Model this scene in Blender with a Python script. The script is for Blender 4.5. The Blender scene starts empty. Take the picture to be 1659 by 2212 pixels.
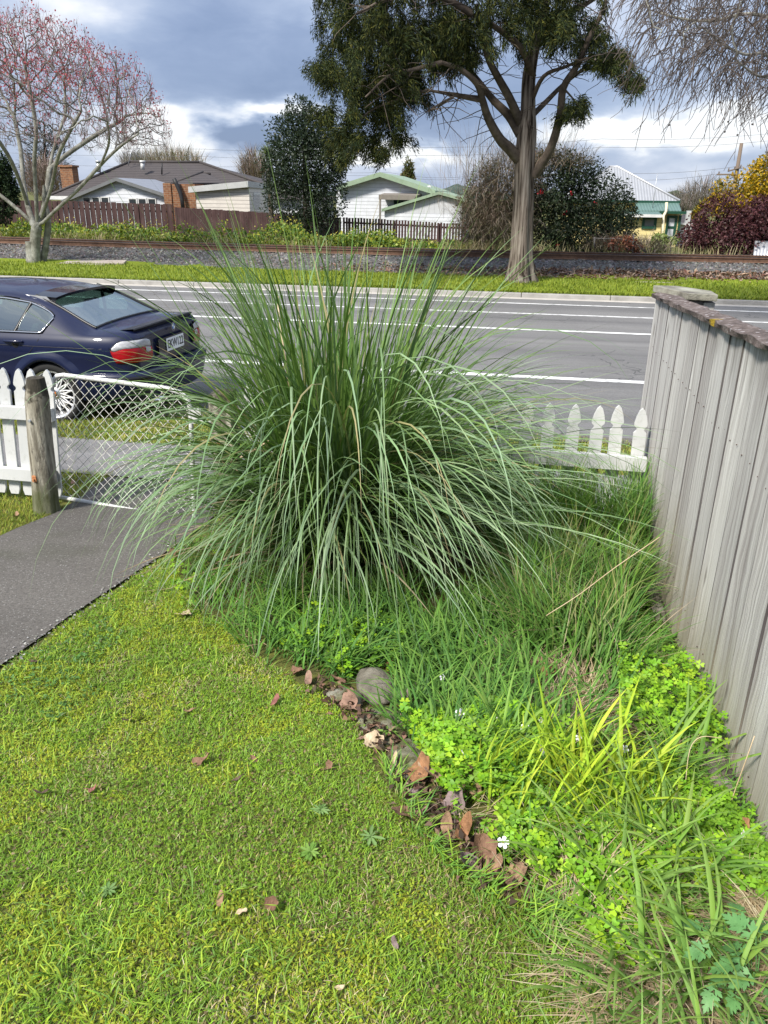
import bpy, bmesh, math, random
import numpy as np
from mathutils import Vector, Matrix
from math import radians as R, sin, cos, pi

random.seed(7)
rng = np.random.default_rng(11)
S = bpy.context.scene
COL = S.collection

# ---------------------------------------------------------------- camera
cd = bpy.data.cameras.new('camera'); cam = bpy.data.objects.new('camera', cd); COL.objects.link(cam)
cd.sensor_fit = 'VERTICAL'; cd.sensor_height = 24.0; cd.lens = 24.0 * 1661.0 / 2212.0
cd.clip_start = 0.05; cd.clip_end = 6000
YAW, PITCH, ROLL = R(9.6), R(22.4), R(0.8)
cam.matrix_world = (Matrix.Translation((0, 0, 2.18)) @ Matrix.Rotation(YAW, 4, 'Z') @
                    Matrix.Rotation(pi / 2 - PITCH, 4, 'X') @ Matrix.Rotation(ROLL, 4, 'Z'))
S.camera = cam
S.view_settings.view_transform = 'Standard'; S.view_settings.look = 'None'
S.view_settings.exposure = 0.9; S.view_settings.gamma = 1.0
S.render.engine = 'CYCLES'
S.cycles.max_bounces = 8; S.cycles.transparent_max_bounces = 12; S.cycles.diffuse_bounces = 3
S.cycles.use_denoising = True

# ---------------------------------------------------------------- node helpers
class NT:
    def __init__(self, tree): self.t = tree; self.n = tree.nodes; self.l = tree.links
    def node(self, typ, ins=None, **props):
        nd = self.n.new(typ)
        for k, v in props.items(): setattr(nd, k, v)
        for k, v in (ins or {}).items(): self.put(nd.inputs[k], v)
        return nd
    def put(self, sock, v):
        if isinstance(v, bpy.types.NodeSocket): self.l.new(v, sock)
        elif isinstance(v, bpy.types.Node): self.l.new(v.outputs[0], sock)
        else:
            if sock.type == 'RGBA' and len(v) == 3: v = (*v, 1)
            sock.default_value = v
    def math(self, op, a, b=0.0, c=0.0):
        nd = self.n.new('ShaderNodeMath'); nd.operation = op
        self.put(nd.inputs[0], a); self.put(nd.inputs[1], b); self.put(nd.inputs[2], c)
        return nd.outputs[0]
    def ramp(self, fac, stops):
        nd = self.n.new('ShaderNodeValToRGB'); e = nd.color_ramp.elements
        while len(e) < len(stops): e.new(0.5)
        for el, (p, c) in zip(e, stops): el.position = p; el.color = (*c, 1)
        self.put(nd.inputs[0], fac); return nd.outputs[0]
    def noise(self, vec, scale, detail=5, rough=0.55, dist=0.0):
        nd = self.node('ShaderNodeTexNoise', {'Scale': scale, 'Detail': detail, 'Roughness': rough, 'Distortion': dist})
        if vec is not None: self.put(nd.inputs['Vector'], vec)
        return nd.outputs[0]
    def mapping(self, vec, scale=(1, 1, 1), rot=(0, 0, 0), loc=(0, 0, 0)):
        nd = self.node('ShaderNodeMapping', {'Vector': vec, 'Scale': scale, 'Rotation': rot, 'Location': loc})
        return nd.outputs[0]
    def mixc(self, f, a, b, mode='MIX'):
        nd = self.n.new('ShaderNodeMix'); nd.data_type = 'RGBA'; nd.blend_type = mode
        self.put(nd.inputs[0], f); self.put(nd.inputs[6], a); self.put(nd.inputs[7], b)
        return nd.outputs[2]

def new_mat(name):
    m = bpy.data.materials.new(name); m.use_nodes = True
    t = NT(m.node_tree); t.n.clear()
    out = t.n.new('ShaderNodeOutputMaterial')
    return m, t, out

def pbr(name, stops, scale=6, stretch=(1, 1, 1), rough=0.75, bump=0.0, bscale=None, detail=6, spec=0.35, metal=0, coat=0,
        extra=None, dist=0.0, coord='Object', nrough=0.6):
    """Noise-mottled surface: stops = ramp of (position, colour), plus a bump."""
    m, t, out = new_mat(name)
    tc = t.node('ShaderNodeTexCoord').outputs[coord]
    v = t.mapping(tc, stretch)
    if len(stops) == 1: stops = [(0.3, tuple(0.86 * c for c in stops[0])), (0.7, tuple(min(1, 1.08 * c) for c in stops[0]))]
    c = t.ramp(t.noise(v, scale, detail, nrough, dist), stops)
    if extra: c = extra(t, tc, v, c)
    b = t.node('ShaderNodeBsdfPrincipled', {'Base Color': c, 'Roughness': rough, 'Metallic': metal, 'Specular IOR Level': spec, 'Coat Weight': coat, 'Coat Roughness': 0.03})
    if bump:
        h = t.noise(v, bscale or scale * 3, 6, 0.65)
        bn = t.node('ShaderNodeBump', {'Strength': bump, 'Distance': 0.02, 'Height': h})
        t.l.new(bn.outputs[0], b.inputs['Normal'])
    t.l.new(b.outputs[0], out.inputs[0])
    return m

def leaf_mat(name, trans=0.3, rough=0.5, spec=0.3, gain=1.25):
    """Leaves and blades: each leaf carries its own colour in the attribute Col."""
    m, t, out = new_mat(name)
    c = t.node('ShaderNodeAttribute', attribute_name='Col').outputs['Color']
    b = t.node('ShaderNodeBsdfPrincipled', {'Base Color': c, 'Roughness': rough, 'Specular IOR Level': spec})
    tr = t.node('ShaderNodeBsdfTranslucent', {'Color': t.mixc(1.0, c, (gain, gain * 1.05, gain * 0.6), 'MULTIPLY')})
    mx = t.node('ShaderNodeMixShader', {0: trans, 1: b.outputs[0], 2: tr.outputs[0]})
    t.l.new(mx.outputs[0], out.inputs[0])
    return m

# ---------------------------------------------------------------- sky and sun
SUN_AZ, SUN_EL = R(-148), R(47)          # azimuth clockwise from +Y: behind the camera, a little to its left
W = bpy.data.worlds.new('World'); S.world = W; W.use_nodes = True
w = NT(W.node_tree); w.n.clear()
sky = w.node('ShaderNodeTexSky', sky_type='NISHITA', sun_disc=False, sun_elevation=SUN_EL, sun_rotation=SUN_AZ)
dirv = w.node('ShaderNodeTexCoord').outputs['Generated']
sq = w.mapping(dirv, (1, 1, 2.3))
n1 = w.noise(sq, 3.1, 9, 0.56, 0.35)
n2 = w.noise(w.mapping(dirv, (1, 1, 3.2), loc=(3, 1, 2)), 9.0, 8, 0.6, 0.4)
val = w.math('ADD', w.math('MULTIPLY_ADD', n1, 0.75, 0.5 - 0.375), w.math('MULTIPLY_ADD', n2, 0.5, -0.25))
# cloud masses and bright gaps, each where it stands in the sky: (direction, amount, width, height)
CLOUDS = [
    ((-0.348, 0.9312, 0.1085), -0.26, 0.26, 0.065), ((-0.2376, 0.9608, 0.143), -0.08, 0.22, 0.09), ((-0.07639, 0.9943, 0.07374), -0.30, 0.15, 0.040), ((-0.4125, 0.9, 0.1407), 0.06, 0.2, 0.06),
    ((-0.4223, 0.8921, 0.1609), -0.05, 0.2, 0.05), ((0.165, 0.9796, 0.1149), -0.12, 0.25, 0.06),
    ((-0.3967, 0.9152, 0.0711), 0.85, 0.085, 0.022), ((-0.2962, 0.9514, 0.08431), 0.95, 0.075, 0.010), ((0.08031, 0.9944, 0.06908), 0.75, 0.13, 0.015), ((-0.1506, 0.9876, 0.04435), 0.85, 0.09, 0.011), ((-0.4247, 0.9041, 0.04675), 0.25, 0.12, 0.02), ((0.05216, 0.9975, 0.04777), 0.10, 0.3, 0.03), ((-0.2416, 0.9697, 0.03512), 0.14, 0.4, 0.03), ((0.1996, 0.977, 0.07474), 0.4, 0.12, 0.03), ((0.1332, 0.9771, 0.1661), 0.18, 0.15, 0.06),
    ((-0.3437, 0.9368, 0.06562), -0.95, 0.036, 0.022), ((-0.3127, 0.9478, 0.06209), -0.55, 0.05, 0.014), ((-0.4769, 0.8633, 0.1652), 0.36, 0.05, 0.030), ((-0.5319, 0.837, 0.1286), 0.22, 0.10, 0.06), ((-0.515, 0.8394, 0.1736), 0.1, 0.1, 0.04),
    ((-0.2635, 0.9451, 0.1931), 0.30, 0.06, 0.022), ((-0.02364, 0.9892, 0.1445), -0.05, 0.2, 0.05), ((0.2202, 0.9735, 0.06103), 0.22, 0.10, 0.025), ((0.172, 0.985, 0.01465), 0.25, 0.07, 0.02),
    ((0.2062, 0.9778, 0.03741), -0.12, 0.10, 0.015), ((-0.09033, 0.9956, 0.02609), 0.05, 0.2, 0.03), ((-0.3538, 0.9343, 0.04282), 0.10, 0.12, 0.015), ((0.09875, 0.9942, 0.04306), -0.14, 0.16, 0.018)]
warp = w.node('ShaderNodeVectorMath', {0: w.node('ShaderNodeTexNoise', {'Vector': sq, 'Scale': 14.0, 'Detail': 6.0}).outputs['Color'], 1: (-0.5, -0.5, -0.5)}, operation='ADD')
warp = w.node('ShaderNodeVectorMath', {0: warp.outputs[0], 1: (0.11, 0.11, 0.055)}, operation='MULTIPLY')
wdir = w.node('ShaderNodeVectorMath', {0: dirv, 1: warp.outputs[0]}, operation='ADD').outputs[0]
for d, amp, sx, sz in CLOUDS:
    df = w.node('ShaderNodeVectorMath', {0: wdir, 1: d}, operation='SUBTRACT').outputs[0]
    df = w.node('ShaderNodeVectorMath', {0: df, 1: (1 / sx, 1 / sx, 1 / sz)}, operation='MULTIPLY').outputs[0]
    ln = w.node('ShaderNodeVectorMath', {0: df, 1: df}, operation='DOT_PRODUCT').outputs['Value']
    val = w.math('MULTIPLY_ADD', w.math('POWER', 0.36788, ln), amp, val)
# overhead and behind the viewer the cloud cover is thinner and brighter
zc = w.node('ShaderNodeSeparateXYZ', {0: dirv}).outputs[2]
hi = w.node('ShaderNodeMapRange', {'Value': zc, 'From Min': 0.25, 'From Max': 0.65, 'To Min': 0.0, 'To Max': 1.0}).outputs[0]
val = w.math('MULTIPLY_ADD', hi, 0.2, val)
ccol = w.ramp(val, [(0.04, (0.115, 0.158, 0.265)), (0.30, (0.165, 0.212, 0.325)), (0.52, (0.235, 0.285, 0.395)), (0.74, (0.35, 0.39, 0.48)), (1.0, (0.57, 0.58, 0.60))])
c10 = w.node('ShaderNodeVectorMath', {0: ccol, 'Scale': w.math('MULTIPLY_ADD', hi, 5.0, 10.0)}, operation='SCALE').outputs[0]
skymix = w.mixc(0.10, c10, sky.outputs[0])
bg = w.node('ShaderNodeBackground', {'Color': skymix, 'Strength': 0.1})
wo = w.n.new('ShaderNodeOutputWorld'); w.l.new(bg.outputs[0], wo.inputs[0])

sl = bpy.data.lights.new('sun', 'SUN'); sl.energy = 4.0; sl.angle = R(9); sl.color = (1.0, 0.95, 0.86)
sun = bpy.data.objects.new('sun', sl); COL.objects.link(sun)
sd = Vector((sin(SUN_AZ) * cos(SUN_EL), cos(SUN_AZ) * cos(SUN_EL), sin(SUN_EL)))
sun.rotation_euler = sd.to_track_quat('Z', 'Y').to_euler(); sun.location = sd * 50

# ---------------------------------------------------------------- object helpers
def tag(o, label, cat, group=None):
    o['label'] = label; o['category'] = cat
    if group: o['group'] = group
    return o
def thing(name, loc, label, cat, group=None):
    o = bpy.data.objects.new(name, None); COL.objects.link(o); o.location = loc; o.empty_display_size = 0.2
    return tag(o, label, cat, group)
def adopt(o, parent):
    if parent is not None:
        o.parent = parent; o.matrix_parent_inverse = Matrix.Translation(parent.location).inverted()
    return o
def link_mesh(name, me, mats, parent=None):
    for mm in (mats if isinstance(mats, (list, tuple)) else [mats]): me.materials.append(mm)
    o = bpy.data.objects.new(name, me); COL.objects.link(o)
    return adopt(o, parent)
def kind(o, k='structure'): o['kind'] = k; return o

class MB:
    """Collects boxes, tubes, prisms and sheets and links them as one mesh."""
    def __init__(self): self.v = []; self.f = []; self.m = []; self.s = []
    def add(self, vs, fs, mi=0, smooth=False):
        b = len(self.v); self.v.extend([tuple(p) for p in vs])
        for f in fs: self.f.append([b + i for i in f]); self.m.append(mi); self.s.append(smooth)
        return self
    def box(self, x0, x1, y0, y1, z0, z1, mi=0):
        vs = [(x0, y0, z0), (x1, y0, z0), (x1, y1, z0), (x0, y1, z0), (x0, y0, z1), (x1, y0, z1), (x1, y1, z1), (x0, y1, z1)]
        return self.add(vs, [(0, 3, 2, 1), (4, 5, 6, 7), (0, 1, 5, 4), (1, 2, 6, 5), (2, 3, 7, 6), (3, 0, 4, 7)], mi)
    def hexa(self, bottom, top, mi=0):
        n = len(bottom); vs = list(bottom) + list(top)
        fs = [tuple(range(n - 1, -1, -1)), tuple(range(n, 2 * n))] + [(i, (i + 1) % n, n + (i + 1) % n, n + i) for i in range(n)]
        return self.add(vs, fs, mi)
    def prism(self, poly, vec, mi=0):
        vec = Vector(vec); return self.hexa(poly, [Vector(p) + vec for p in poly], mi)
    def tube(self, pts, rad, n=8, mi=0, cap=True, smooth=True):
        pts = [Vector(p) for p in pts]; k = len(pts)
        rad = [rad] * k if not hasattr(rad, '__len__') else rad
        vs = []; prev = None
        for i, p in enumerate(pts):
            d = (pts[min(i + 1, k - 1)] - pts[max(i - 1, 0)])
            d = d.normalized() if d.length > 1e-9 else Vector((0, 0, 1))
            if prev is None:
                a = d.orthogonal().normalized()
            else:
                a = prev - d * prev.dot(d)
                a = a.normalized() if a.length > 1e-6 else d.orthogonal().normalized()
            prev = a; b = d.cross(a)
            for j in range(n):
                an = 2 * pi * j / n; vs.append(p + (a * cos(an) + b * sin(an)) * rad[i])
        fs = [(i * n + j, i * n + (j + 1) % n, (i + 1) * n + (j + 1) % n, (i + 1) * n + j) for i in range(k - 1) for j in range(n)]
        self.add(vs, fs, mi, smooth)
        if cap: self.add(vs[:n], [tuple(range(n - 1, -1, -1))], mi); self.add(vs[-n:], [tuple(range(n))], mi)
        return self
    def lathe(self, prof, centre, axis='y', n=32, mi=0, smooth=True):
        """prof: list of (radius, offset along axis)."""
        vs = []; c = Vector(centre)
        for r, h in prof:
            for j in range(n):
                a = 2 * pi * j / n
                q = {'y': (r * cos(a), h, r * sin(a)), 'z': (r * cos(a), r * sin(a), h), 'x': (h, r * cos(a), r * sin(a))}[axis]
                vs.append(c + Vector(q))
        fs = [(i * n + j, i * n + (j + 1) % n, (i + 1) * n + (j + 1) % n, (i + 1) * n + j) for i in range(len(prof) - 1) for j in range(n)]
        return self.add(vs, fs, mi, smooth)
    def grid(self, P, mi=0, smooth=True):
        a = len(P); b = len(P[0]); vs = [p for r in P for p in r]
        return self.add(vs, [(i * b + j, i * b + j + 1, (i + 1) * b + j + 1, (i + 1) * b + j) for i in range(a - 1) for j in range(b - 1)], mi, smooth)
    def build(self, name, mats, parent=None, bevel=0, fix=True):
        me = bpy.data.meshes.new(name); me.from_pydata(self.v, [], self.f)
        me.polygons.foreach_set('material_index', self.m); me.polygons.foreach_set('use_smooth', self.s)
        if fix:
            bm = bmesh.new(); bm.from_mesh(me); bmesh.ops.remove_doubles(bm, verts=bm.verts, dist=1e-5)
            bmesh.ops.recalc_face_normals(bm, faces=bm.faces)
            if bevel:
                bmesh.ops.bevel(bm, geom=[e for e in bm.edges if len(e.link_faces) == 2 and e.calc_face_angle(0) > 0.6], offset=bevel, segments=2, affect='EDGES', profile=0.6)
            bm.to_mesh(me); bm.free()
        me.update()
        return link_mesh(name, me, mats, parent)

def np_mesh(name, V, Q, mats, parent=None, col=None, smooth=False):
    V = np.asarray(V, np.float32); Q = np.asarray(Q, np.int32); me = bpy.data.meshes.new(name)
    me.vertices.add(len(V)); me.vertices.foreach_set('co', V.ravel())
    k = Q.shape[1]; me.loops.add(Q.size); me.loops.foreach_set('vertex_index', Q.ravel())
    me.polygons.add(len(Q)); me.polygons.foreach_set('loop_start', np.arange(0, Q.size, k, dtype=np.int32))
    me.update(calc_edges=True)
    if smooth: me.polygons.foreach_set('use_smooth', np.ones(len(Q), bool))
    if col is not None:
        a = me.color_attributes.new('Col', 'FLOAT_COLOR', 'POINT')
        c4 = np.ones((len(V), 4), np.float32); c4[:, :3] = np.clip(col, 0, 1); a.data.foreach_set('color', c4.ravel())
    return link_mesh(name, me, mats, parent)

# ---------------------------------------------------------------- numeric noise, ground, blades, leaf cards
def _h(ix, iy, iz, s):
    n = (ix * 374761393 + iy * 668265263 + iz * 2147483647 + s * 1274126177) & 0xffffffff
    n = ((n ^ (n >> 13)) * 1274126177) & 0xffffffff
    return ((n ^ (n >> 16)) & 0xffff) / 65535.0
def vn(x, y, z=0.0, s=0):
    x = np.asarray(x, float); y = np.asarray(y, float) + 0 * x; z = np.asarray(z, float) + 0 * x
    ix, iy, iz = (np.floor(a).astype(np.int64) for a in (x, y, z))
    f = [a - np.floor(a) for a in (x, y, z)]; u = [a * a * (3 - 2 * a) for a in f]; r = 0
    for i in (0, 1):
        for j in (0, 1):
            for k in (0, 1):
                wgt = (u[0] if i else 1 - u[0]) * (u[1] if j else 1 - u[1]) * (u[2] if k else 1 - u[2])
                r = r + wgt * _h(ix + i, iy + j, iz + k, s)
    return r
def fbm(x, y, z=0.0, s=0, o=4):
    r = 0; a = 0.5; f = 1.0
    for i in range(o): r = r + a * vn(np.asarray(x) * f, np.asarray(y) * f, np.asarray(z) * f, s + i); a *= 0.5; f *= 2.03
    return r / (1 - 0.5 ** o)
def gz(x, y):
    """Height of the ground: the yard falls from the house to the road; beyond the railway the land is a little lower."""
    x = np.asarray(x, float); y = np.asarray(y, float)
    z = np.interp(y, [-30, -2, 0, 4.6, 7.2, 8, 22.5, 27, 34, 60, 3000], [1.2, 0.75, 0.62, 0.183, 0, 0, 0.03, 0.1, 0.0, -0.4, -0.6])
    near = np.clip(1 - np.abs(y - 2.0) / 3.2, 0, 1)
    return z + near * 0.03 * (fbm(x * 2.3, y * 2.3, 0, 5) - 0.5)
def g1(x, y): return float(gz(np.array([x]), np.array([y]))[0])
def inpoly(x, y, poly):
    r = np.zeros(len(x), bool); n = len(poly)
    for i in range(n):
        x0, y0 = poly[i]; x1, y1 = poly[(i + 1) % n]
        c = ((y0 > y) != (y1 > y)) & (x < (x1 - x0) * (y - y0) / ((y1 - y0) + 1e-12) + x0); r ^= c
    return r

def blades(P, az, L, Wd, th0, th1, c0, c1, seg=4, pw=1.4, vee=0.0, twist=None, taper=1.0, floor=True, wig=0.0):
    """Arching strips: lean th0 at the root to th1 at the tip (radians from upright). Returns V, Q, colours."""
    N = len(P); t = np.linspace(0, 1, seg + 1); C = np.zeros((N, seg + 1, 3)); C[:, 0] = P
    hd = np.stack([np.cos(az), np.sin(az)], 1); T = np.zeros((N, seg + 1, 3)); wz = rng.uniform(-1, 1, N) * wig
    for k in range(seg + 1):
        th = th0 + (th1 - th0) * (t[k] ** pw); a2 = az + wz * t[k]
        T[:, k, 0] = np.sin(th) * np.cos(a2); T[:, k, 1] = np.sin(th) * np.sin(a2); T[:, k, 2] = np.cos(th)
        if k: C[:, k] = C[:, k - 1] + 0.5 * (T[:, k] + T[:, k - 1]) * (L / seg)[:, None]
    if floor:
        lim = gz(C[:, :, 0].ravel(), C[:, :, 1].ravel()).reshape(N, seg + 1) + 0.012 + 0.03 * rng.random((N, 1))
        lim[:, 0] = -9; C[:, :, 2] = np.maximum(C[:, :, 2], lim)
    side = np.stack([-hd[:, 1], hd[:, 0], np.zeros(N)], 1)
    tw = rng.uniform(-0.5, 0.5, N) if twist is None else twist
    wp = np.clip(0.55 + 1.6 * t, 0, 1) * np.clip((1 - t ** (1.0 + 1.5 * taper)), 0.03, 1)
    nv = 3 if vee else 2; V = np.zeros((N, seg + 1, nv, 3))
    for k in range(seg + 1):
        nrm = np.cross(side, T[:, k]); a = (tw * t[k])[:, None]
        s = side * np.cos(a) + nrm * np.sin(a); hw = (Wd * wp[k] * 0.5)[:, None]
        V[:, k, 0] = C[:, k] - s * hw; V[:, k, -1] = C[:, k] + s * hw
        if vee: n2 = np.cross(s, T[:, k]); V[:, k, 1] = C[:, k] - n2 * hw * vee
    col = np.zeros((N, seg + 1, nv, 3))
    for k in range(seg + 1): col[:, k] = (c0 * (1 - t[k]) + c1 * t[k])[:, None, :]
    base = (np.arange(N) * (seg + 1) * nv)[:, None, None]; kk = (np.arange(seg) * nv)[None, :, None]; jj = np.arange(nv - 1)[None, None, :]
    q = base + kk + jj; Q = np.stack([q, q + 1, q + 1 + nv, q + nv], -1).reshape(-1, 4)
    return V.reshape(-1, 3), Q, col.reshape(-1, 3)
def join(parts):
    V, Q, C = [], [], []; b = 0
    for v, q, c in parts: V.append(v); Q.append(q + b); C.append(c); b += len(v)
    return np.concatenate(V), np.concatenate(Q), np.concatenate(C)
def pal(n, cols, jit=0.18, wts=None):
    cols = np.array(cols, float); i = rng.choice(len(cols), n, p=None if wts is None else np.array(wts) / np.sum(wts))
    return cols[i] * (1 + rng.uniform(-jit, jit, (n, 1))) * (1 + rng.uniform(-jit / 3, jit / 3, (n, 3)))
def unit(v): return v / (np.linalg.norm(v, axis=-1, keepdims=True) + 1e-9)
def cards(P, axis, nrm, ln, wd, col, bend=0.15):
    """Leaf cards: a four-cornered leaf from P along axis."""
    axis = unit(axis); nrm = unit(nrm - axis * np.sum(nrm * axis, -1, keepdims=True)); sd_ = np.cross(axis, nrm)
    ln = ln[:, None]; wd = wd[:, None]
    V = np.stack([P, P + axis * ln * 0.5 + sd_ * wd * 0.5 + nrm * ln * bend, P + axis * ln, P + axis * ln * 0.45 - sd_ * wd * 0.5 + nrm * ln * bend], 1)
    Q = np.arange(len(P) * 4).reshape(-1, 4); return V.reshape(-1, 3), Q, np.repeat(col, 4, 0)
def crown_pts(blobs, n, shell=0.45, freq=1.2, thr=0.42, seed=3):
    """Points through a crown of ellipsoids (centre, radii), thinned by noise so that gaps show."""
    vol = np.array([b[1][0] * b[1][1] * b[1][2] for b in blobs]) ** 0.75; out = []; N_ = []
    while sum(len(o) for o in out) < n:
        k = rng.choice(len(blobs), n, p=vol / vol.sum()); d = unit(rng.normal(size=(n, 3))); r = rng.random(n) ** shell
        c = np.array([b[0] for b in blobs])[k]; ra = np.array([b[1] for b in blobs])[k]
        lump = 1 + 0.35 * (fbm(d[:, 0] * 2.2 + k, d[:, 1] * 2.2, d[:, 2] * 2.2, seed) - 0.5) * 2
        p = c + d * ra * (r * lump)[:, None]
        ok = fbm(p[:, 0] * freq, p[:, 1] * freq, p[:, 2] * freq, seed + 9, 3) > thr
        out.append(p[ok]); N_.append(d[ok])
    return np.concatenate(out)[:n], np.concatenate(N_)[:n]
def canopy(name, blobs, n, size, cols, mat, parent, wts=None, droop=0.0, aspect=0.5, shell=0.45, freq=1.2, thr=0.42, seed=3, up=0.4, label=None):
    P, D = crown_pts(blobs, n, shell, freq, thr, seed)
    ax = unit(D + rng.normal(size=P.shape) * 0.8); ax[:, 2] -= droop; nr = unit(D * 0.7 + rng.normal(size=P.shape) * 0.7 + np.array([0, 0, up]))
    cl = pal(n, cols, 0.22, wts); cm = 0.75 + 0.5 * fbm(P[:, 0] * 0.9, P[:, 1] * 0.9, P[:, 2] * 0.9, seed + 20, 3); cl = cl * cm[:, None]
    v, q, c = cards(P, ax, nr, size * rng.uniform(0.6, 1.4, n), size * aspect * rng.uniform(0.7, 1.3, n), cl)
    return np_mesh(name, v, q, mat, parent, c)

def colonize(chains, attr, step=0.25, infl=2.0, kill=0.5, maxit=90, trop=(0, 0, 0), jit=0.15):
    """Space colonisation: grow twigs from the limb points towards the attractors. Returns nodes, parents."""
    nodes, par = [], []
    for ch, pi_ in chains:
        for i, p in enumerate(ch):
            par.append(pi_ if i == 0 else len(nodes) - 1); nodes.append(np.array(p, float))
    A = np.array(attr, float); X = np.array(nodes)
    d = np.linalg.norm(A[:, None] - X[None], axis=2); near = d.argmin(1); nd = d.min(1); trop = np.array(trop); grown = {}
    for it in range(maxit):
        live = nd < infl
        if not live.any(): break
        ids, inv = np.unique(near[live], return_inverse=True); vec = unit(A[live] - np.array(nodes)[near[live]])
        sm = np.zeros((len(ids), 3)); np.add.at(sm, inv, vec); sm = unit(unit(sm) + rng.normal(size=sm.shape) * jit + trop)
        new = []
        for i, s in zip(ids, sm):
            if grown.get(i, 0) > 4: continue
            grown[i] = grown.get(i, 0) + 1
            p = nodes[i] + s * step; par.append(int(i)); nodes.append(p); new.append(len(nodes) - 1)
        if not new: break
        X = np.array([nodes[i] for i in new]); d = np.linalg.norm(A[:, None] - X[None], axis=2); m = d.min(1); j = d.argmin(1)
        up_ = m < nd; near[up_] = np.array(new)[j[up_]]; nd[up_] = m[up_]
        keep = nd > kill; A = A[keep]; near = near[keep]; nd = nd[keep]
        if len(A) == 0: break
    return np.array(nodes), par
def radii(nodes, par, r0, e=2.4):
    n = len(nodes); acc = np.zeros(n); ch = [[] for _ in range(n)]
    for i, p in enumerate(par):
        if p is not None and p >= 0: ch[p].append(i)
    order = []; st = [i for i in range(n) if par[i] is None or par[i] < 0]
    while st: i = st.pop(); order.append(i); st.extend(ch[i])
    for i in reversed(order): acc[i] = max(r0 ** e, acc[i]) if not ch[i] else sum(acc[c] for c in ch[i])
    return acc ** (1 / e), ch
def tree_tubes(mb_thick, mb_thin, nodes, par, rad, ch, split=0.03):
    start = [(i, None) for i in range(len(nodes)) if par[i] is None or par[i] < 0]
    while start:
        i, frm = start.pop(); line = [] if frm is None else [frm]; r = [] if frm is None else [rad[i]]
        while True:
            line.append(i); r.append(rad[i])
            if not ch[i]: break
            c = sorted(ch[i], key=lambda k: -rad[k]); start.extend((k, i) for k in c[1:]); i = c[0]
        if len(line) < 2: continue
        big = r[0] > split; mb = mb_thick if big else mb_thin
        mb.tube([nodes[k] for k in line], r, 8 if r[0] > 0.07 else 5 if big else 3, 0, cap=False)

_F, _CX, _CY = 1661.0, 829.5, 1106.0; _R3 = cam.matrix_world.to_3x3()
def sight(px, py): return _R3 @ Vector(((px - _CX) / _F, -(py - _CY) / _F, -1.0))
def YY(px, py, y):
    """The point at depth y that the photograph shows at (px, py)."""
    d = sight(px, py); t = y / d.y; return (d.x * t, y, 2.18 + d.z * t)
def G_(px, py):
    """The point of the ground that the photograph shows at (px, py)."""
    d = sight(px, py); lo, hi = 0.3, 60.0
    for _ in range(40):
        m = (lo + hi) / 2
        if 2.18 + d.z * m > float(np.interp(d.y * m, [-2, 0, 4.6, 7.2, 8, 22.5], [0.75, 0.62, 0.183, 0, 0, 0.03])): lo = m
        else: hi = m
    return (d.x * lo, d.y * lo, 2.18 + d.z * lo)
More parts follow.
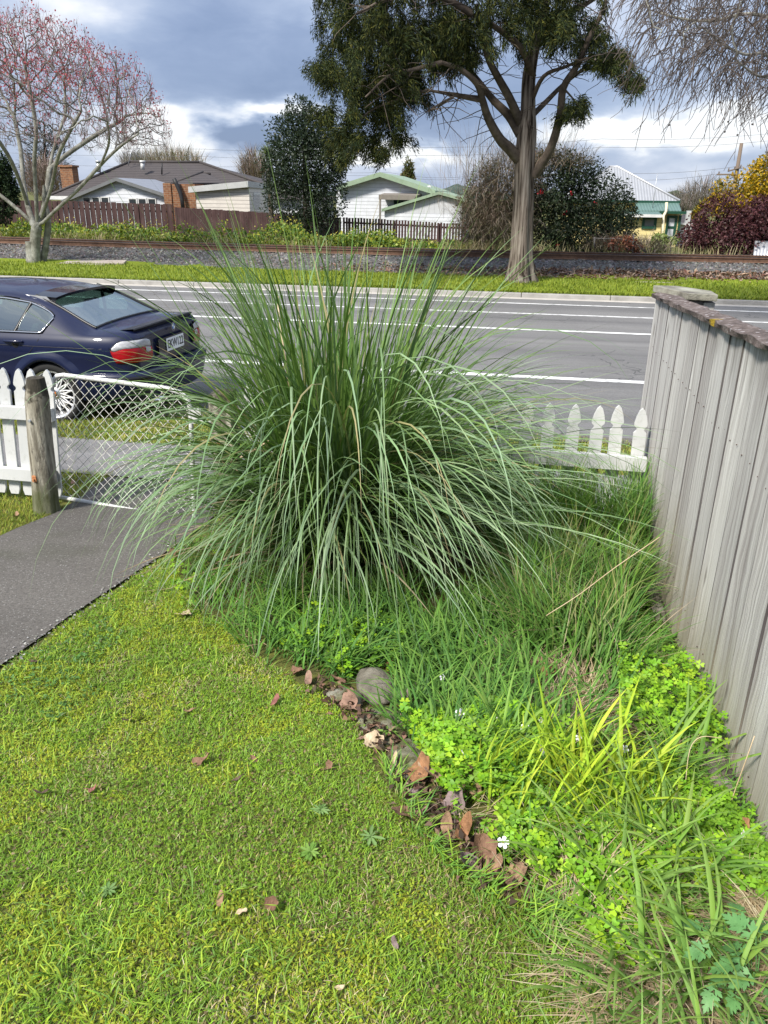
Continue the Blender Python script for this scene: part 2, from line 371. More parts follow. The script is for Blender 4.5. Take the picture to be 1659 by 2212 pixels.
# ---------------------------------------------------------------- materials of the setting
M = {}
def two(c, k=0.8, k2=1.15): return [(0.32, tuple(k * x for x in c)), (0.68, tuple(min(1, k2 * x) for x in c))]
M['soil'] = pbr('soil_and_moss', [(0.3, (0.045, 0.04, 0.016)), (0.5, (0.085, 0.09, 0.018)), (0.7, (0.13, 0.13, 0.022))], 9, rough=0.95, bump=0.6, bscale=60)
M['verge'] = pbr('mown_verge', [(0.28, (0.10, 0.14, 0.011)), (0.5, (0.145, 0.188, 0.016)), (0.72, (0.19, 0.225, 0.022))], 1.3, rough=0.95, bump=0.7, bscale=28, detail=10, spec=0.1)
def asphalt(name, c, scale=160, speck=0.0):
    def ex(t, tc, v, col):
        pat = t.noise(tc, 0.35, 5, 0.6); col = t.mixc(1.0, col, t.ramp(pat, [(0.3, (0.86, 0.86, 0.86)), (0.7, (1.1, 1.1, 1.1))]), 'MULTIPLY')
        st = t.noise(t.mapping(tc, (0.05, 2.2, 1)), 1.5, 4); col = t.mixc(1.0, col, t.ramp(st, [(0.35, (0.88, 0.88, 0.88)), (0.65, (1.08, 1.08, 1.08))]), 'MULTIPLY')
        if name == 'road_asphalt':
            y_ = t.node('ShaderNodeSeparateXYZ', {0: tc}).outputs[1]; tr_ = t.math('SINE', t.math('MULTIPLY', y_, 3.6)); col = t.mixc(1.0, col, t.ramp(t.math('MULTIPLY_ADD', tr_, 0.2, t.math('MULTIPLY', t.noise(t.mapping(tc, (0.08, 1.5, 1)), 1.2, 4), 1.0)), [(0.2, (0.86, 0.86, 0.87)), (0.75, (1.1, 1.1, 1.09))]), 'MULTIPLY')
            pt = t.node('ShaderNodeTexVoronoi', {'Vector': t.mapping(tc, (0.11, 0.4, 1)), 'Scale': 1.0}); pv_ = t.node('ShaderNodeSeparateColor', {0: pt.outputs['Color']}).outputs[0]; col = t.mixc(1.0, col, t.ramp(pv_, [(0.0, (0.9, 0.9, 0.9)), (1.0, (1.07, 1.07, 1.07))]), 'MULTIPLY')
            cr = t.node('ShaderNodeTexVoronoi', {'Vector': t.node('ShaderNodeVectorMath', {0: tc, 1: t.node('ShaderNodeTexNoise', {'Vector': tc, 'Scale': 2.0}).outputs['Color']}, operation='ADD').outputs[0], 'Scale': 0.55}, feature='DISTANCE_TO_EDGE'); cf = t.math('MULTIPLY', t.math('LESS_THAN', cr.outputs['Distance'], 0.008), t.math('GREATER_THAN', t.noise(tc, 0.25, 3), 0.52)); col = t.mixc(t.math('MULTIPLY', cf, 0.6), col, (0.05, 0.05, 0.05))
        if speck:
            vo = t.node('ShaderNodeTexVoronoi', {'Vector': tc, 'Scale': 70.0}); f = t.math('LESS_THAN', vo.outputs['Distance'], speck)
            f2 = t.math('GREATER_THAN', t.node('ShaderNodeSeparateColor', {0: vo.outputs['Color']}).outputs[0], 0.62)
            col = t.mixc(t.math('MULTIPLY', f, f2), col, (0.24, 0.235, 0.22))
            ms = t.noise(tc, 1.1, 6, 0.65); col = t.mixc(t.node('ShaderNodeMapRange', {'Value': ms, 'From Min': 0.55, 'From Max': 0.72, 'To Max': 0.5}).outputs[0], col, (0.045, 0.05, 0.025))
        return col
    return pbr(name, two(c, 0.68, 1.35), scale, rough=0.85, bump=0.5, bscale=220, extra=ex, spec=0.3)
M['road'] = asphalt('road_asphalt', (0.16, 0.157, 0.155), 90)
M['path'] = asphalt('garden_path_asphalt', (0.112, 0.103, 0.093), 85, 0.24)
M['foot'] = asphalt('footpath_asphalt', (0.19, 0.185, 0.185), 90, 0.2)
M['kerb'] = pbr('kerb_concrete', [(0.3, (0.23, 0.22, 0.205)), (0.7, (0.36, 0.35, 0.33))], 3, rough=0.9, bump=0.3, bscale=40)
M['chan'] = pbr('channel_concrete', [(0.3, (0.34, 0.32, 0.29)), (0.7, (0.46, 0.43, 0.39))], 3, rough=0.9, bump=0.3, bscale=40)
M['line'] = pbr('road_paint', [(0.36, (0.36, 0.36, 0.355)), (0.5, (0.66, 0.66, 0.65)), (0.7, (0.74, 0.74, 0.73))], 9, rough=0.7, detail=8)
M['ballast'] = pbr('ballast', [(0.25, (0.03, 0.03, 0.031)), (0.45, (0.07, 0.07, 0.07)), (0.6, (0.115, 0.112, 0.11)), (0.78, (0.2, 0.195, 0.19))], 13, rough=0.95, bump=1.0, bscale=16, detail=8)
M['stone'] = leaf_mat('ballast_stone', 0.0, 0.9, 0.2)
M['dirt'] = pbr('litter_soil', [(0.3, (0.10, 0.07, 0.055)), (0.5, (0.19, 0.135, 0.105)), (0.7, (0.30, 0.22, 0.17))], 5, rough=0.95, bump=0.9, bscale=22, detail=9)
M['rail'] = pbr('rusty_rail', [(0.3, (0.07, 0.036, 0.022)), (0.7, (0.15, 0.085, 0.055))], 9, rough=0.6, bump=0.1)
M['railtop'] = pbr('worn_rail_head', [(0.3, (0.22, 0.19, 0.17)), (0.7, (0.34, 0.31, 0.29))], 6, rough=0.35, metal=0.6)
M['hill'] = pbr('wooded_hill', [(0.35, (0.035, 0.055, 0.045)), (0.6, (0.075, 0.10, 0.085))], 0.035, rough=1.0, spec=0, detail=10)
M['hill2'] = pbr('grassy_hill', [(0.35, (0.05, 0.065, 0.04)), (0.6, (0.09, 0.105, 0.065))], 0.02, rough=1.0, spec=0, detail=10)
M['leaf'] = leaf_mat('leaf')
M['blade'] = leaf_mat('grass_blade', 0.22, 0.55, 0.2)
M['pampas'] = leaf_mat('pampas_blade', 0.15, 0.5, 0.25)
M['dead'] = leaf_mat('dead_leaf', 0.12, 0.75, 0.15)
M['petal'] = leaf_mat('petal', 0.3, 0.6, 0.2, 1.0)
M['needle'] = leaf_mat('conifer_spray', 0.12, 0.7, 0.12)

# ---------------------------------------------------------------- ground, road, kerb, verge, railway
xs = np.unique(np.round(np.concatenate([np.linspace(-1500, -60, 14), np.linspace(-60, -6, 24), np.arange(-6, 2.6, 0.1), np.linspace(3, 60, 24), np.linspace(60, 1500, 14)]), 3))
ys = np.unique(np.round(np.concatenate([np.linspace(-30, -1, 12), np.arange(-1, 5, 0.1), np.arange(5, 40, 0.5), np.linspace(40, 200, 20), np.linspace(200, 3000, 14)]), 3))
gx, gy = np.meshgrid(xs, ys); gzz = gz(gx.ravel(), gy.ravel())
gi = np.arange(gx.size).reshape(gx.shape)
kind(np_mesh('ground', np.stack([gx.ravel(), gy.ravel(), gzz], 1), np.stack([gi[:-1, :-1], gi[:-1, 1:], gi[1:, 1:], gi[1:, :-1]], -1).reshape(-1, 4), M['soil'], smooth=True))

def sheet(name, xa, ya, mat, lift=0.004, k=None, zf=None):
    """A sheet laid over the ground on the grid xa x ya."""
    X, Y = np.meshgrid(xa, ya); Z = (gz(X.ravel(), Y.ravel()) if zf is None else zf(X.ravel(), Y.ravel())) + lift; i = np.arange(X.size).reshape(X.shape)
    o = np_mesh(name, np.stack([X.ravel(), Y.ravel(), Z], 1), np.stack([i[:-1, :-1], i[:-1, 1:], i[1:, 1:], i[1:, :-1]], -1).reshape(-1, 4), mat, smooth=True)
    return kind(o) if k is None else o
XL = np.concatenate([np.linspace(-400, -40, 10), np.linspace(-36, 36, 37), np.linspace(40, 400, 10)])
sheet('road', XL, [7.42, 10, 14, 18.3], M['road'], 0.012)
sheet('berm_edge_gravel', np.arange(-30, 20, 0.5), np.linspace(7.3, 7.52, 3), M['path'], 0.018)
for nm, y, wd_ in (('edge_marking', 10.1, 0.155), ('median_marking', 13.95, 0.14), ('median_marking', 15.95, 0.10), ('edge_marking', 17.5, 0.10)):
    sheet('road_' + nm, XL, [y - wd_ / 2, y + wd_ / 2], M['line'], 0.016)
mb = MB(); mb.box(-400, 400, 18.3, 18.62, -0.1, 0.03); kind(mb.build('kerb_channel', M['chan']))
mb = MB(); 
for k in range(-60, 60):
    mb.box(k * 2.0 + 0.006, k * 2.0 + 1.994, 18.622, 18.78, -0.1, 0.125)
kind(mb.build('kerb', M['kerb'], bevel=0.015))
zv = lambda x, y: np.interp(y, [18.7, 19.6, 23, 24.5], [0.11, 0.13, 0.10, 0.22]) + 0.05 * (fbm(x * 0.6, y * 0.9, 0, 4) - 0.5)
sheet('grass_verge', np.concatenate([np.linspace(-400, -32, 12), np.arange(-30, 30, 0.6), np.linspace(32, 400, 12)]), np.arange(18.78, 23.6, 0.3), M['verge'], 0.0, zf=zv)
sheet('footpath', np.arange(-40, 20.1, 0.5), np.linspace(5.14, 6.2, 6), M['foot'], 0.012)
PATH = [(-2.95, -2), (-1.97, -2), (-1.93, 2.3), (-1.88, 3.8), (-1.90, 4.6), (-1.94, 5.16), (-3.02, 5.16), (-2.93, 4.4), (-2.93, 3.7)]
pa = []
for y in np.arange(-2, 5.17, 0.1):
    xr = np.interp(y, [-2, 2.3, 3.8, 5.2], [-1.97, -1.95, -1.88, -1.93]) + 0.05 * (vn(np.array([y * 2.1]), np.array([3.0]))[0] - 0.5)
    xl = np.interp(y, [-2, 3.7, 4.2, 5.2], [-2.98, -2.94, -2.88, -3.0]) + 0.05 * (vn(np.array([y * 2.3]), np.array([7.0]))[0] - 0.5)
    pa.append([(xl + (xr - xl) * f, y, g1(xl + (xr - xl) * f, y) + 0.014) for f in np.linspace(0, 1, 9)])
mb = MB(); mb.grid(pa); kind(mb.build('garden_path', M['path'], fix=False))
# pale gritty edge of the path: loose chips, nobody could count them
n = 450; yy = rng.uniform(0.5, 3.9, n); xx = np.interp(yy, [-2, 2.3, 3.8], [-1.97, -1.95, -1.88]) + rng.normal(0, 0.03, n)
P = np.stack([xx, yy, gz(xx, yy) + 0.018], 1); v, q, c = cards(P, rng.normal(size=(n, 3)) * [1, 1, 0.2], np.tile([0, 0, 1.0], (n, 1)) + rng.normal(size=(n, 3)) * 0.3, rng.uniform(0.006, 0.018, n), rng.uniform(0.006, 0.014, n), pal(n, [(0.22, 0.215, 0.195), (0.15, 0.145, 0.13), (0.33, 0.32, 0.30)]))
kind(np_mesh('path_edge_gravel', v, q, M['stone'], col=c), 'stuff')

# railway: a ballast bank that carries two rails, slightly curved
def rb(x): return np.clip((np.asarray(x, float) + 5) ** 2, 0, 900) / 210.0
def bank(x, y):
    v = y - rb(x)
    return np.interp(v, [22.4, 22.9, 24.2, 25.1, 27.9, 29.5, 31], [0.02, 0.10, 0.24, 0.40, 0.42, 0.25, -0.1]) + 0.09 * (fbm(x * 1.1, y * 1.4, 0, 6) - 0.5)
xa = np.concatenate([np.linspace(-400, -42, 14), np.arange(-40, 40, 0.35), np.linspace(42, 400, 14)])
va = np.concatenate([np.arange(22.4, 31.1, 0.22)])
P = np.array([[(x, v_ + rb(x), 0) for x in xa] for v_ in va]); P[:, :, 2] = bank(P[:, :, 0], P[:, :, 1]); i = np.arange(P.shape[0] * P.shape[1]).reshape(P.shape[:2])
kind(np_mesh('railway_ballast', P.reshape(-1, 3), np.stack([i[:-1, :-1], i[:-1, 1:], i[1:, 1:], i[1:, :-1]], -1).reshape(-1, 4), [M['ballast']]))
def stones(name, n, xr, vr, size, cols, lift=0.0):
    x = rng.uniform(*xr, n); v_ = rng.uniform(*vr, n); y = v_ + rb(x); z = bank(x, y) + lift
    o = np.array([[1, 0, 0], [0, 1, 0], [-1, 0, 0], [0, -1, 0], [0, 0, 1.0]]); s = size * rng.uniform(0.5, 1.5, (n, 1, 1)) * rng.uniform(0.6, 1.3, (n, 5, 1))
    V = np.stack([x, y, z], 1)[:, None] + o[None] * s * [1, 1, 0.8] + rng.normal(0, size * 0.15, (n, 5, 3))
    t = np.array([[0, 1, 4], [1, 2, 4], [2, 3, 4], [3, 0, 4]]); Q = (np.arange(n) * 5)[:, None, None] + t[None]
    return kind(np_mesh(name, V.reshape(-1, 3), Q.reshape(-1, 3), M['stone'], col=np.repeat(pal(n, cols, 0.3), 5, 0)), 'stuff')
stones('ballast_stones', 34000, (-24, 14), (23.2, 28.2), 0.037, [(0.05, 0.048, 0.045), (0.085, 0.082, 0.078), (0.12, 0.115, 0.108), (0.19, 0.18, 0.17), (0.09, 0.072, 0.06)])
mbr = []
for off in (25.25, 26.32):
    prof = [(-0.065, 0), (0.065, 0), (0.06, 0.012), (0.012, 0.03), (0.012, 0.105), (0.035, 0.115), (0.035, 0.15), (-0.035, 0.15), (-0.035, 0.115), (-0.012, 0.105), (-0.012, 0.03), (-0.06, 0.012)]
    mb = MB(); xx = np.linspace(-60, 50, 80); rows = [[(x, off + rb(x) + a, 0.43 + b) for a, b in prof + prof[:1]] for x in xx]
    mb.grid(rows, 0, False); top = [[(x, off + rb(x) + a, 0.43 + 0.153) for a in (-0.03, 0.03)] for x in xx]; mb.grid(top, 1, False)
    o = mb.build('rail', [M['rail'], M['railtop']], fix=False)
    tag(o, 'rusty steel railway rail, ' + ('nearer of the two, facing the road' if off < 26 else 'farther of the two, next to the weeds'), 'rail', 'rails of the railway line')
# leaf litter and dead twigs at the foot of the bank under the big tree
n = 9000; x = rng.uniform(-6, 12, n); v_ = rng.uniform(22.5, 24.0, n); keep = rng.random(n) < np.interp(x, [-6, -1, 3, 12], [0.1, 0.55, 1, 1]); x = x[keep]; v_ = v_[keep]; n = len(x); y = v_ + rb(x)
P = np.stack([x, y, np.maximum(bank(x, y), zv(x, y) * 0) + 0.03], 1)
v, q, c = cards(P, rng.normal(size=(n, 3)) * [1, 1, 0.35], rng.normal(size=(n, 3)) * 0.5 + [0, 0, 1], rng.uniform(0.06, 0.22, n), rng.uniform(0.02, 0.07, n), pal(n, [(0.18, 0.10, 0.065), (0.24, 0.16, 0.115), (0.11, 0.06, 0.04), (0.30, 0.225, 0.17)], 0.3))
kind(np_mesh('leaf_litter', v, q, M['dead'], col=c), 'stuff')
# short blades along the far verge give its edges a ragged outline
n = 30000; x = rng.uniform(-17, 9, n); y = np.where(rng.random(n) < 0.25, rng.normal(18.86, 0.05, n), rng.uniform(18.82, 22.9, n)); P = np.stack([x, y, zv(x, y)], 1)
cl = pal(n, [(0.10, 0.145, 0.014), (0.145, 0.19, 0.018), (0.195, 0.23, 0.026)]) * (0.8 + 0.4 * fbm(x * 0.7, y * 0.9, 0, 2))[:, None]
v, q, c = blades(P, rng.uniform(0, 2 * pi, n), rng.uniform(0.05, 0.11, n), rng.uniform(0.012, 0.025, n), rng.uniform(0.1, 0.7, n), rng.uniform(0.6, 1.3, n), cl, cl * 1.2, 2, floor=False)
kind(np_mesh('verge_grass', v, q, M['blade'], col=c), 'stuff')

# distant hills
def ridge(name, pts, y, depth, mat):
    pts = [Vector(p) for p in pts]; rows = []
    xx = np.linspace(pts[0].x, pts[-1].x, 70); zz = np.interp(xx, [p.x for p in pts], [p.z for p in pts]) + (fbm(xx * 0.09, 0 * xx, 1, 8) - 0.5) * 0.012 * y
    for f, yo in ((0, -0.25), (0.45, -0.17), (0.8, -0.07), (1, 0), (0.75, 0.3), (0, 1)):
        rows.append([(x, y + yo * depth, -1 + (z + 1) * f) for x, z in zip(xx, zz)])
    mb = MB(); mb.grid(rows); return kind(mb.build(name, mat, fix=False))
ridge('hills', [(-224.923, 900.000, -2.824), (-172.414, 900.000, 0.249), (-118.598, 900.000, 7.011), (-103.532, 900.000, 10.431), (-88.514, 900.000, 11.982), (-80.189, 900.000, 15.745), (-71.042, 900.000, 12.175), (-41.000, 900.000, 7.018), (3.428, 900.000, 2.542), (76.079, 900.000, -3.286)], 900, 500, M['hill'])
ridge('hills', [(52.777, 420.000, 1.973), (63.237, 420.000, 4.604), (69.512, 420.000, 5.714), (73.870, 420.000, 5.149), (78.513, 420.000, 2.733), (91.621, 420.000, 0.436), (120.589, 420.000, 1.668), (161.115, 420.000, 1.435)], 420, 200, M['hill2'])
ridge('hills', [(-1568.911, 1500.000, 4.645), (-1138.045, 1500.000, 4.188), (-837.435, 1500.000, 4.285), (-554.064, 1500.000, 9.216), (-374.666, 1500.000, 5.754), (-117.885, 1500.000, 8.876), (280.053, 1500.000, 6.362), (643.420, 1500.000, 8.986)], 1500, 600, M['hill'])
# ---------------------------------------------------------------- house materials
def boards_mat(name, c, pitch=0.19, axis=2, rough=0.55, gap=0.10, dark=0.45, strength=0.5, saw=True):
    """Weatherboards or battens: a saw-tooth relief along one axis with a narrow painted shadow line."""
    def ex(t, tc, v, col):
        s = t.node('ShaderNodeSeparateXYZ', {0: tc}).outputs[axis]
        f = t.math('FRACT', t.math('DIVIDE', s, pitch)); ex.f = f
        return t.mixc(t.math('LESS_THAN', f, gap), col, tuple(dark * x for x in c))  # shadow gap between boards painted in as a darker line
    m = pbr(name, two(c, 0.9, 1.06), 2.5, rough=rough, extra=ex, spec=0.3)
    t = NT(m.node_tree); b = next(n for n in t.n if n.type == 'BSDF_PRINCIPLED')
    tc = t.node('ShaderNodeTexCoord').outputs['Object']; s = t.node('ShaderNodeSeparateXYZ', {0: tc}).outputs[axis]
    f = t.math('FRACT', t.math('DIVIDE', s, pitch))
    h = t.math('SUBTRACT', 1.0, f) if saw else t.math('SINE', t.math('MULTIPLY', f, 6.2832))
    bn = t.node('ShaderNodeBump', {'Strength': strength, 'Distance': 0.03, 'Height': h}); t.l.new(bn.outputs[0], b.inputs['Normal'])
    return m
M['wboard'] = boards_mat('white_weatherboard', (0.52, 0.535, 0.57), 0.2, dark=0.62, gap=0.12)
M['wpanel'] = boards_mat('white_batten_board', (0.47, 0.48, 0.50), 0.3, 0, dark=0.7, gap=0.07)
M['cream'] = boards_mat('cream_weatherboard', (0.50, 0.465, 0.42), 0.2, dark=0.55, gap=0.14)
M['yellow'] = boards_mat('yellow_weatherboard', (0.60, 0.50, 0.23), 0.21, dark=0.6, gap=0.1)
M['tile'] = boards_mat('dark_roof_tile', (0.06, 0.051, 0.05), 0.115, dark=0.45, gap=0.25, rough=0.75)
M['corr'] = boards_mat('grey_corrugated_iron', (0.30, 0.31, 0.33), 0.15, 0, dark=0.72, gap=0.35, rough=0.45, saw=False)
M['greenroof'] = boards_mat('green_roof_iron', (0.10, 0.17, 0.145), 0.15, 0, dark=0.85, gap=0.3, rough=0.4, saw=False)
M['greyroof'] = boards_mat('grey_flat_iron', (0.20, 0.215, 0.25), 0.5, 0, dark=0.85, gap=0.1, rough=0.8)
M['brick'] = None
def brick_mat():
    m, t, out = new_mat('orange_brick'); tc = t.node('ShaderNodeTexCoord').outputs['Object']
    br = t.node('ShaderNodeTexBrick', {'Vector': t.mapping(tc, rot=(pi / 2, 0, 0)), 'Color1': (0.215, 0.092, 0.04, 1), 'Color2': (0.13, 0.052, 0.026, 1), 'Mortar': (0.22, 0.16, 0.11, 1), 'Scale': 1.0, 'Mortar Size': 0.012, 'Brick Width': 0.3, 'Row Height': 0.12})
    n = t.noise(tc, 5, 5); col = t.mixc(1.0, br.outputs[0], t.ramp(n, [(0.3, (0.75, 0.75, 0.75)), (0.7, (1.25, 1.2, 1.1))]), 'MULTIPLY')
    b = t.node('ShaderNodeBsdfPrincipled', {'Base Color': col, 'Roughness': 0.9}); t.l.new(b.outputs[0], out.inputs[0]); return m
M['brick'] = brick_mat()
M['white'] = pbr('white_trim', [(0.54, 0.54, 0.535)], 4, rough=0.5)
M['greyfascia'] = pbr('pale_grey_fascia', [(0.38, 0.385, 0.38)], 3, rough=0.7)
M['dkfascia'] = pbr('dark_grey_barge', [(0.13, 0.135, 0.14)], 3, rough=0.7)
M['ridge'] = pbr('dark_ridge_tile', [(0.05, 0.043, 0.042)], 3, rough=0.8)
M['mint'] = pbr('pale_green_barge', [(0.22, 0.29, 0.20)], 3, rough=0.6)
M['dkgreen'] = pbr('dark_green_joinery', [(0.012, 0.055, 0.035)], 4, rough=0.45)
M['greytrim'] = pbr('weathered_pergola', [(0.17, 0.15, 0.13)], 6, rough=0.9)
M['blackpipe'] = pbr('black_flue', [(0.018, 0.018, 0.02)], 4, rough=0.55)
M['creampipe'] = pbr('cream_downpipe', [(0.62, 0.55, 0.38)], 4, rough=0.5)
M['steel'] = pbr('galvanised_steel', [(0.42, 0.43, 0.45)], 6, rough=0.45, metal=0.6)
M['wire'] = pbr('cable', [(0.10, 0.105, 0.115)], 2, rough=0.8)
M['pole'] = pbr('power_pole_timber', [(0.15, 0.115, 0.09)], 4, stretch=(1, 1, 0.1), rough=0.9)
M['maroon'] = pbr('maroon_fence_paint', [(0.3, (0.038, 0.022, 0.022)), (0.55, (0.064, 0.038, 0.037)), (0.75, (0.10, 0.065, 0.06))], 2.5, stretch=(1, 1, 0.35), rough=0.85, spec=0.15)
M['curtain'] = pbr('net_curtain', [(0.45, 0.47, 0.5)], 6, stretch=(6, 6, 0.3), rough=0.9)
def glass_mat(name, c=(0.03, 0.035, 0.04)):
    m, t, out = new_mat(name); b = t.node('ShaderNodeBsdfPrincipled', {'Base Color': (*c, 1), 'Roughness': 0.06, 'Specular IOR Level': 0.6}); t.l.new(b.outputs[0], out.inputs[0]); return m
M['pane'] = glass_mat('window_glass'); M['pane2'] = glass_mat('pale_window_glass', (0.16, 0.17, 0.18))

def V3(p): return Vector(p)
def gable(mb, apex, left, right, depth, mi=0):
    """Triangular gable wall down to a base line: hexa prism in y."""
    pass
def window(par, a, b, frame_m, pane_m, y, fw=0.07, mull=0, label=None, mh=0):
    """Window from lower-left a to upper-right b on a wall facing -y at depth y: frame (> pane)."""
    x0, z0 = min(a[0], b[0]), min(a[2], b[2]); x1, z1 = max(a[0], b[0]), max(a[2], b[2]); mb = MB()
    mb.box(x0, x0 + fw, y - 0.06, y - 0.003, z0, z1); mb.box(x1 - fw, x1, y - 0.06, y - 0.003, z0, z1)
    mb.box(x0 + fw, x1 - fw, y - 0.06, y - 0.003, z1 - fw, z1); mb.box(x0 + fw, x1 - fw, y - 0.075, y - 0.003, z0, z0 + fw)
    for k in range(mull): xm = x0 + (x1 - x0) * (k + 1) / (mull + 1); mb.box(xm - fw / 2, xm + fw / 2, y - 0.055, y - 0.003, z0 + fw, z1 - fw)
    for k in range(mh): zm = z0 + (z1 - z0) * (k + 1) / (mh + 1); mb.box(x0 + fw, x1 - fw, y - 0.052, y - 0.003, zm - fw / 2, zm + fw / 2)
    f = mb.build('window', frame_m, par); 
    if label: f['label'] = label
    mb = MB(); mb.box(x0 + fw, x1 - fw, y - 0.03, y - 0.002, z0 + fw, z1 - fw); mb.build('pane', pane_m, f)
    return f

# ---------------------------------------------------------------- the dark-tiled house with a white gable wing
h = thing('tiled_house', (-24, 55, -0.5), 'long house with dark tiled hip roof and white weatherboard gable, behind the maroon fence', 'house')
rl, rr = (-28.089, 56.000, 4.116), (-22.882, 56.000, 4.150); el, er = (-31.623, 51.000, 1.757), (-13.9, 51.0, 1.85); bl, br_ = (el[0], 61.0, 1.85), (er[0], 61.0, 1.85)
mb = MB(); rl_, rr_ = V3(rl), V3(rr); rr_.z = rl_.z; e = [V3(el), V3(er), V3(br_), V3(bl)]
for p in e: p.z = 1.85
dn = Vector((0, 0, -0.12))
mb.add([e[0], e[1], e[2], e[3], rl_, rr_], [(0, 1, 5, 4), (1, 2, 5), (2, 3, 4, 5), (3, 0, 4)])
o = mb.build('roof', M['tile'], h, fix=False)
mb = MB()
for a, b in ((rl_, rr_), (e[0], rl_), (e[1], rr_)): mb.tube([a + Vector((0, -0.02, 0.03)), b + Vector((0, -0.02, 0.03))], 0.09, 6)
mb.build('ridge_capping', M['ridge'], o)
# second, lower hip rising in front near the brick wall
q0, q1, q2 = V3((-22.618, 50.500, 2.700)), V3((-21.479, 53.000, 3.429)), V3((-19.030, 50.500, 2.764))
mb = MB(); mb.add([q0, q2, q1, V3((-22.220, 55.000, 3.506))], [(0, 1, 2), (0, 2, 3), (1, 3, 2)]); o2 = mb.build('lower_roof', M['tile'], h, fix=False)
mb = MB(); mb.tube([q0, q1], 0.09, 6); mb.tube([q1, V3((-20.969, 53.000, 3.320))], 0.07, 6); mb.build('ridge_capping', M['ridge'], o2)
mb = MB(); mb.box(el[0] + 0.5, er[0] - 0.5, 51.5, 60.5, -0.7, 1.83); mb.build('wall', M['wboard'], h)
mb = MB(); mb.box(el[0], -27.0, 50.8, 50.98, 1.62, 1.84); mb.build('gutter', M['white'], h)
ga, gl, gr = V3((-24.469, 47.000, 2.833)), V3((-28.256, 47.000, 1.511)), V3((-21.297, 47.000, 1.945))
base = [Vector((gl.x + 0.3, 47, -0.7)), Vector((gr.x, 47, -0.7)), Vector((gr.x, 47, gr.z)), ga, Vector((gl.x + 0.3, 47, gl.z + 0.1))]
mb = MB(); mb.prism(base, (0, 3.9, 0)); mb.build('wing_wall', M['wboard'], h)
mb = MB(); up = Vector((0, 0, 0.10)); fr = Vector((0, -0.3, 0)); bk = Vector((0, 5.0, 0))
mb.hexa([gl + fr + up * 0.2, ga + fr + up * 0.2, ga + bk + up * 0.2, gl + bk + up * 0.2], [gl + fr + up, ga + fr + up, ga + bk + up, gl + bk + up], 0)
o = mb.build('wing_roof', M['tile'], h)
mb = MB(); mb.hexa([ga + fr + up * 0.2, gr + fr + up * 0.2, gr + bk + up * 0.2, ga + bk + up * 0.2], [ga + fr + up, gr + fr + up, gr + bk + up, ga + bk + up], 0)
# the far slope carries plain grey iron that shows above the barge
#mb.hexa([ga + Vector((0.5, 2.8, 0.16)), gr + Vector((0, 2.8, 0.4)), gr + Vector((0, 4.9, 0.75)), ga + Vector((0.5, 4.9, 0.5))], [ga + Vector((0.5, 2.8, 0.22)), gr + Vector((0, 2.8, 0.46)), gr + Vector((0, 4.9, 0.81)), ga + Vector((0.5, 4.9, 0.56))], 0)
mb.build('iron_roof', M['greyroof'], h)
mb = MB()
for a, b in ((gl, ga), (ga, gr)):
    mb.hexa([a + Vector((0, -0.35, -0.08)), b + Vector((0, -0.35, -0.08)), b + Vector((0, -0.31, -0.08)), a + Vector((0, -0.31, -0.08))], [a + Vector((0, -0.35, 0.11)), b + Vector((0, -0.35, 0.11)), b + Vector((0, -0.31, 0.11)), a + Vector((0, -0.31, 0.11))])
mb.build('barge_board', M['dkfascia'], h)
for a, b in ((180.6, 196.5), (199.8, 216), (219.5, 236), (279, 296), (299.5, 317), (320.5, 337.5)):
    y0 = 441 if a < 250 else 444
    window(h, YY(a, y0, 47), YY(b, y0 - 16, 47), M['white'], M['pane'], 47, 0.06)
mb = MB(); c0, c1 = V3((-34.242, 57.000, 2.707)), V3((-33.258, 57.000, 3.780)); mb.box(c0.x, c1.x, 57, 57.8, 1.5, c1.z); mb.box(c0.x - 0.08, c1.x + 0.08, 56.92, 57.88, c1.z, c1.z + 0.14); ch = mb.build('chimney', M['brick'], h)
for (px, ya, yb, r_, m_, nm) in ((213, 372, 351, 0.22, 'steel', 'flue'), (308, 366, 351, 0.2, 'white', 'vent_pipe'), (349.6, 377, 352, 0.07, 'blackpipe', 'vent_pipe')):
    a, b = V3(YY(px, ya, 54)), V3(YY(px, yb, 54)); mb = MB(); mb.tube([a, b], r_ * 0.7, 10)
    if nm != 'vent_pipe' or m_ == 'white': mb.tube([b, b + Vector((0, 0, 0.12))], r_, 10)
    mb.build(nm, M[m_], h)
mb = MB(); a, b = V3((-27.790, 55.000, 3.845)), V3((-27.379, 55.000, 4.960)); mb.tube([a, b], 0.03, 5); b2 = b + Vector((0, 0, -0.3))
for k in range(4): mb.tube([b2 + Vector((-0.6 + k * 0.35, -0.3, 0.1 * k)), b2 + Vector((-0.6 + k * 0.35, 0.3, 0.1 * k))], 0.018, 4)
mb.tube([b2 + Vector((-0.7, 0, 0)), b2 + Vector((0.6, 0, 0.3))], 0.02, 4); mb.tube([b, V3((-26.897, 55.000, 4.379))], 0.015, 4); mb.build('aerial', M['steel'], h)
# big brick chimney with the crooked flue
t_ = thing('brick_chimney', (-21.0, 45.5, -0.6), 'broad orange brick chimney with a crooked black flue, beside the white gable', 'chimney')
a, b = V3((-20.877, 45.500, 0.790)), V3((-19.025, 45.500, 2.613)); mb = MB(); mb.box(a.x, b.x, 45.5, 46.9, -0.6, b.z); mb.box(a.x - 0.05, a.x + 0.42, 45.42, 45.498, -0.6, b.z + 0.05); mb.build('brickwork', M['brick'], t_)
mb = MB(); mb.tube([(-20.107, 45.200, 2.890), (-19.992, 45.200, 2.623), (-19.808, 45.200, 2.184), (-19.730, 45.200, 1.815), (-19.702, 45.200, 1.193)], 0.12, 10); mb.build('flue', M['blackpipe'], t_)
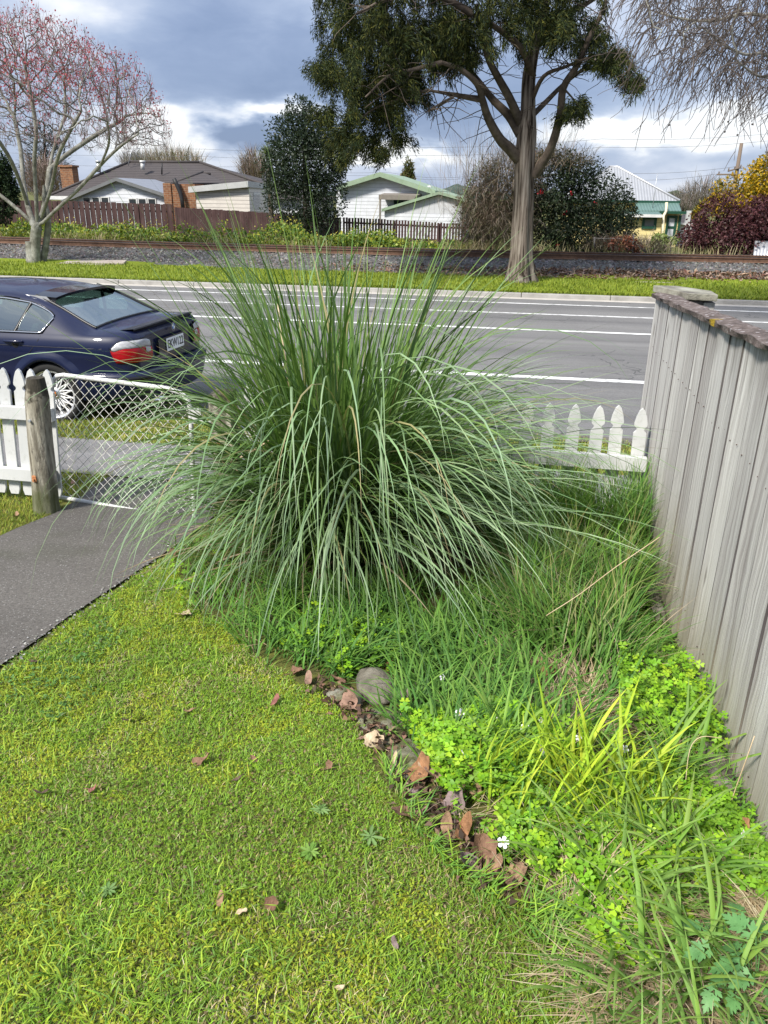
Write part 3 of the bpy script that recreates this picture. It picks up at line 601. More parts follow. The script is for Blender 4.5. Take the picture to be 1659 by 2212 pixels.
# ---------------------------------------------------------------- shed
t_ = thing('garden_shed', (-17.5, 44, -0.6), 'pale cream weatherboard shed with sloping grey fascia and two windows, against the maroon fence', 'shed')
p0, p1, p2 = V3((-18.372, 44.000, 2.267)), V3((-15.249, 44.000, 2.633)), V3((-15.270, 48.500, 2.541))
bk = Vector((-3.9, 0.5, 0))
poly = [Vector((p0.x, 44, -0.7)), Vector((p1.x, 44, -0.7)), Vector((p2.x, 48.5, -0.7)), Vector((p0.x, 48.5, -0.7))]
mb = MB(); mb.hexa(poly, [Vector((p0.x, 44, p0.z)), Vector((p1.x, 44, p1.z)), Vector((p2.x, 48.5, p2.z)), Vector((p0.x, 48.5, p0.z))]); mb.build('wall', M['cream'], t_)
f0, f1, f2 = V3((-18.662, 43.700, 2.166)), V3((-15.180, 43.700, 2.489)), V3((-15.250, 48.600, 2.387)); f3 = Vector((f0.x, 48.6, f0.z)); hz = Vector((0, 0, 0.30))
mb = MB(); mb.hexa([f0, f1, f2, f3], [f0 + hz, f1 + hz, f2 + hz, f3 + hz]); mb.build('roof', M['greyfascia'], t_)
def skew_window(par, a, b, c, d, fm, pm):
    """Window on a slanting wall: corners a b c d (lower near, lower far, upper far, upper near)."""
    q = [V3(p) for p in (a, b, c, d)]; n = (q[1] - q[0]).cross(q[3] - q[0]).normalized(); ctr = sum(q, Vector()) / 4
    mb = MB(); mb.hexa([p for p in q], [p + n * 0.05 for p in q]); f = mb.build('window', fm, par)
    qi = [ctr + (p - ctr) * 0.8 + n * 0.003 for p in q]; mb = MB(); mb.hexa([p + n * 0.02 for p in qi], [p + n * 0.055 for p in qi]); mb.build('pane', pm, f)
def shedpt(px, py):   # a point on the shed's side wall, from p1 to p2
    f = (px - 537) / (590 - 537.0); y = 44 + 4.5 * f / (f + (1 - f) * 48.5 / 44 ) ; return V3(YY(px, py, y)) + Vector((0.02, -0.01, 0))
skew_window(t_, shedpt(546, 457), shedpt(560, 457), shedpt(560, 416), shedpt(546, 416), M['white'], M['pane2'])
skew_window(t_, shedpt(573, 458), shedpt(584, 458), shedpt(584, 424), shedpt(573, 424), M['white'], M['pane2'])

# ---------------------------------------------------------------- white gabled house with pale green barges
t_ = thing('gabled_house', (-8.5, 51, -0.6), 'white weatherboard house with pale green barge boards and a small pergola, beside the dark evergreen', 'house')
ga, gl, gr = V3((-8.902, 50.000, 3.274)), V3((-11.258, 50.000, 2.602)), V3((-5.543, 50.000, 2.306)); xw0, xw1 = YY(727, 440, 50)[0], YY(926, 440, 50)[0]
mb = MB(); mb.prism([Vector((xw0, 50, -0.7)), Vector((xw1, 50, -0.7)), Vector((xw1, 50, gr.z + 0.15)), ga - Vector((0, 0, 0.1)), Vector((xw0, 50, gl.z - 0.1))], (0, 9, 0)); mb.build('wall', M['wboard'], t_)
mb = MB(); fr = Vector((0, -0.45, 0)); bk = Vector((0, 9.4, 0)); th = Vector((0, 0, 0.16)); glx = gl + (gl - ga) * 0.15
for a, b in ((glx, ga), (ga, gr)): mb.hexa([a + fr, b + fr, b + bk, a + bk], [a + fr + th, b + fr + th, b + bk + th, a + bk + th])
mb.build('roof', M['mint'], t_)
mb = MB()
for a, b in ((glx, ga), (ga, gr)):
    lo = Vector((0, -0.53, -0.09)); hi_ = Vector((0, -0.53, 0.18)); d = Vector((0, 0.07, 0)); mb.hexa([a + lo, b + lo, b + lo + d, a + lo + d], [a + hi_, b + hi_, b + hi_ + d, a + hi_ + d])
mb.build('barge_board', M['mint'], t_)
window(t_, (-8.104, 50.000, 1.541), (-7.283, 50.000, 1.920), M['dkgreen'], M['pane'], 50, 0.06, mull=0, mh=3)
window(t_, (-7.246, 50.000, 1.607), (-6.913, 50.000, 1.899), M['dkgreen'], M['pane'], 50, 0.06)
a, b = V3((-8.805, 48.600, 1.929)), V3((-6.424, 48.600, 2.189)); mb = MB(); mb.hexa([(a.x, 48.6, a.z), (b.x - 0.3, 48.6, a.z), (b.x, 49.98, a.z + 0.1), (a.x + 0.1, 49.98, a.z + 0.1)], [(a.x, 48.6, b.z), (b.x - 0.1, 48.6, b.z), (b.x, 49.98, b.z + 0.1), (a.x + 0.1, 49.98, b.z + 0.1)])
mb.box(a.x + 0.03, a.x + 0.13, 48.62, 48.72, -0.6, a.z); pg = mb.build('pergola', M['greytrim'], t_)
a = V3((-8.239, 49.900, 2.038)); mb = MB(); mb.tube([a, a + Vector((0, -0.15, 0)), a + Vector((0, -0.2, -0.12))], [0.05, 0.05, 0.14], 8); mb.build('outdoor_lamp', M['white'], t_)
mb = MB(); a, b = V3((-6.307, 53.000, 2.473)), V3((-6.318, 53.000, 2.772)); mb.tube([a, b], 0.13, 8); mb.build('vent_pipe', M['white'], t_)
t_ = thing('garage', (-6, 48, -0.6), 'low white garage with vertical boards in its gable and pale green edging', 'garage')
ga, gl, gr = V3((-5.131, 48.000, 2.254)), V3((-8.467, 48.000, 1.277)), V3((-3.748, 48.000, 1.925)); zk = YY(900, 461, 48)[2]
mb = MB(); gi_ = gl + (ga - gl) * 0.04
mb.prism([Vector((gi_.x, 48, zk)), Vector((gr.x, 48, zk)), Vector((gr.x, 48, gr.z - 0.05)), ga - Vector((0, 0, 0.05)), gi_ - Vector((0, 0, 0.02))], (0, 6, 0)); mb.build('gable_wall', M['wpanel'], t_)
mb = MB(); mb.box(gi_.x, gr.x, 47.97, 54, -0.7, zk - 0.002); mb.build('wall', M['wboard'], t_)
mb = MB(); fr = Vector((0, -0.3, 0)); bk = Vector((0, 6.2, 0)); th = Vector((0, 0, 0.16)); gr2 = gr + (gr - ga) * 0.6
for a, b in ((gl, ga), (ga, gr2)): mb.hexa([a + fr, b + fr, b + bk, a + bk], [a + fr + th, b + fr + th, b + bk + th, a + bk + th])
mb.build('roof', M['mint'], t_)

# ---------------------------------------------------------------- yellow villa
t_ = thing('yellow_villa', (6, 48, -0.6), 'yellow weatherboard villa with steep grey corrugated hip roof and dark green window joinery', 'house')
r0, r1 = V3((4.408, 50.000, 3.858)), V3((4.898, 50.000, 3.861)); r1.z = r0.z; ze = YY(1469, 435, 46.6)[2]; xr = YY(1469, 435, 46.6)[0]; xl = r0.x - (xr - r1.x) * 0.86
e = [Vector((xl, 46.6, ze)), Vector((xr, 46.6, ze)), Vector((xr, 54, ze)), Vector((xl, 54, ze))]
mb = MB(); mb.add([*e, r0, r1], [(0, 1, 5, 4), (1, 2, 5), (2, 3, 4, 5), (3, 0, 4), (3, 2, 1, 0)]); rf = mb.build('roof', M['corr'], t_)
mb = MB(); mb.tube([r0, r1, e[1] + Vector((0, -0.02, 0.03))], 0.07, 6); mb.tube([r0, e[0]], 0.07, 6); mb.build('ridge_capping', M['steel'], rf)
mb = MB(); mb.box(xl, xr, 46.48, 46.59, ze - 0.1, ze + 0.02); mb.build('gutter', M['dkgreen'], t_)
mb = MB(); mb.box(xl + 0.4, xr - 0.35, 46.9, 53.6, -0.7, ze - 0.01); mb.build('wall', M['yellow'], t_)
# lean-to roof and the two front rooms under it
a0, a1 = V3((5.675, 46.500, 1.969)), V3((7.925, 46.500, 2.001)); b0, b1 = V3((5.543, 45.000, 1.593)), V3((7.865, 45.000, 1.630))
mb = MB(); th = Vector((0, 0, -0.06)); mb.hexa([b0 + th, b1 + th, a1 + th + Vector((0, 0, 0)), a0 + th], [b0, b1, a1, a0]); c0, c1 = V3((4.892, 43.600, 1.428)), V3((6.706, 43.600, 1.458)); d0 = Vector((c0.x, 45, b0.z - 0.02)); d1 = Vector((c1.x, 45, b0.z - 0.02))
mb.hexa([c0 + th, c1 + th, d1 + th, d0 + th], [c0, c1, d1, d0]); mb.build('lean_to_roof', M['greenroof'], t_)
mb = MB(); mb.box(c0.x, c1.x, 43.48, 43.58, c0.z - 0.12, c0.z + 0.02); mb.build('gutter', M['white'], t_)
xa_, xb_ = YY(1360, 500, 43.9)[0], YY(1427, 500, 43.9)[0]; mb = MB(); mb.box(xa_, xb_, 43.9, 46.88, -0.7, c0.z - 0.09); mb.build('front_wall', M['yellow'], t_)
xc_, xd_ = xb_ + 0.004, YY(1463, 500, 45.3)[0]; mb = MB(); mb.box(xc_, xd_, 45.3, 46.87, -0.7, b1.z - 0.09); mb.build('side_wall', M['yellow'], t_)
mb = MB(); mb.box(xc_, xd_ + 0.25, 44.9, 45.02, b1.z - 0.16, b1.z - 0.04); mb.build('gutter', M['dkgreen'], t_)
window(t_, (5.821, 43.900, 0.747), (6.541, 43.900, 1.339), M['dkgreen'], M['pane2'], 43.9, 0.13, label='wide window with a dark green frame')
f = window(t_, (7.238, 45.300, 0.216), (7.770, 45.300, 1.374), M['dkgreen'], M['curtain'], 45.3, 0.12, mh=1, label='tall green bay window with a white curtain')
x_ = YY(1463.5, 490, 45.3)[0]; mb = MB(); mb.box(x_, x_ + 0.12, 45.22, 46.2, YY(1463, 517, 45.3)[2], YY(1463, 465, 45.3)[2]); mb.build('bay_side', M['dkgreen'], t_)
mb = MB(); mb.tube([(7.052, 44.900, 2.021), (7.094, 44.900, 1.574), (6.817, 43.800, 1.367), (6.892, 43.750, 0.639), (6.944, 43.750, -0.034)], 0.07, 8); mb.build('downpipe', M['creampipe'], t_)
mb = MB(); mb.tube([(6.475, 45.500, 1.623), (6.481, 45.500, 3.395)], 0.018, 5); mb.build('aerial', M['steel'], t_)
t_ = thing('lean_to_shed', (8, 47.5, -0.6), 'small white lean-to shed beside the green bay window of the yellow villa', 'shed')
a, b = V3((8.282, 47.500, 0.932)), V3((8.841, 47.500, 0.798)); mb = MB(); mb.prism([Vector((a.x, 47.5, -0.7)), Vector((b.x, 47.5, -0.7)), Vector((b.x, 47.5, b.z)), Vector((a.x, 47.5, a.z))], (0, 2.5, 0)); mb.build('wall', M['white'], t_)
mb = MB(); mb.hexa([a + Vector((-0.1, -0.2, 0)), b + Vector((0.15, -0.2, 0)), b + Vector((0.15, 2.7, 0)), a + Vector((-0.1, 2.7, 0))], [a + Vector((-0.1, -0.2, 0.09)), b + Vector((0.15, -0.2, 0.09)), b + Vector((0.15, 2.7, 0.09)), a + Vector((-0.1, 2.7, 0.09))]); mb.build('roof', M['white'], t_)
window(t_, (8.632, 47.500, 0.094), (8.779, 47.500, 0.725), M['white'], M['pane2'], 47.5, 0.05)
t_ = thing('distant_house', (14, 75, -0.6), 'far house with dark pyramid roof and pale chimneys, behind the burgundy shrub', 'house')
a, b, c_ = V3((13.210, 75.000, 0.098)), V3((14.242, 78.000, 1.158)), V3((15.130, 75.000, 0.133)); mb = MB(); mb.add([a, c_, c_ + Vector((0, 7, 0)), a + Vector((0, 7, 0)), b, b + Vector((0.8, 0, 0))], [(0, 1, 5, 4), (1, 2, 5), (2, 3, 4, 5), (3, 0, 4), (3, 2, 1, 0)]); mb.build('roof', M['tile'], t_)
mb = MB(); mb.box(a.x + 0.3, c_.x - 0.3, 75.3, 81, -0.8, a.z - 0.01); mb.build('wall', M['cream'], t_)
mb = MB(); d = V3((13.707, 74.400, 0.425)); mb.box(d.x - 0.25, d.x + 0.2, 74.2, 74.7, d.z - 1.2, d.z + 0.85); d = V3((13.859, 74.400, 0.428)); mb.box(d.x - 0.05, d.x + 0.3, 74.2, 74.7, d.z - 1.2, d.z + 0.75); mb.build('chimney', M['greyfascia'], t_)

# ---------------------------------------------------------------- maroon fences beyond the railway
def fence_run(name, label, pts, y, pitch, gapf, wave, cat='fence', wob=0.02):
    """A paling fence facing the line: pts are (x, top z); palings with gaps, two rails, posts."""
    t = thing(name, (pts[0][0], y, -0.2), label, cat); x0, x1 = pts[0][0], pts[-1][0]; mb = MB(); x = x0; k = 0; tops = []
    while x < x1:
        zt = np.interp(x, [p[0] for p in pts], [p[1] for p in pts]) + random.uniform(-wob, wob); w_ = pitch * (1 - gapf); yo = (0.05 if k % 2 else 0.0) if wave else random.uniform(0, 0.012)
        mb.box(x, min(x + w_, x1), y - 0.02 + yo, y + 0.005 + yo, -0.35, zt); x += pitch; k += 1
    mb.build('palings', M['maroon'], t)
    mb = MB()
    for f in (0.25, 0.78):
        q = [(px, y + 0.1, -0.3 + (pz + 0.3) * f) for px, pz in pts]
        for a, b in zip(q, q[1:]): mb.hexa([(a[0], y + 0.06, a[2]), (b[0], y + 0.06, b[2]), (b[0], y + 0.11, b[2]), (a[0], y + 0.11, a[2])], [(a[0], y + 0.06, a[2] + 0.09), (b[0], y + 0.06, b[2] + 0.09), (b[0], y + 0.11, b[2] + 0.09), (a[0], y + 0.11, a[2] + 0.09)])
    mb.build('rail', M['maroon'], t)
    for xx in np.arange(x0 + 0.3, x1, 2.4):
        zt = np.interp(xx, [p[0] for p in pts], [p[1] for p in pts]); mb = MB(); mb.box(xx - 0.05, xx + 0.05, y + 0.115, y + 0.21, -0.4, zt - 0.05); mb.build('post', M['maroon'], t)
fence_run('paling_fence', 'tall maroon fence of closely ridged boards, below the white gable', [(-38, 1.6), (-29.1, 1.63), (-24.9, 1.66), (-18.9, 1.56)], 42, 0.16, 0.02, True)
fence_run('paling_fence', 'maroon paling fence stepping down below the cream shed', [(-18.8, 1.44), (-13.3, 1.22), (-9.6, 1.06)], 42, 0.13, 0.06, False)
fence_run('paling_fence', 'low maroon fence with wide gaps between its palings, in front of the garage', [(-9.5, 1.08), (-6.0, 0.97), (-3.0, 0.86)], 42, 0.155, 0.33, False)

# ---------------------------------------------------------------- power pole and lines
t_ = thing('power_pole', (18.2, 80, -0.6), 'tall leaning timber power pole with two crossarms, behind the yellow conifer', 'power pole')
a, b = V3((18.233, 80.000, 6.862)), V3((18.259, 80.000, 0.674)); mb = MB(); mb.tube([(18.25, 80, -0.7), b, (a + b) / 2, a], [0.24, 0.22, 0.18, 0.15], 8); mb.build('pole', M['pole'], t_)
arms = [((17.423, 80.000, 4.560), (18.512, 80.000, 4.873)), ((16.453, 79.500, 4.271), (19.325, 80.500, 4.321))]
for p, q in arms:
    mb = MB(); mb.tube([V3(p) + Vector((0, -0.2, 0)), V3(q) + Vector((0, -0.2, 0))], 0.09, 4)
    for f in (0.05, 0.5, 0.95): c = V3(p).lerp(V3(q), f) + Vector((0, -0.2, 0.05)); mb.tube([c, c + Vector((0, 0, 0.2))], 0.05, 6)
    mb.build('crossarm', M['pole'], t_)
def cable(pts, label, r=0.022, y=None):
    mb = MB(); out = []
    for (a, b) in zip(pts, pts[1:]):
        a, b = V3(a), V3(b)
        for k in range(10): f = k / 10; p = a.lerp(b, f); p.z -= 0.5 * f * (1 - f) * 4 * 0.6; out.append(p)
    out.append(V3(pts[-1])); mb.tube(out, r, 4, cap=False); o = mb.build('power_line', M['wire'], None, fix=False)
    tag(o, label, 'power line', 'power lines against the clouds')
cable([(-77.280, 95.000, 7.914), (-36.229, 90.000, 6.669), (-15.752, 90.000, 6.934), (6.884, 90.000, 7.792), (24.568, 90.000, 8.449)], 'highest cable across the bright clouds above the house roofs', 0.017)
cable([(-77.517, 95.000, 6.968), (-36.289, 90.000, 5.917), (-15.742, 90.000, 6.166), (6.975, 90.000, 7.019), (24.691, 90.000, 7.832)], 'second cable across the clouds, just under the highest one', 0.017)
cable([(-81.156, 99.000, 5.677), (-31.842, 96.000, 5.105), (-16.055, 95.000, 4.607), (-7.470, 94.000, 4.178), (6.849, 85.000, 4.530), (18.106, 80.000, 4.946), (22.437, 80.000, 4.752)], 'cable passing behind the columnar tree to the upper crossarm of the power pole', 0.018)
cable([(-31.862, 96.000, 4.703), (-16.051, 95.000, 4.364), (-7.460, 94.000, 3.988), (6.917, 85.000, 3.946), (16.550, 80.000, 4.323)], 'cable passing behind the columnar tree to the lower crossarm of the power pole', 0.018)
cable([(10.201, 60.000, 2.511), (16.349, 79.000, 4.258)], 'thin service cable rising from the yellow villa to the power pole', 0.016)
# ---------------------------------------------------------------- bark
M['greybark'] = pbr('lichened_grey_bark', [(0.28, (0.10, 0.095, 0.075)), (0.5, (0.21, 0.205, 0.175)), (0.72, (0.35, 0.35, 0.31))], 5, rough=0.95, bump=0.9, bscale=14, detail=8, spec=0.1)
M['twig'] = pbr('pale_twig', [(0.3, (0.12, 0.11, 0.10)), (0.7, (0.22, 0.205, 0.19))], 3, rough=0.9, spec=0.1)
M['brownbark'] = pbr('furrowed_brown_bark', [(0.38, (0.022, 0.017, 0.013)), (0.47, (0.12, 0.098, 0.082)), (0.68, (0.27, 0.238, 0.205))], 6, stretch=(2.8, 2.8, 0.16), rough=0.95, bump=1.0, bscale=13, detail=8, spec=0.1)
M['darklimb'] = pbr('dark_limb_bark', [(0.3, (0.045, 0.036, 0.03)), (0.7, (0.13, 0.105, 0.085))], 5, rough=0.95, bump=0.6, bscale=20, spec=0.1)
M['twig2'] = pbr('brown_grey_twig', [(0.3, (0.065, 0.052, 0.045)), (0.7, (0.14, 0.118, 0.105))], 3, rough=0.9, spec=0.1)

def smooth_line(pts, k=5):
    """Catmull-Rom through pts."""
    P = [Vector(p) for p in pts]; P = [P[0] * 2 - P[1]] + P + [P[-1] * 2 - P[-2]]; out = []
    for i in range(1, len(P) - 2):
        for j in range(k):
            t = j / k; a, b, c, d = P[i - 1:i + 3]
            out.append(0.5 * ((2 * b) + (c - a) * t + (2 * a - 5 * b + 4 * c - d) * t * t + (3 * b - a - 3 * c + d) * t ** 3))
    out.append(P[-2]); return out
def px_line(pts, y, dys=None, k=5):
    return smooth_line([YY(p[0], p[1], y + (dys[i] if dys else 0)) for i, p in enumerate(pts)], k)

# ---------------------------------------------------------------- bare tree with red buds, far side of the road
y0 = 23.0
t_ = thing('bare_tree', (-15.1, y0, 0.1), 'broad leafless tree with grey limbs and red buds along its upper twigs, beside the railway', 'tree')
trunk = px_line([(77, 574), (76, 540), (77, 510), (80, 488)], y0)
limbs = [([(78, 489), (45, 458), (5, 425), (-40, 392), (-80, 330)], [0, .1, .3, .5, .6]), ([(74, 485), (60, 445), (50, 385), (44, 320), (30, 250)], [0, .3, .7, 1.1, 1.4]),
         ([(80, 487), (78, 425), (74, 350), (78, 280), (68, 215)], [0, -.2, -.4, -.6, -.7]), ([(84, 487), (99, 432), (107, 365), (117, 318), (140, 250)], [0, .3, .8, 1.3, 1.6]),
         ([(84, 490), (125, 450), (170, 408), (217, 357), (258, 318), (300, 288)], [0, -.2, -.3, -.5, -.6, -.9]), ([(86, 480), (112, 400), (128, 330), (175, 240)], [0, -.5, -1.1, -1.6]),
         ([(60, 440), (25, 350), (-20, 280)], [.3, -.6, -1.4]), ([(217, 357), (235, 310), (232, 262)], [-.5, -1., -1.6]), ([(107, 365), (150, 330), (210, 290), (260, 262)], [.8, 1.4, 1.9, 2.3])]
chains = []; cnt = 0; chains.append((trunk, -1)); cnt = len(trunk); allp = list(trunk)
for pts, dy in limbs:
    ch = px_line(pts, y0, dy, 4); par_i = min(range(len(allp)), key=lambda i: (Vector(allp[i]) - Vector(ch[0])).length)
    chains.append((ch[1:], par_i)); allp += ch[1:]
n = 6500; d = unit(rng.normal(size=(n, 3))); d[:, 2] = np.abs(d[:, 2]); r = rng.uniform(0.45, 1.0, n) ** 0.6
lump = 0.9 + 0.2 * vn(d[:, 0] * 3, d[:, 1] * 3, d[:, 2] * 3, 4)
att = np.array([-14.5, y0, 3.4]) + d * np.array([4.1, 3.6, 3.45]) * (r * lump)[:, None]
nodes, par = colonize(chains, att, 0.14, 1.6, 0.19, 90, (0, 0, 0.05), 0.2)
rad, ch = radii(nodes, par, 0.0085, 2.45)
# limbs are thick from the start, as pollarding left them
rad = np.maximum(rad, 0); k_ = 0.16 / rad[0]; lim = np.interp(rad, [0.0085, 0.04, 0.12, rad[0]], [1.0, 0.85, min(0.9, k_ * 1.25), k_]); rad = rad * lim
a, b = MB(), MB(); tree_tubes(a, b, nodes, par, rad, ch, 0.028)
a.tube(px_line([(90, 574), (99, 530), (104, 480), (97, 440), (95, 400)], y0 + 0.25, None, 4), [0.14, 0.12, 0.11, 0.11, 0.10, 0.10, 0.10, 0.10, 0.10, 0.1, 0.09, 0.09, 0.08, 0.07, 0.06, 0.05, 0.04][:17], 8)
a.tube([(-15.15, y0 - 0.05, 0.0), (-15.15, y0, 0.3), (-15.14, y0, 0.7)], [0.215, 0.175, 0.158], 10)
a.build('trunk', M['greybark'], t_, fix=False); b.build('crown', M['twig'], t_, fix=False)
tips = np.array([nodes[i] for i in range(len(nodes)) if not ch[i]])
# upper and outer twigs carry the red buds
rel = (tips - [-14.5, y0, 3.4]) / [4.1, 3.6, 3.45]; ok = (rel[:, 2] > 0.12) & (rng.random(len(tips)) < np.clip(rel[:, 2] * 2.2 - 0.1, 0, 1.2) * (0.5 + vn(tips[:, 0] * 1.1, tips[:, 1] * 1.1, tips[:, 2] * 1.1, 2)))
tp = tips[ok]; P = np.repeat(tp, 8, 0) + rng.normal(size=(len(tp) * 8, 3)) * [0.09, 0.09, 0.11]; n = len(P)
v, q, c = cards(P, rng.normal(size=(n, 3)) + [0, 0, 0.6], rng.normal(size=(n, 3)), rng.uniform(0.04, 0.085, n), rng.uniform(0.03, 0.05, n), pal(n, [(0.34, 0.035, 0.06), (0.25, 0.028, 0.05), (0.42, 0.10, 0.12)]))
np_mesh('buds', v, q, M['leaf'], t_, c)
# fine spurs that thicken the outline of the crown
n = len(tips) * 7; P = np.repeat(tips, 7, 0) + rng.normal(0, 0.05, (len(tips) * 7, 3)); az = rng.uniform(0, 2 * pi, n); col = pal(n, [(0.24, 0.19, 0.19), (0.17, 0.13, 0.135), (0.25, 0.11, 0.12)])
v, q, c = blades(P - [0, 0, 0.05], az, rng.uniform(0.12, 0.34, n), np.full(n, 0.010), rng.uniform(0.1, 0.9, n), rng.uniform(0.0, 0.8, n), col, col, 3, floor=False, wig=0.8); np_mesh('spurs', v, q, M['dead'], t_, c)

# ---------------------------------------------------------------- big conifer on the verge
yc = 21.5
t_ = thing('conifer_tree', (0, yc, 0.1), 'big dark conifer with a fluted trunk and drooping sprays, on the far verge', 'tree')
tr = px_line([(1125, 612), (1126, 560), (1128, 500), (1131, 430), (1134, 350), (1138, 290), (1141, 235), (1143, 165), (1155, 100), (1172, 40), (1185, -30), (1195, -160), (1205, -330)], yc, None, 4)
trr = np.interp(np.linspace(0, 1, len(tr)), [0, 0.04, 0.1, 0.3, 0.42, 0.5, 0.65, 0.8, 1], [0.40, 0.31, 0.25, 0.23, 0.235, 0.175, 0.14, 0.09, 0.03])
mb = MB(); NS = 28; vs = []
for i, p in enumerate(tr):
    fl = 0.22 * max(0, 1 - i / 20) + 0.05
    for j in range(NS):
        an = 2 * pi * j / NS; lob = 1 + fl * (0.6 * sin(4 * an + 1.0 + 0.03 * i) + 0.45 * sin(7 * an + 0.08 * i + 2))
        vs.append(p + Vector((cos(an), sin(an), 0)) * trr[i] * lob)
mb.add(vs, [(i * NS + j, i * NS + (j + 1) % NS, (i + 1) * NS + (j + 1) % NS, (i + 1) * NS + j) for i in range(len(tr) - 1) for j in range(NS)], 0, True)
mb.build('trunk', M['brownbark'], t_, fix=False)
cv = lambda L: [(829.5 + a * 0.5, b * 0.5) for a, b in L]
LIMBS = [([(585, 690), (540, 640), (500, 600), (450, 510), (425, 430), (400, 360), (330, 300), (250, 270)], [0, -.2, -.4, -.7, -1.0, -1.3, -1.6, -1.9], 0.17, 0.05),
         ([(425, 430), (360, 420), (280, 405), (190, 390)], [-1.0, -1.1, -1.3, -1.5], 0.09, 0.03), ([(590, 580), (540, 500), (470, 430), (400, 340), (345, 270)], [0, .2, .5, .9, 1.2], 0.15, 0.06),
         ([(590, 530), (540, 420), (490, 330), (450, 250), (418, 130), (400, 20)], [0, -.3, -.6, -.9, -1.2, -1.5], 0.13, 0.06), ([(650, 760), (720, 640), (760, 500), (775, 380), (830, 290), (880, 180), (925, 90), (960, 0)], [0, -.3, -.6, -.8, -.9, -1.0, -1.1, -1.2], 0.13, 0.05),
         ([(640, 500), (700, 440), (770, 370), (860, 300), (960, 250), (1080, 280)], [0, .4, .8, 1.2, 1.5, 1.8], 0.08, 0.03), ([(635, 440), (690, 330), (780, 290), (880, 250)], [0, -.4, -.8, -1.2], 0.07, 0.03),
         ([(300, 420), (240, 450), (190, 485)], [-1.3, -1.5, -1.7], 0.04, 0.015), ([(640, 330), (600, 220), (500, 130), (380, 60)], [0, -.6, -1.2, -1.6], 0.12, 0.05),
         ([(690, 130), (790, 60), (900, 0), (1000, -90)], [0, .5, 1, 1.4], 0.1, 0.04), ([(345, 270), (250, 200), (120, 160), (-20, 170)], [1.2, 1.5, 1.8, 2.0], 0.08, 0.03), ([(250, 270), (130, 300), (20, 330), (-80, 420)], [-1.9, -2.1, -2.3, -2.4], 0.06, 0.025),
         ([(380, 60), (250, -10), (60, -20), (-120, 60)], [-1.6, -2.0, -2.3, -2.5], 0.09, 0.03), ([(190, 390), (60, 430), (-60, 480), (-140, 560)], [-1.5, -1.3, -1.1, -1.0], 0.04, 0.02), ([(775, 380), (820, 430), (850, 470)], [-.8, -.7, -.6], 0.03, 0.012), ([(860, 300), (960, 300), (1060, 350), (1130, 380)], [1.2, 1.4, 1.5, 1.6], 0.04, 0.015)]
for pts, dy, ra, rb_ in LIMBS:
    L = px_line(cv(pts), yc, dy, 4); mb = MB(); mb.tube(L, list(np.linspace(ra * 0.88, rb_ * 0.8, len(L))), 8); mb.build('limb', M['darklimb'], t_, fix=False)
# bare dead twigs inside the crown
mb = MB()
for k in range(170):
    pts, dy, ra, rb_ = random.choice(LIMBS[:13]); L = px_line(cv(pts), yc, dy, 4); p = L[random.randrange(len(L) // 3, len(L))]; d = Vector((random.uniform(-1, 1), random.uniform(-1, 1), random.uniform(-0.5, 0.6))).normalized(); ln = random.uniform(0.5, 1.5); q = [p]
    for j in range(5): d = (d + Vector((random.uniform(-.3, .3), random.uniform(-.3, .3), random.uniform(-.28, .2)))).normalized(); q.append(q[-1] + d * ln / 5)
    mb.tube(q, list(np.linspace(0.014, 0.006, 6)), 3, cap=False)
mb.build('twigs', M['darklimb'], t_, fix=False)
CL = [(740, 60, 75), (800, 40, 85), (715, 145, 45), (775, 150, 75), (850, 115, 80), (820, 210, 55), (765, 245, 42), (735, 290, 36), (790, 300, 40), (848, 272, 38), (892, 190, 42), (905, 60, 85), (965, 40, 65), (1020, 55, 65), (1080, 25, 65),
      (688, 140, 24), (1220, 25, 55), (1280, 60, 42), (1335, 125, 40), (1300, 115, 36), (1372, 170, 24), (1238, 232, 24), (1205, 60, 45), (1150, 15, 45), (825, 325, 20), (745, 335, 18), (700, 240, 24), (950, 110, 40), (1010, 120, 30), (870, 160, 40), (1250, 215, 16),
      (740, -60, 90), (860, -70, 100), (1000, -80, 100), (1130, -90, 90), (1260, -60, 70), (900, -190, 100), (1050, -210, 100), (1200, -200, 90), (1120, -320, 80)]
SP = []
for (px, py, rp) in CL:
    nb = int(6 + rp * 0.26); 
    for k in range(nb):
        dy = random.gauss(0, 1.3) - 0.3; c = V3(YY(px + random.uniform(-.55, .55) * rp, py + random.uniform(-.6, .5) * rp, yc + dy)); az = random.uniform(0, 2 * pi); el_ = random.uniform(-0.25, 0.55); ln = rp * 0.0127 * random.uniform(0.5, 1.15)
        d = Vector((cos(az) * cos(el_), sin(az) * cos(el_), sin(el_))); p = c; m_ = int(10 + ln * 30)
        for j in range(m_):
            d = (d + Vector((random.uniform(-.12, .12), random.uniform(-.12, .12), -0.06))).normalized(); p = p + d * ln / m_
            for s_ in range(8): SP.append((p.x + random.gauss(0, .062), p.y + random.gauss(0, .062), p.z + random.gauss(0, .05) - 0.03 * s_, d.x, d.y, d.z))
SP = np.array(SP); n = len(SP); ax = unit(SP[:, 3:] + rng.normal(size=(n, 3)) * 0.55 + [0, 0, -0.35])
cl = pal(n, [(0.024, 0.034, 0.010), (0.045, 0.052, 0.012), (0.011, 0.018, 0.008), (0.078, 0.078, 0.015)], 0.25, [4, 3, 4, 1]); cl *= (0.65 + 0.8 * fbm(SP[:, 0] * 0.9, SP[:, 1] * 0.9, SP[:, 2] * 0.9, 31, 3))[:, None]
v, q, c = cards(SP[:, :3], ax, rng.normal(size=(n, 3)) + [0, -0.3, 0.5], rng.uniform(0.07, 0.18, n), rng.uniform(0.012, 0.026, n), cl); np_mesh('crown', v, q, M['needle'], t_, c)

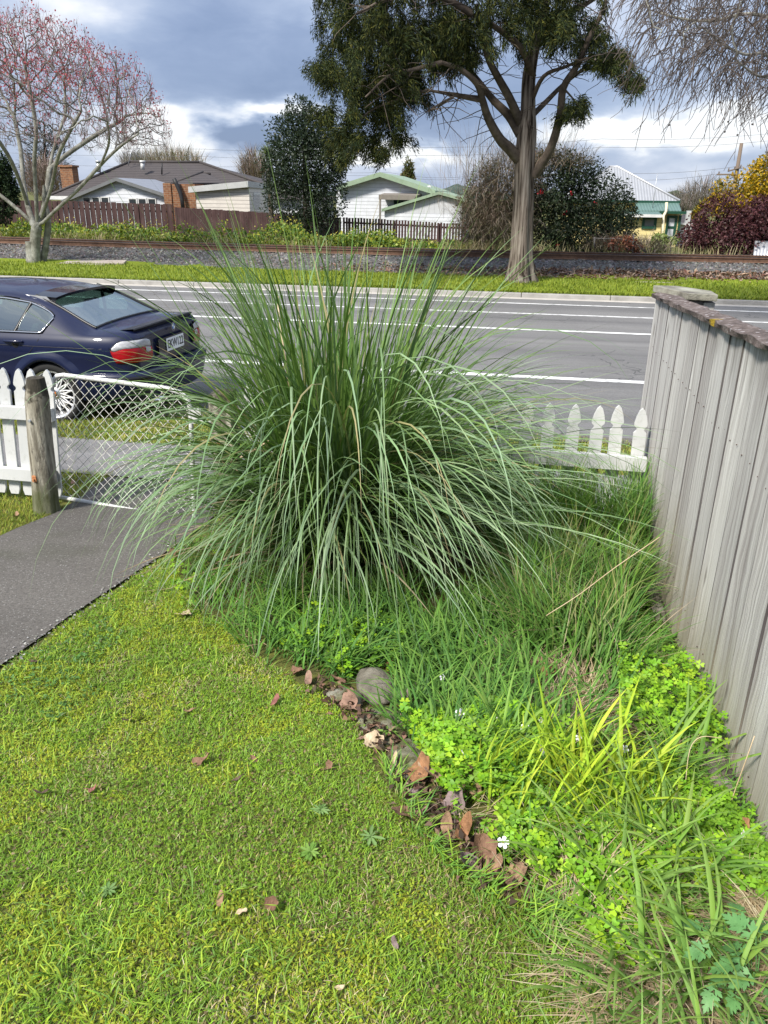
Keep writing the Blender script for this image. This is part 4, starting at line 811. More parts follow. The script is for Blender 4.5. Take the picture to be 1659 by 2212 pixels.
# ---------------------------------------------------------------- bare tree whose hanging twigs come in over the fence corner
yb_ = 15.5
t_ = thing('bare_tree', (6.8, yb_, 0), 'leafless tree with long drooping twigs and tiny seed balls, hanging above the yellow conifer', 'tree')
trunk = smooth_line([(6.8, yb_, -0.05), (6.7, yb_, 1.5), (6.5, yb_, 3.0), (6.2, yb_, 4.6), (6.0, yb_, 6.2), (5.8, yb_, 7.6)], 4)
lim = [([(1830, 330), (1740, 190), (1659, 120), (1610, 118), (1560, 95), (1520, 60)], [0, -.2, -.4, -.6, -.8, -1]), ([(1800, 180), (1700, 60), (1620, 30), (1540, 45), (1470, 40), (1400, 20)], [0, .2, .4, .5, .7, .9]),
       ([(1780, 60), (1680, -40), (1580, -60), (1480, -30), (1400, -20)], [0, -.2, -.5, -.9, -1.2]), ([(1740, 190), (1690, 160), (1640, 165), (1590, 130)], [-.2, -.6, -1.1, -1.5]), ([(1770, -40), (1640, -140), (1500, -150), (1400, -110)], [0, .4, .9, 1.3])]
chains = [(trunk, -1)]; allp = list(trunk)
for pts, dy in lim:
    c_ = px_line(pts, yb_, dy, 4); pi_ = min(range(len(allp)), key=lambda i: (Vector(allp[i]) - Vector(c_[0])).length); chains.append((c_, pi_)); allp += c_
n = 1500; px = rng.uniform(1370, 1800, n); py = rng.uniform(-170, 190, n); dyy = rng.uniform(-1.8, 1.8, n); att = np.array([YY(a, b, yb_ + c) for a, b, c in zip(px, py, dyy)])
att = att[(py < np.interp(px, [1370, 1450, 1660], [60, 140, 190]))]
nodes, par = colonize(chains, att, 0.13, 1.3, 0.22, 60, (-0.05, 0, -0.05), 0.25); rad, ch = radii(nodes, par, 0.0062, 2.5); rad = rad * np.interp(rad, [0.0062, 0.03, rad[0]], [1, 1.0, 0.26 / rad[0]])
a, b = MB(), MB(); tree_tubes(a, b, nodes, par, rad, ch, 0.02)
a.build('trunk', M['greybark'], t_, fix=False); balls = []
tips = [i for i in range(len(nodes)) if len(ch[i]) == 0]; cand = tips * 2 + list(rng.choice(len(nodes), 260))
for i in cand:
    p = Vector(nodes[i])
    if p.x > 5.6 or rad[i] > 0.03: continue
    d = Vector((random.uniform(-.8, .4), random.uniform(-.6, .6), random.uniform(-.5, .3))).normalized(); ln = random.uniform(0.4, 1.5) * (1.0 if p.x > 2 else 0.7); m_ = 9; q = [p]
    for j in range(m_):
        d = (d + Vector((random.uniform(-.3, .25), random.uniform(-.3, .3), -0.24 if j < 7 else 0.25))).normalized(); q.append(q[-1] + d * ln / m_)
        if random.random() < 0.22:
            e = (d + Vector((random.uniform(-.9, .9), random.uniform(-.9, .9), random.uniform(-.4, .5)))).normalized(); s_ = [q[-1]]
            for jj in range(3): e = (e + Vector((0, 0, -0.15))).normalized(); s_.append(s_[-1] + e * ln * 0.09)
            b.tube(s_, [0.0055, 0.005, 0.0045, 0.004], 3, cap=False)
    b.tube(q, list(np.linspace(0.0078, 0.0042, m_ + 1)), 3, cap=False)
    if random.random() < 0.06: balls.append(q[-1])
b.build('crown', M['twig2'], t_, fix=False)
mb = MB()
for p in balls:
    mb.tube([p, p + Vector((0, 0, -0.05))], 0.002, 3); mb.lathe([(0.001, -0.083), (0.014, -0.077), (0.02, -0.065), (0.014, -0.053), (0.001, -0.047)], p, 'z', 6)
mb.build('seed_balls', M['twig2'], t_, fix=False)

# ---------------------------------------------------------------- evergreens and shrubs beyond the railway
def stem(par, pts, r0, r1, m='darklimb', name='trunk'):
    L = smooth_line(pts, 3); mb = MB(); mb.tube(L, list(np.linspace(r0, r1, len(L))), 8); mb.build(name, M[m], par, fix=False)
def bl(px, py, y, rx, rz, ry=None):   # a crown lump from its place and pixel radii
    c = YY(px, py, y); k = y / 1600.0; return (tuple(c), (rx * k, (ry if ry else rx) * k, rz * k))
t_ = thing('evergreen_tree', (-10.7, 39, 0), 'tall dense dark-leaved evergreen between the shed and the white gabled house', 'tree')
stem(t_, [(-10.7, 39, -0.2), (-10.65, 39, 2), (-10.7, 39, 5.2)], 0.25, 0.06)
bb = [bl(650, 262, 39, 42, 42), bl(628, 300, 39, 50, 50), bl(690, 290, 39, 48, 45), bl(655, 350, 39, 78, 60), bl(640, 420, 39, 72, 60), bl(700, 410, 39, 50, 60), bl(668, 470, 39, 60, 40), bl(648, 238, 39, 26, 26), bl(705, 345, 39, 44, 50), bl(600, 370, 39, 34, 50)]
canopy('crown', bb, 20000, 0.15, [(0.018, 0.030, 0.016), (0.03, 0.045, 0.026), (0.05, 0.068, 0.045)], M['leaf'], t_, [4, 3, 1.2], thr=0.36, shell=0.35, aspect=0.45)
t_ = thing('cabbage_tree', (-12.6, 40.2, 0), 'spiky cabbage tree head poking out behind the tall dark evergreen', 'tree')
c = V3((-12.878, 40.200, 3.930)); stem(t_, [(c.x + .1, 40.2, -0.3), c], 0.14, 0.1)
n = 260; cl = pal(n, [(0.10, 0.14, 0.05), (0.15, 0.18, 0.08)]); v, q, cc = blades(np.tile(np.array(c), (n, 1)), rng.uniform(0, 2 * pi, n), rng.uniform(0.5, 0.8, n), np.full(n, 0.05), rng.uniform(0.2, 1.9, n), rng.uniform(0.8, 2.5, n), cl, cl, 3, floor=False); np_mesh('crown', v, q, M['leaf'], t_, cc)
t_ = thing('camellia_bush', (1.8, 30, 0), 'large rounded dark bush with a few red blooms, behind the conifer trunk', 'bush')
stem(t_, [(1.6, 30.3, -0.1), (1.5, 30.3, 1.5), (1.5, 30.3, 2.8)], 0.12, 0.04)
bb = [bl(1200, 400, 30, 75, 65), bl(1235, 450, 30, 85, 90), bl(1310, 470, 30, 60, 70), bl(1195, 480, 30, 70, 70), bl(1335, 450, 30, 34, 40), bl(1250, 385, 30, 44, 40), bl(1270, 500, 30, 80, 45), bl(1340, 495, 30, 32, 40)]
canopy('crown', bb, 22000, 0.115, [(0.014, 0.024, 0.011), (0.026, 0.042, 0.018), (0.05, 0.072, 0.035)], M['leaf'], t_, [4, 3, 1], thr=0.34, shell=0.3, aspect=0.42, droop=0.5)
n = 6; px = rng.uniform(1150, 1350, n); py = rng.uniform(380, 520, n); P = np.array([YY(a, b, 28.6 + rng.uniform(0, .4)) for a, b in zip(px, py)]); P[0] = YY(1165, 416, 28.6); P[1] = YY(1204, 528, 28.7); P[2] = YY(1170, 414, 28.6); 
for p_ in P:
    q_ = p_ + rng.normal(size=(7, 3)) * 0.03; v, q, c = cards(q_, rng.normal(size=(7, 3)), rng.normal(size=(7, 3)), np.full(7, 0.07), np.full(7, 0.06), pal(7, [(0.36, 0.02, 0.025), (0.27, 0.015, 0.025)])); np_mesh('bloom', v, q, M['petal'], t_, c)
def twiggy(name, blobs, n, par, cols, ln=(0.3, 0.8), w_=0.012, mat='dead', th=(0.1, 1.3), dr=1.2, shell=0.3, thr=0.35, wig=0.8):
    P, D = crown_pts(blobs, n, shell, 1.2, thr, 5); az = np.arctan2(D[:, 1], D[:, 0]) + rng.normal(0, 0.8, n); cl = pal(n, cols, 0.25)
    t0 = rng.uniform(*th, n); v, q, c = blades(P, az, rng.uniform(*ln, n), np.full(n, w_) * rng.uniform(.6, 1.4, n), t0, t0 + rng.uniform(0.2, dr, n), cl, cl, 4, floor=False, wig=wig); return np_mesh(name, v, q, M[mat], par, c)
t_ = thing('tangled_bush', (-1.2, 29.3, 0), 'brown tangled mound of dead vines leaning on the dark camellia bush', 'bush')
bb = [bl(1060, 440, 29.3, 62, 75), bl(1100, 400, 29.3, 60, 60), bl(1020, 470, 29.3, 40, 60), bl(1085, 500, 29.3, 65, 45), bl(1150, 345, 30, 50, 18), bl(1210, 350, 30, 60, 16)]
twiggy('vines', bb, 11000, t_, [(0.17, 0.135, 0.10), (0.24, 0.20, 0.16), (0.11, 0.085, 0.06)], (0.3, 0.9), 0.014, th=(0.2, 1.9), dr=1.6)
canopy('leaves', bb, 5200, 0.09, [(0.05, 0.062, 0.025), (0.09, 0.09, 0.04), (0.13, 0.105, 0.065)], M['leaf'], t_, thr=0.44, shell=0.3)
twiggy('sprigs', [bl(1000, 425, 29.3, 60, 60), bl(1180, 330, 30, 60, 20), bl(1050, 375, 29.3, 60, 30)], 420, t_, [(0.2, 0.165, 0.135)], (0.8, 1.8), 0.01, th=(-0.3, 0.9), dr=0.8)
t_ = thing('burgundy_shrub', (7.3, 31, 0), 'wide burgundy-leaved shrub in front of the yellow conifer', 'shrub')
stem(t_, [(7.2, 31, 0), (7.3, 31, 0.8), (7.4, 31, 1.6)], 0.1, 0.03)
bb = [bl(1560, 470, 31, 50, 42), bl(1610, 470, 31, 60, 44), bl(1530, 510, 31, 55, 32), bl(1590, 510, 31, 75, 38), bl(1660, 480, 31, 55, 50), bl(1500, 525, 31, 26, 18), bl(1650, 450, 31, 36, 25), bl(1700, 500, 31, 60, 50)]
canopy('crown', bb, 12500, 0.125, [(0.05, 0.016, 0.02), (0.085, 0.03, 0.034), (0.13, 0.06, 0.06)], M['leaf'], t_, [4, 3, 1.4], thr=0.4, shell=0.3, droop=0.3)
t_ = thing('golden_conifer', (9.5, 36, 0), 'golden yellow conifer rising behind the burgundy shrub', 'tree')
stem(t_, [(9.4, 36, -0.1), (9.4, 36, 2), (9.5, 36, 4)], 0.18, 0.05)
bb = [bl(1655, 400, 36, 55, 44), bl(1600, 415, 36, 48, 34), bl(1690, 380, 36, 60, 50), bl(1565, 440, 36, 34, 22), bl(1640, 445, 36, 60, 30), bl(1730, 430, 36, 60, 60)]
canopy('crown', bb, 11500, 0.16, [(0.42, 0.27, 0.012), (0.32, 0.215, 0.015), (0.13, 0.115, 0.015), (0.06, 0.065, 0.012)], M['leaf'], t_, [3.4, 2.4, 1.4, 1.2], thr=0.40, shell=0.4, aspect=0.4)
t_ = thing('golden_shrub', (6.8, 40, 0), 'small golden shrub next to the burgundy one, below the far bare trees', 'shrub')
canopy('crown', [bl(1530, 450, 40, 20, 14), bl(1515, 465, 40, 16, 16)], 900, 0.15, [(0.30, 0.20, 0.012), (0.14, 0.12, 0.02), (0.06, 0.065, 0.015)], M['leaf'], t_)
stem(t_, [(8.222, 40.000, 0.403), (8.066, 40.000, 1.608)], 0.05, 0.02)
t_ = thing('dark_conifer', (-29, 38, 0), 'dark clipped conifer at the end of the ridged maroon fence, behind the red-budded tree', 'tree')
stem(t_, [(-26.594, 38.000, -0.253), (-26.249, 38.000, 1.526), (-25.942, 38.000, 3.240)], 0.16, 0.04)
canopy('crown', [bl(8, 400, 38, 28, 60), bl(20, 420, 38, 20, 40), bl(-10, 420, 38, 34, 70), bl(5, 360, 38, 16, 30)], 5200, 0.16, [(0.014, 0.026, 0.012), (0.03, 0.05, 0.02)], M['needle'], t_, thr=0.3, shell=0.35)
t_ = thing('dark_conifer', (-40, 75, 0), 'distant dark feathery conifer seen through the crown of the bare tree', 'tree')
c0, c1 = V3((-47.004, 75.000, 0.958)), V3((-46.016, 75.000, 8.249)); stem(t_, [c0, (c0 + c1) / 2, c1], 0.3, 0.05)
twiggy('crown', [bl(98, 340, 75, 42, 50), bl(100, 380, 75, 50, 40), bl(95, 300, 75, 28, 34)], 2400, t_, [(0.03, 0.042, 0.035), (0.055, 0.065, 0.05)], (0.5, 1.3), 0.09, th=(0.8, 1.7), dr=0.5)
t_ = thing('columnar_tree', (-12, 85, 0), 'slim columnar tree standing beyond the roof of the pale green barged house', 'tree')
stem(t_, [(-12.346, 85.000, 2.270), (-12.411, 85.000, 4.886)], 0.2, 0.06)
canopy('crown', [bl(882, 372, 85, 10.5, 24), bl(877, 386, 85, 12, 13), bl(886, 388, 85, 10, 12)], 2600, 0.24, [(0.055, 0.07, 0.02), (0.11, 0.105, 0.03), (0.16, 0.12, 0.05)], M['leaf'], t_, thr=0.3)
# far leafless trees, a soft brown haze of twigs each
for px, py, y, rx, rz, cols, lab in ((375, 352, 95, 62, 22, [(0.30, 0.26, 0.20), (0.24, 0.20, 0.16)], 'far pale bare tree showing above the dark tiled roof'),
                                     (300, 356, 100, 40, 14, [(0.27, 0.25, 0.24)], 'far faint bare tree above the roof end near the chimney flue'), (548, 372, 85, 30, 30, [(0.26, 0.21, 0.18), (0.2, 0.16, 0.14)], 'far bare tree between the dark roof and the tall evergreen'),
                                     (1520, 430, 100, 48, 28, [(0.24, 0.21, 0.19), (0.19, 0.165, 0.15)], 'far rounded bare tree beyond the villa roof'), (1470, 445, 110, 32, 18, [(0.17, 0.16, 0.14)], 'far low bare tree next to the corner of the villa roof'), (95, 395, 70, 40, 40, [(0.2, 0.15, 0.13), (0.27, 0.21, 0.19)], 'reddish bare tree behind the fork of the bare tree with red buds'), (1595, 440, 110, 40, 20, [(0.12, 0.125, 0.1)], 'far dark bare tree behind the golden conifer')):
    c = V3(YY(px, py, y)); t_ = thing('bare_tree', (c.x, y, -0.6), lab, 'tree', 'far bare trees'); stem(t_, [(c.x, y, -0.6), (c.x, y, c.z - 0.2), (c.x + 0.1, y, c.z + rz * y / 2600)], 0.22, 0.04, 'twig2')
    twiggy('crown', [bl(px, py, y, rx, rz), bl(px - rx * .3, py + rz * .2, y, rx * .6, rz * .7), bl(px + rx * .35, py + rz * .25, y, rx * .6, rz * .7)], 1500, t_, cols, (0.7, 2.0), 0.05, th=(0.0, 1.0), dr=0.6, thr=0.36)

# ---------------------------------------------------------------- weeds along the railway
def weedband(name, xr, vr, n, hr, cols, flower=None, size=0.11, seed=0, thr=0.4):
    x = rng.uniform(*xr, n); v_ = rng.uniform(*vr, n); y = v_ + rb(x); lump = fbm(x * 0.8, y * 0.8, 0, 40 + seed, 3); ok = lump > thr; x, y, lump = x[ok], y[ok], lump[ok]; n = len(x)
    hmax = (hr[0] + (hr[1] - hr[0]) * np.clip((lump - thr) * 2.6, 0, 1)); z = bank(x, y).clip(0) + 0.02 + hmax * rng.random(n) ** 0.6; P = np.stack([x, y, z], 1)
    cl = pal(n, cols, 0.25); cl *= (0.7 + 0.7 * fbm(x * 1.7, y * 1.7, z * 1.7, 12, 3))[:, None]
    v, q, c = cards(P, rng.normal(size=(n, 3)) + [0, 0, 0.25], rng.normal(size=(n, 3)) * 0.7 + [0, -0.3, 0.9], size * rng.uniform(0.6, 1.5, n), size * 0.55 * rng.uniform(0.6, 1.4, n), cl); parts = [(v, q, c)]
    if flower is not None:
        m_ = n // 14; i = rng.choice(n, m_); Pf = P[i].copy(); Pf[:, 2] = bank(Pf[:, 0], Pf[:, 1]).clip(0) + hmax[i] * rng.uniform(0.95, 1.35, m_); parts.append(cards(Pf, rng.normal(size=(m_, 3)), rng.normal(size=(m_, 3)), np.full(m_, 0.06), np.full(m_, 0.05), pal(m_, [flower])))
    v, q, c = join(parts); return kind(np_mesh(name, v, q, M['leaf'], None, c), 'stuff')
GW = [(0.10, 0.165, 0.025), (0.15, 0.215, 0.03), (0.06, 0.11, 0.02), (0.23, 0.25, 0.03)]
weedband('weeds', (-26, -5), (28.6, 31.5), 21000, (0.2, 0.85), GW, (0.42, 0.38, 0.06), 0.13, 0, 0.36)
weedband('weeds', (-26, -5), (28.2, 29.4), 9000, (0.1, 0.4), [(0.20, 0.21, 0.03), (0.14, 0.18, 0.025), (0.09, 0.13, 0.02)], None, 0.11, 3, 0.4)
weedband('weeds', (-7, -1), (29, 32), 7000, (0.2, 0.7), GW, (0.45, 0.40, 0.08), 0.13, 1, 0.42)
n = 5200; x = rng.uniform(-26, 9, n); v_ = rng.uniform(27.9, 29.2, n); ok = fbm(x * 0.5, v_, 0, 77, 3) > 0.47; x, v_ = x[ok], v_[ok]; n = len(x); y = v_ + rb(x); P = np.stack([x, y, bank(x, y)], 1); cl = pal(n, [(0.36, 0.30, 0.18), (0.28, 0.24, 0.12), (0.2, 0.2, 0.08)])
v, q, c = blades(P, rng.uniform(0, 2 * pi, n), rng.uniform(0.2, 0.55, n), np.full(n, 0.02), rng.uniform(0, 0.5, n), rng.uniform(0.3, 1.4, n), cl, cl, 3, floor=False); kind(np_mesh('dry_grass', v, q, M['blade'], None, c), 'stuff')
# dead brush heap in front of the villa
t_ = thing('brush_heap', (3.6, 29, 0.2), 'low heap of dry grey and rusty brush in front of the yellow villa', 'brush heap')
twiggy('sticks', [bl(1330, 530, 29, 48, 16), bl(1290, 530, 29, 22, 14), bl(1400, 535, 29, 40, 12)], 2000, t_, [(0.28, 0.23, 0.19), (0.2, 0.16, 0.13), (0.34, 0.29, 0.22)], (0.25, 0.7), 0.014, th=(0.4, 1.7), dr=0.8)
canopy('dead_fronds', [bl(1345, 527, 28.7, 30, 12), bl(1375, 536, 28.7, 20, 8)], 900, 0.14, [(0.26, 0.085, 0.05), (0.18, 0.06, 0.04), (0.33, 0.15, 0.09)], M['dead'], t_, aspect=0.3)
mb = MB(); mb.tube([(2.304, 28.400, 0.619), (2.296, 28.400, 0.960)], 0.03, 5); mb.tube([(2.232, 28.500, 0.910), (3.146, 28.500, 0.914), (3.611, 28.500, 0.821), (4.046, 28.500, 0.505)], 0.025, 5); mb.tube([(3.581, 28.400, 0.500), (3.551, 28.400, 1.074)], 0.025, 5); mb.build('stake', M['twig'], t_)
t_ = thing('sapling', (4.6, 29.2, 0.1), 'small bright green sapling against the yellow villa wall', 'sapling')
for k, (dx, dp) in enumerate(((0, 0), (14, 6), (26, -4))):
    stem(t_, [YY(1422 + dx, 545, 29.2), YY(1424 + dx + dp * .3, 525, 29.2), YY(1423 + dx + dp, 512, 29.2)], 0.025, 0.012, 'twig', 'stem')
canopy('leaves', [bl(1424, 517, 29.2, 15, 14), bl(1421, 530, 29.2, 12, 8), bl(1455, 516, 29.2, 8, 6)], 420, 0.16, [(0.15, 0.20, 0.05), (0.20, 0.24, 0.08)], M['leaf'], t_, droop=0.9, aspect=0.4)
t_ = thing('iron_sheet', (8.3, 29.5, 0.3), 'leaning sheet of grey corrugated iron in front of the burgundy shrub', 'iron sheet')
a, b = V3((7.753, 29.600, 0.495)), V3((7.801, 29.900, 0.887)); mb = MB(); xx = np.linspace(0, 1.9, 60); rows = [[(a.x + x, a.y + 0.02 * sin(x * 62), a.z - 0.1) for x in xx], [(b.x + x, b.y + 0.02 * sin(x * 62), b.z) for x in xx], [(b.x + x, b.y + 0.02 * sin(x * 62) + 0.012, b.z) for x in xx], [(a.x + x, a.y + 0.02 * sin(x * 62) + 0.012, a.z - 0.1) for x in xx]]
mb.grid(rows, 0, True); mb.build('sheet', M['steel'], t_, fix=False)
# boards and log lying at the foot of the bank
M['oldtimber'] = pbr('bleached_timber', [(0.3, (0.25, 0.21, 0.17)), (0.7, (0.44, 0.39, 0.34))], 5, stretch=(0.25, 4, 4), rough=0.9, bump=0.3)
t_ = thing('timber_board', (-12.8, 22.9, 0.1), 'pale old board lying on gravel beside the red-budded tree', 'board')
a, b = V3((-14.181, 22.700, 0.050)), V3((-12.043, 22.900, 0.118)); mb = MB(); up = Vector((0, 0, 0.05)); w1, w2 = Vector((0.12, 0.45, 0.05)), Vector((-0.1, 0.4, 0.05)); mb.hexa([a, b, b + w2, a + w1], [a + up, b + up, b + w2 + up, a + w1 + up]); mb.build('plank', M['oldtimber'], t_, bevel=0.008)
a, b = V3((-13.303, 22.600, 0.067)), V3((-12.542, 22.600, 0.074)); mb = MB(); mb.hexa([a, b, b + Vector((0, .12, 0)), a + Vector((0, .12, 0))], [a + up * .8, b + up * .8, b + Vector((0, .12, .04)), a + Vector((0, .12, .04))]); mb.build('broken_piece', M['oldtimber'], t_, bevel=0.005)
mb = MB(); mb.tube(smooth_line([(2.927, 22.400, 0.074), (3.576, 22.400, 0.081), (4.292, 22.400, 0.067), (4.788, 22.400, 0.065)], 3), [0.03, 0.035, 0.04, 0.04, 0.038, 0.036, 0.04, 0.035, 0.03, 0.03], 7); tag(mb.build('fallen_pole', M['oldtimber']), 'thin bleached pole lying along the edge of the far verge', 'pole')
# ---------------------------------------------------------------- white picket fence
def paint_ex(t, tc, v, col):
    f = t.node('ShaderNodeMapRange', {'Value': t.noise(tc, 26, 6, 0.7), 'From Min': 0.58, 'From Max': 0.72, 'To Max': 0.6}).outputs[0]
    return t.mixc(f, col, (0.27, 0.27, 0.23))
M['pwhite'] = pbr('white_fence_paint', [(0.3, (0.44, 0.45, 0.45)), (0.7, (0.55, 0.555, 0.55))], 5, stretch=(1, 1, 0.3), rough=0.5, bump=0.12, bscale=40, extra=paint_ex)
def post_ex(t, tc, v, col):
    s = t.noise(t.mapping(tc, (22, 22, 2.2)), 1.6, 6, 0.6); col = t.mixc(1.0, col, t.ramp(s, [(0.36, (0.42, 0.40, 0.37)), (0.6, (1.12, 1.12, 1.1))]), 'MULTIPLY')
    z = t.node('ShaderNodeSeparateXYZ', {0: tc}).outputs[2]; n = t.noise(tc, 13, 6, 0.7)
    top = t.node('ShaderNodeMapRange', {'Value': t.math('MULTIPLY_ADD', n, 0.42, z), 'From Min': 1.19, 'From Max': 1.24}).outputs[0]; col = t.mixc(t.math('MULTIPLY', top, 0.85), col, (0.022, 0.02, 0.016))
    sp = t.node('ShaderNodeMapRange', {'Value': t.noise(t.mapping(tc, (30, 30, 9)), 1.0, 6, 0.7), 'From Min': 0.54, 'From Max': 0.64}).outputs[0]; col = t.mixc(t.math('MULTIPLY', sp, 0.7), col, (0.07, 0.06, 0.05))
    moss = t.node('ShaderNodeMapRange', {'Value': t.math('MULTIPLY_ADD', n, -0.25, z), 'From Min': 0.36, 'From Max': 0.22}).outputs[0]; return t.mixc(t.math('MULTIPLY', moss, 0.7), col, (0.06, 0.075, 0.02))
M['oldpost'] = pbr('weathered_post', [(0.3, (0.19, 0.17, 0.13)), (0.55, (0.33, 0.31, 0.26)), (0.75, (0.45, 0.43, 0.38))], 10, stretch=(1, 1, 0.25), rough=0.95, bump=0.7, bscale=30, extra=post_ex, spec=0.1)
M['rust'] = pbr('rusty_plate', [(0.3, (0.25, 0.09, 0.03)), (0.7, (0.48, 0.22, 0.10))], 60, rough=0.9)
M['gatewhite'] = pbr('white_gate_enamel', [(0.3, (0.44, 0.44, 0.425)), (0.7, (0.55, 0.55, 0.54))], 14, rough=0.4, bump=0.1, bscale=40)
M['meshwire'] = pbr('painted_gate_wire', [(0.35, (0.42, 0.40, 0.34)), (0.65, (0.70, 0.69, 0.66))], 30, rough=0.6)

def picket(par, x, y, z0, z1, lean, wd=0.075, th=0.018):
    """Gothic picket: pointed head, notch below it, straight body with clipped foot."""
    h = wd / 2; H = z1 - z0
    out = [(-h * .72, 0), (h * .72, 0), (h, 0.035), (h, H - 0.155), (h * 1.0, H - 0.150), (h * .62, H - 0.135), (h * .60, H - 0.122), (h * .98, H - 0.108), (h * 1.02, H - 0.095), (h * .80, H - 0.055), (h * .45, H - 0.018), (0, H),
           (-h * .45, H - 0.018), (-h * .80, H - 0.055), (-h * 1.02, H - 0.095), (-h * .98, H - 0.108), (-h * .60, H - 0.122), (-h * .62, H - 0.135), (-h, H - 0.150), (-h, H - 0.155), (-h, 0.035)]
    mb = MB(); mb.prism([(x + a + lean * b, y, z0 + b) for a, b in out], (0, th, 0)); mb.build('picket', M['pwhite'], par, bevel=0.0025)
def rail_bar(par, a, b, hgt, th):
    a, b = V3(a), V3(b); mb = MB(); t_ = Vector((0, th, 0)); u = Vector((0, 0, hgt)); mb.hexa([a, b, b + t_, a + t_], [a + u, b + u, b + t_ + u, a + t_ + u]); mb.build('rail', M['pwhite'], par, bevel=0.003)
t_ = thing('picket_fence', (-4.2, 4.42, g1(-4.2, 4.42)), 'white picket fence ending at the old round post beside the gate', 'fence')
x = -3.02; k = 0
while x > -7.4:
    picket(t_, x, 4.44, 0.24 + 0.01 * random.random(), 1.125 + random.uniform(-.008, .008), 0.075 + random.uniform(-.012, .012), 0.078); x -= 0.104; k += 1
rail_bar(t_, (-7.4, 4.395, 0.80), (-2.935, 4.395, 0.79), 0.085, 0.04); rail_bar(t_, (-7.4, 4.395, 0.37), (-2.985, 4.395, 0.36), 0.085, 0.04)
# old round post, leaning a little
t_ = thing('gate_post', (-2.97, 4.24, g1(-2.97, 4.24)), 'old grey round timber post with a black top, in front of the picket fence end', 'post')
mb = MB(); a, b = Vector((-2.985, 4.25, 0.12)), Vector((-2.905, 4.25, 1.115)); L = [a.lerp(b, f) for f in np.linspace(0, 1, 24)]; NS = 20; vs = []
for i, p in enumerate(L):
    r_ = 0.072 + 0.010 * (1 - i / 23) + (0.012 * max(0, 1 - i / 4))
    if i > 20: r_ *= 1 - 0.09 * (i - 20)
    for j in range(NS):
        an = 2 * pi * j / NS; f = 1 + 0.07 * (vn(np.array([cos(an) * 2.5 + 9]), np.array([sin(an) * 2.5]), np.array([i * 0.22]), 3)[0] - 0.5) * 2; vs.append(p + Vector((cos(an), sin(an), 0)) * r_ * f)
mb.add(vs, [(i * NS + j, i * NS + (j + 1) % NS, (i + 1) * NS + (j + 1) % NS, (i + 1) * NS + j) for i in range(23) for j in range(NS)], 0, True); mb.add([v for v in vs[-NS:]], [tuple(range(NS))]); mb.build('shaft', M['oldpost'], t_, fix=False)
mb = MB(); mb.box(-2.985, -2.955, 4.163, 4.18, 0.455, 0.497); mb.tube([(-2.97, 4.17, 0.473), (-2.97, 4.15, 0.473)], 0.008, 8); mb.build('bolt_plate', M['rust'], t_, bevel=0.002)
mb = MB(); mb.tube([(-2.935, 4.185, 0.86), (-2.935, 4.16, 0.86)], 0.009, 8); mb.build('bolt', M['steel'], t_)

# tubular gate with chain link
def gp(u, z):     # a point of the gate's plane: u 0..1 from the hinge to the latch
    return Vector((-3.055 + u * 1.06, 4.50 - u * 0.14, 0)) + Vector(((0.11 - 0.06 * u) * (z - 0.2), 0, z))
t_ = thing('garden_gate', gp(0.5, 0.2), 'white tubular gate with chain link mesh between two old timber posts', 'gate')
zb, zt = (lambda u: 0.222 - 0.035 * u), (lambda u: 1.085 - 0.03 * u)
out = [gp(0.012, zb(0)), gp(0.005, 0.5), gp(0.0, 0.95), gp(0.012, 1.035), gp(0.045, zt(0) - 0.012), gp(0.09, zt(0.1)), gp(0.3, zt(.3)), gp(0.6, zt(.6)), gp(0.84, zt(.84)), gp(0.94, zt(.9) - 0.018), gp(0.985, zt(1) - 0.055), gp(1.0, zt(1) - 0.12), gp(1.0, 0.7), gp(1.0, 0.4), gp(1.0, zb(1))]
mb = MB(); mb.tube(out, 0.0145, 10); mb.tube([gp(0.012, zb(0)), gp(0.5, zb(.5)), gp(1.0, zb(1))], 0.0145, 10); mb.tube([gp(-.002, zb(0) - 0.03), gp(0.012, zb(0) + 0.02)], 0.0155, 8)
mb.build('frame', M['gatewhite'], t_, fix=False)
mb = MB(); S_ = 0.0555; u_len = 1.084
def clip_line(sl, c):     # diagonal z = sl * x + c inside the frame, x in metres along the gate
    pts = []
    for xx in np.linspace(0.01, u_len - 0.01, 90):
        z = sl * xx + c; u = xx / u_len
        ztop = zt(u) - (0.10 * max(0, (u - 0.88) / 0.12) ** 2) - (0.09 * max(0, (0.07 - u) / 0.07) ** 2)
        if zb(u) + 0.012 < z < ztop - 0.012: pts.append((u, z))
    return pts
for fam, sl in ((0, 0.95), (1, -0.95)):
    for c in np.arange(-1.1, 2.4, S_ * 1.3):
        p = clip_line(sl, c)
        if len(p) > 2:
            q = p[::3] + [p[-1]]; mb.tube([gp(u, z) + Vector((random.gauss(0, .0015), 0.003 * (1 if fam else -1) + 0.003 * sin(i * 2.1), random.gauss(0, .0015))) for i, (u, z) in enumerate(q)], 0.0019, 5, cap=False)
mb.build('chain_link', M['meshwire'], t_, fix=False)
mb = MB()
for z in np.arange(0.26, 1.02, 0.062):
    c = gp(0.005, z); mb.lathe([(0.0165, -0.002), (0.0175, 0), (0.0165, 0.002)], c, 'z', 10)
for u in np.arange(0.1, 0.9, 0.055):
    c = gp(u, zt(u)); mb.lathe([(0.0165, -0.002), (0.0175, 0), (0.0165, 0.002)], c, 'x', 10)
mb.build('lacing', M['meshwire'], t_, fix=False)
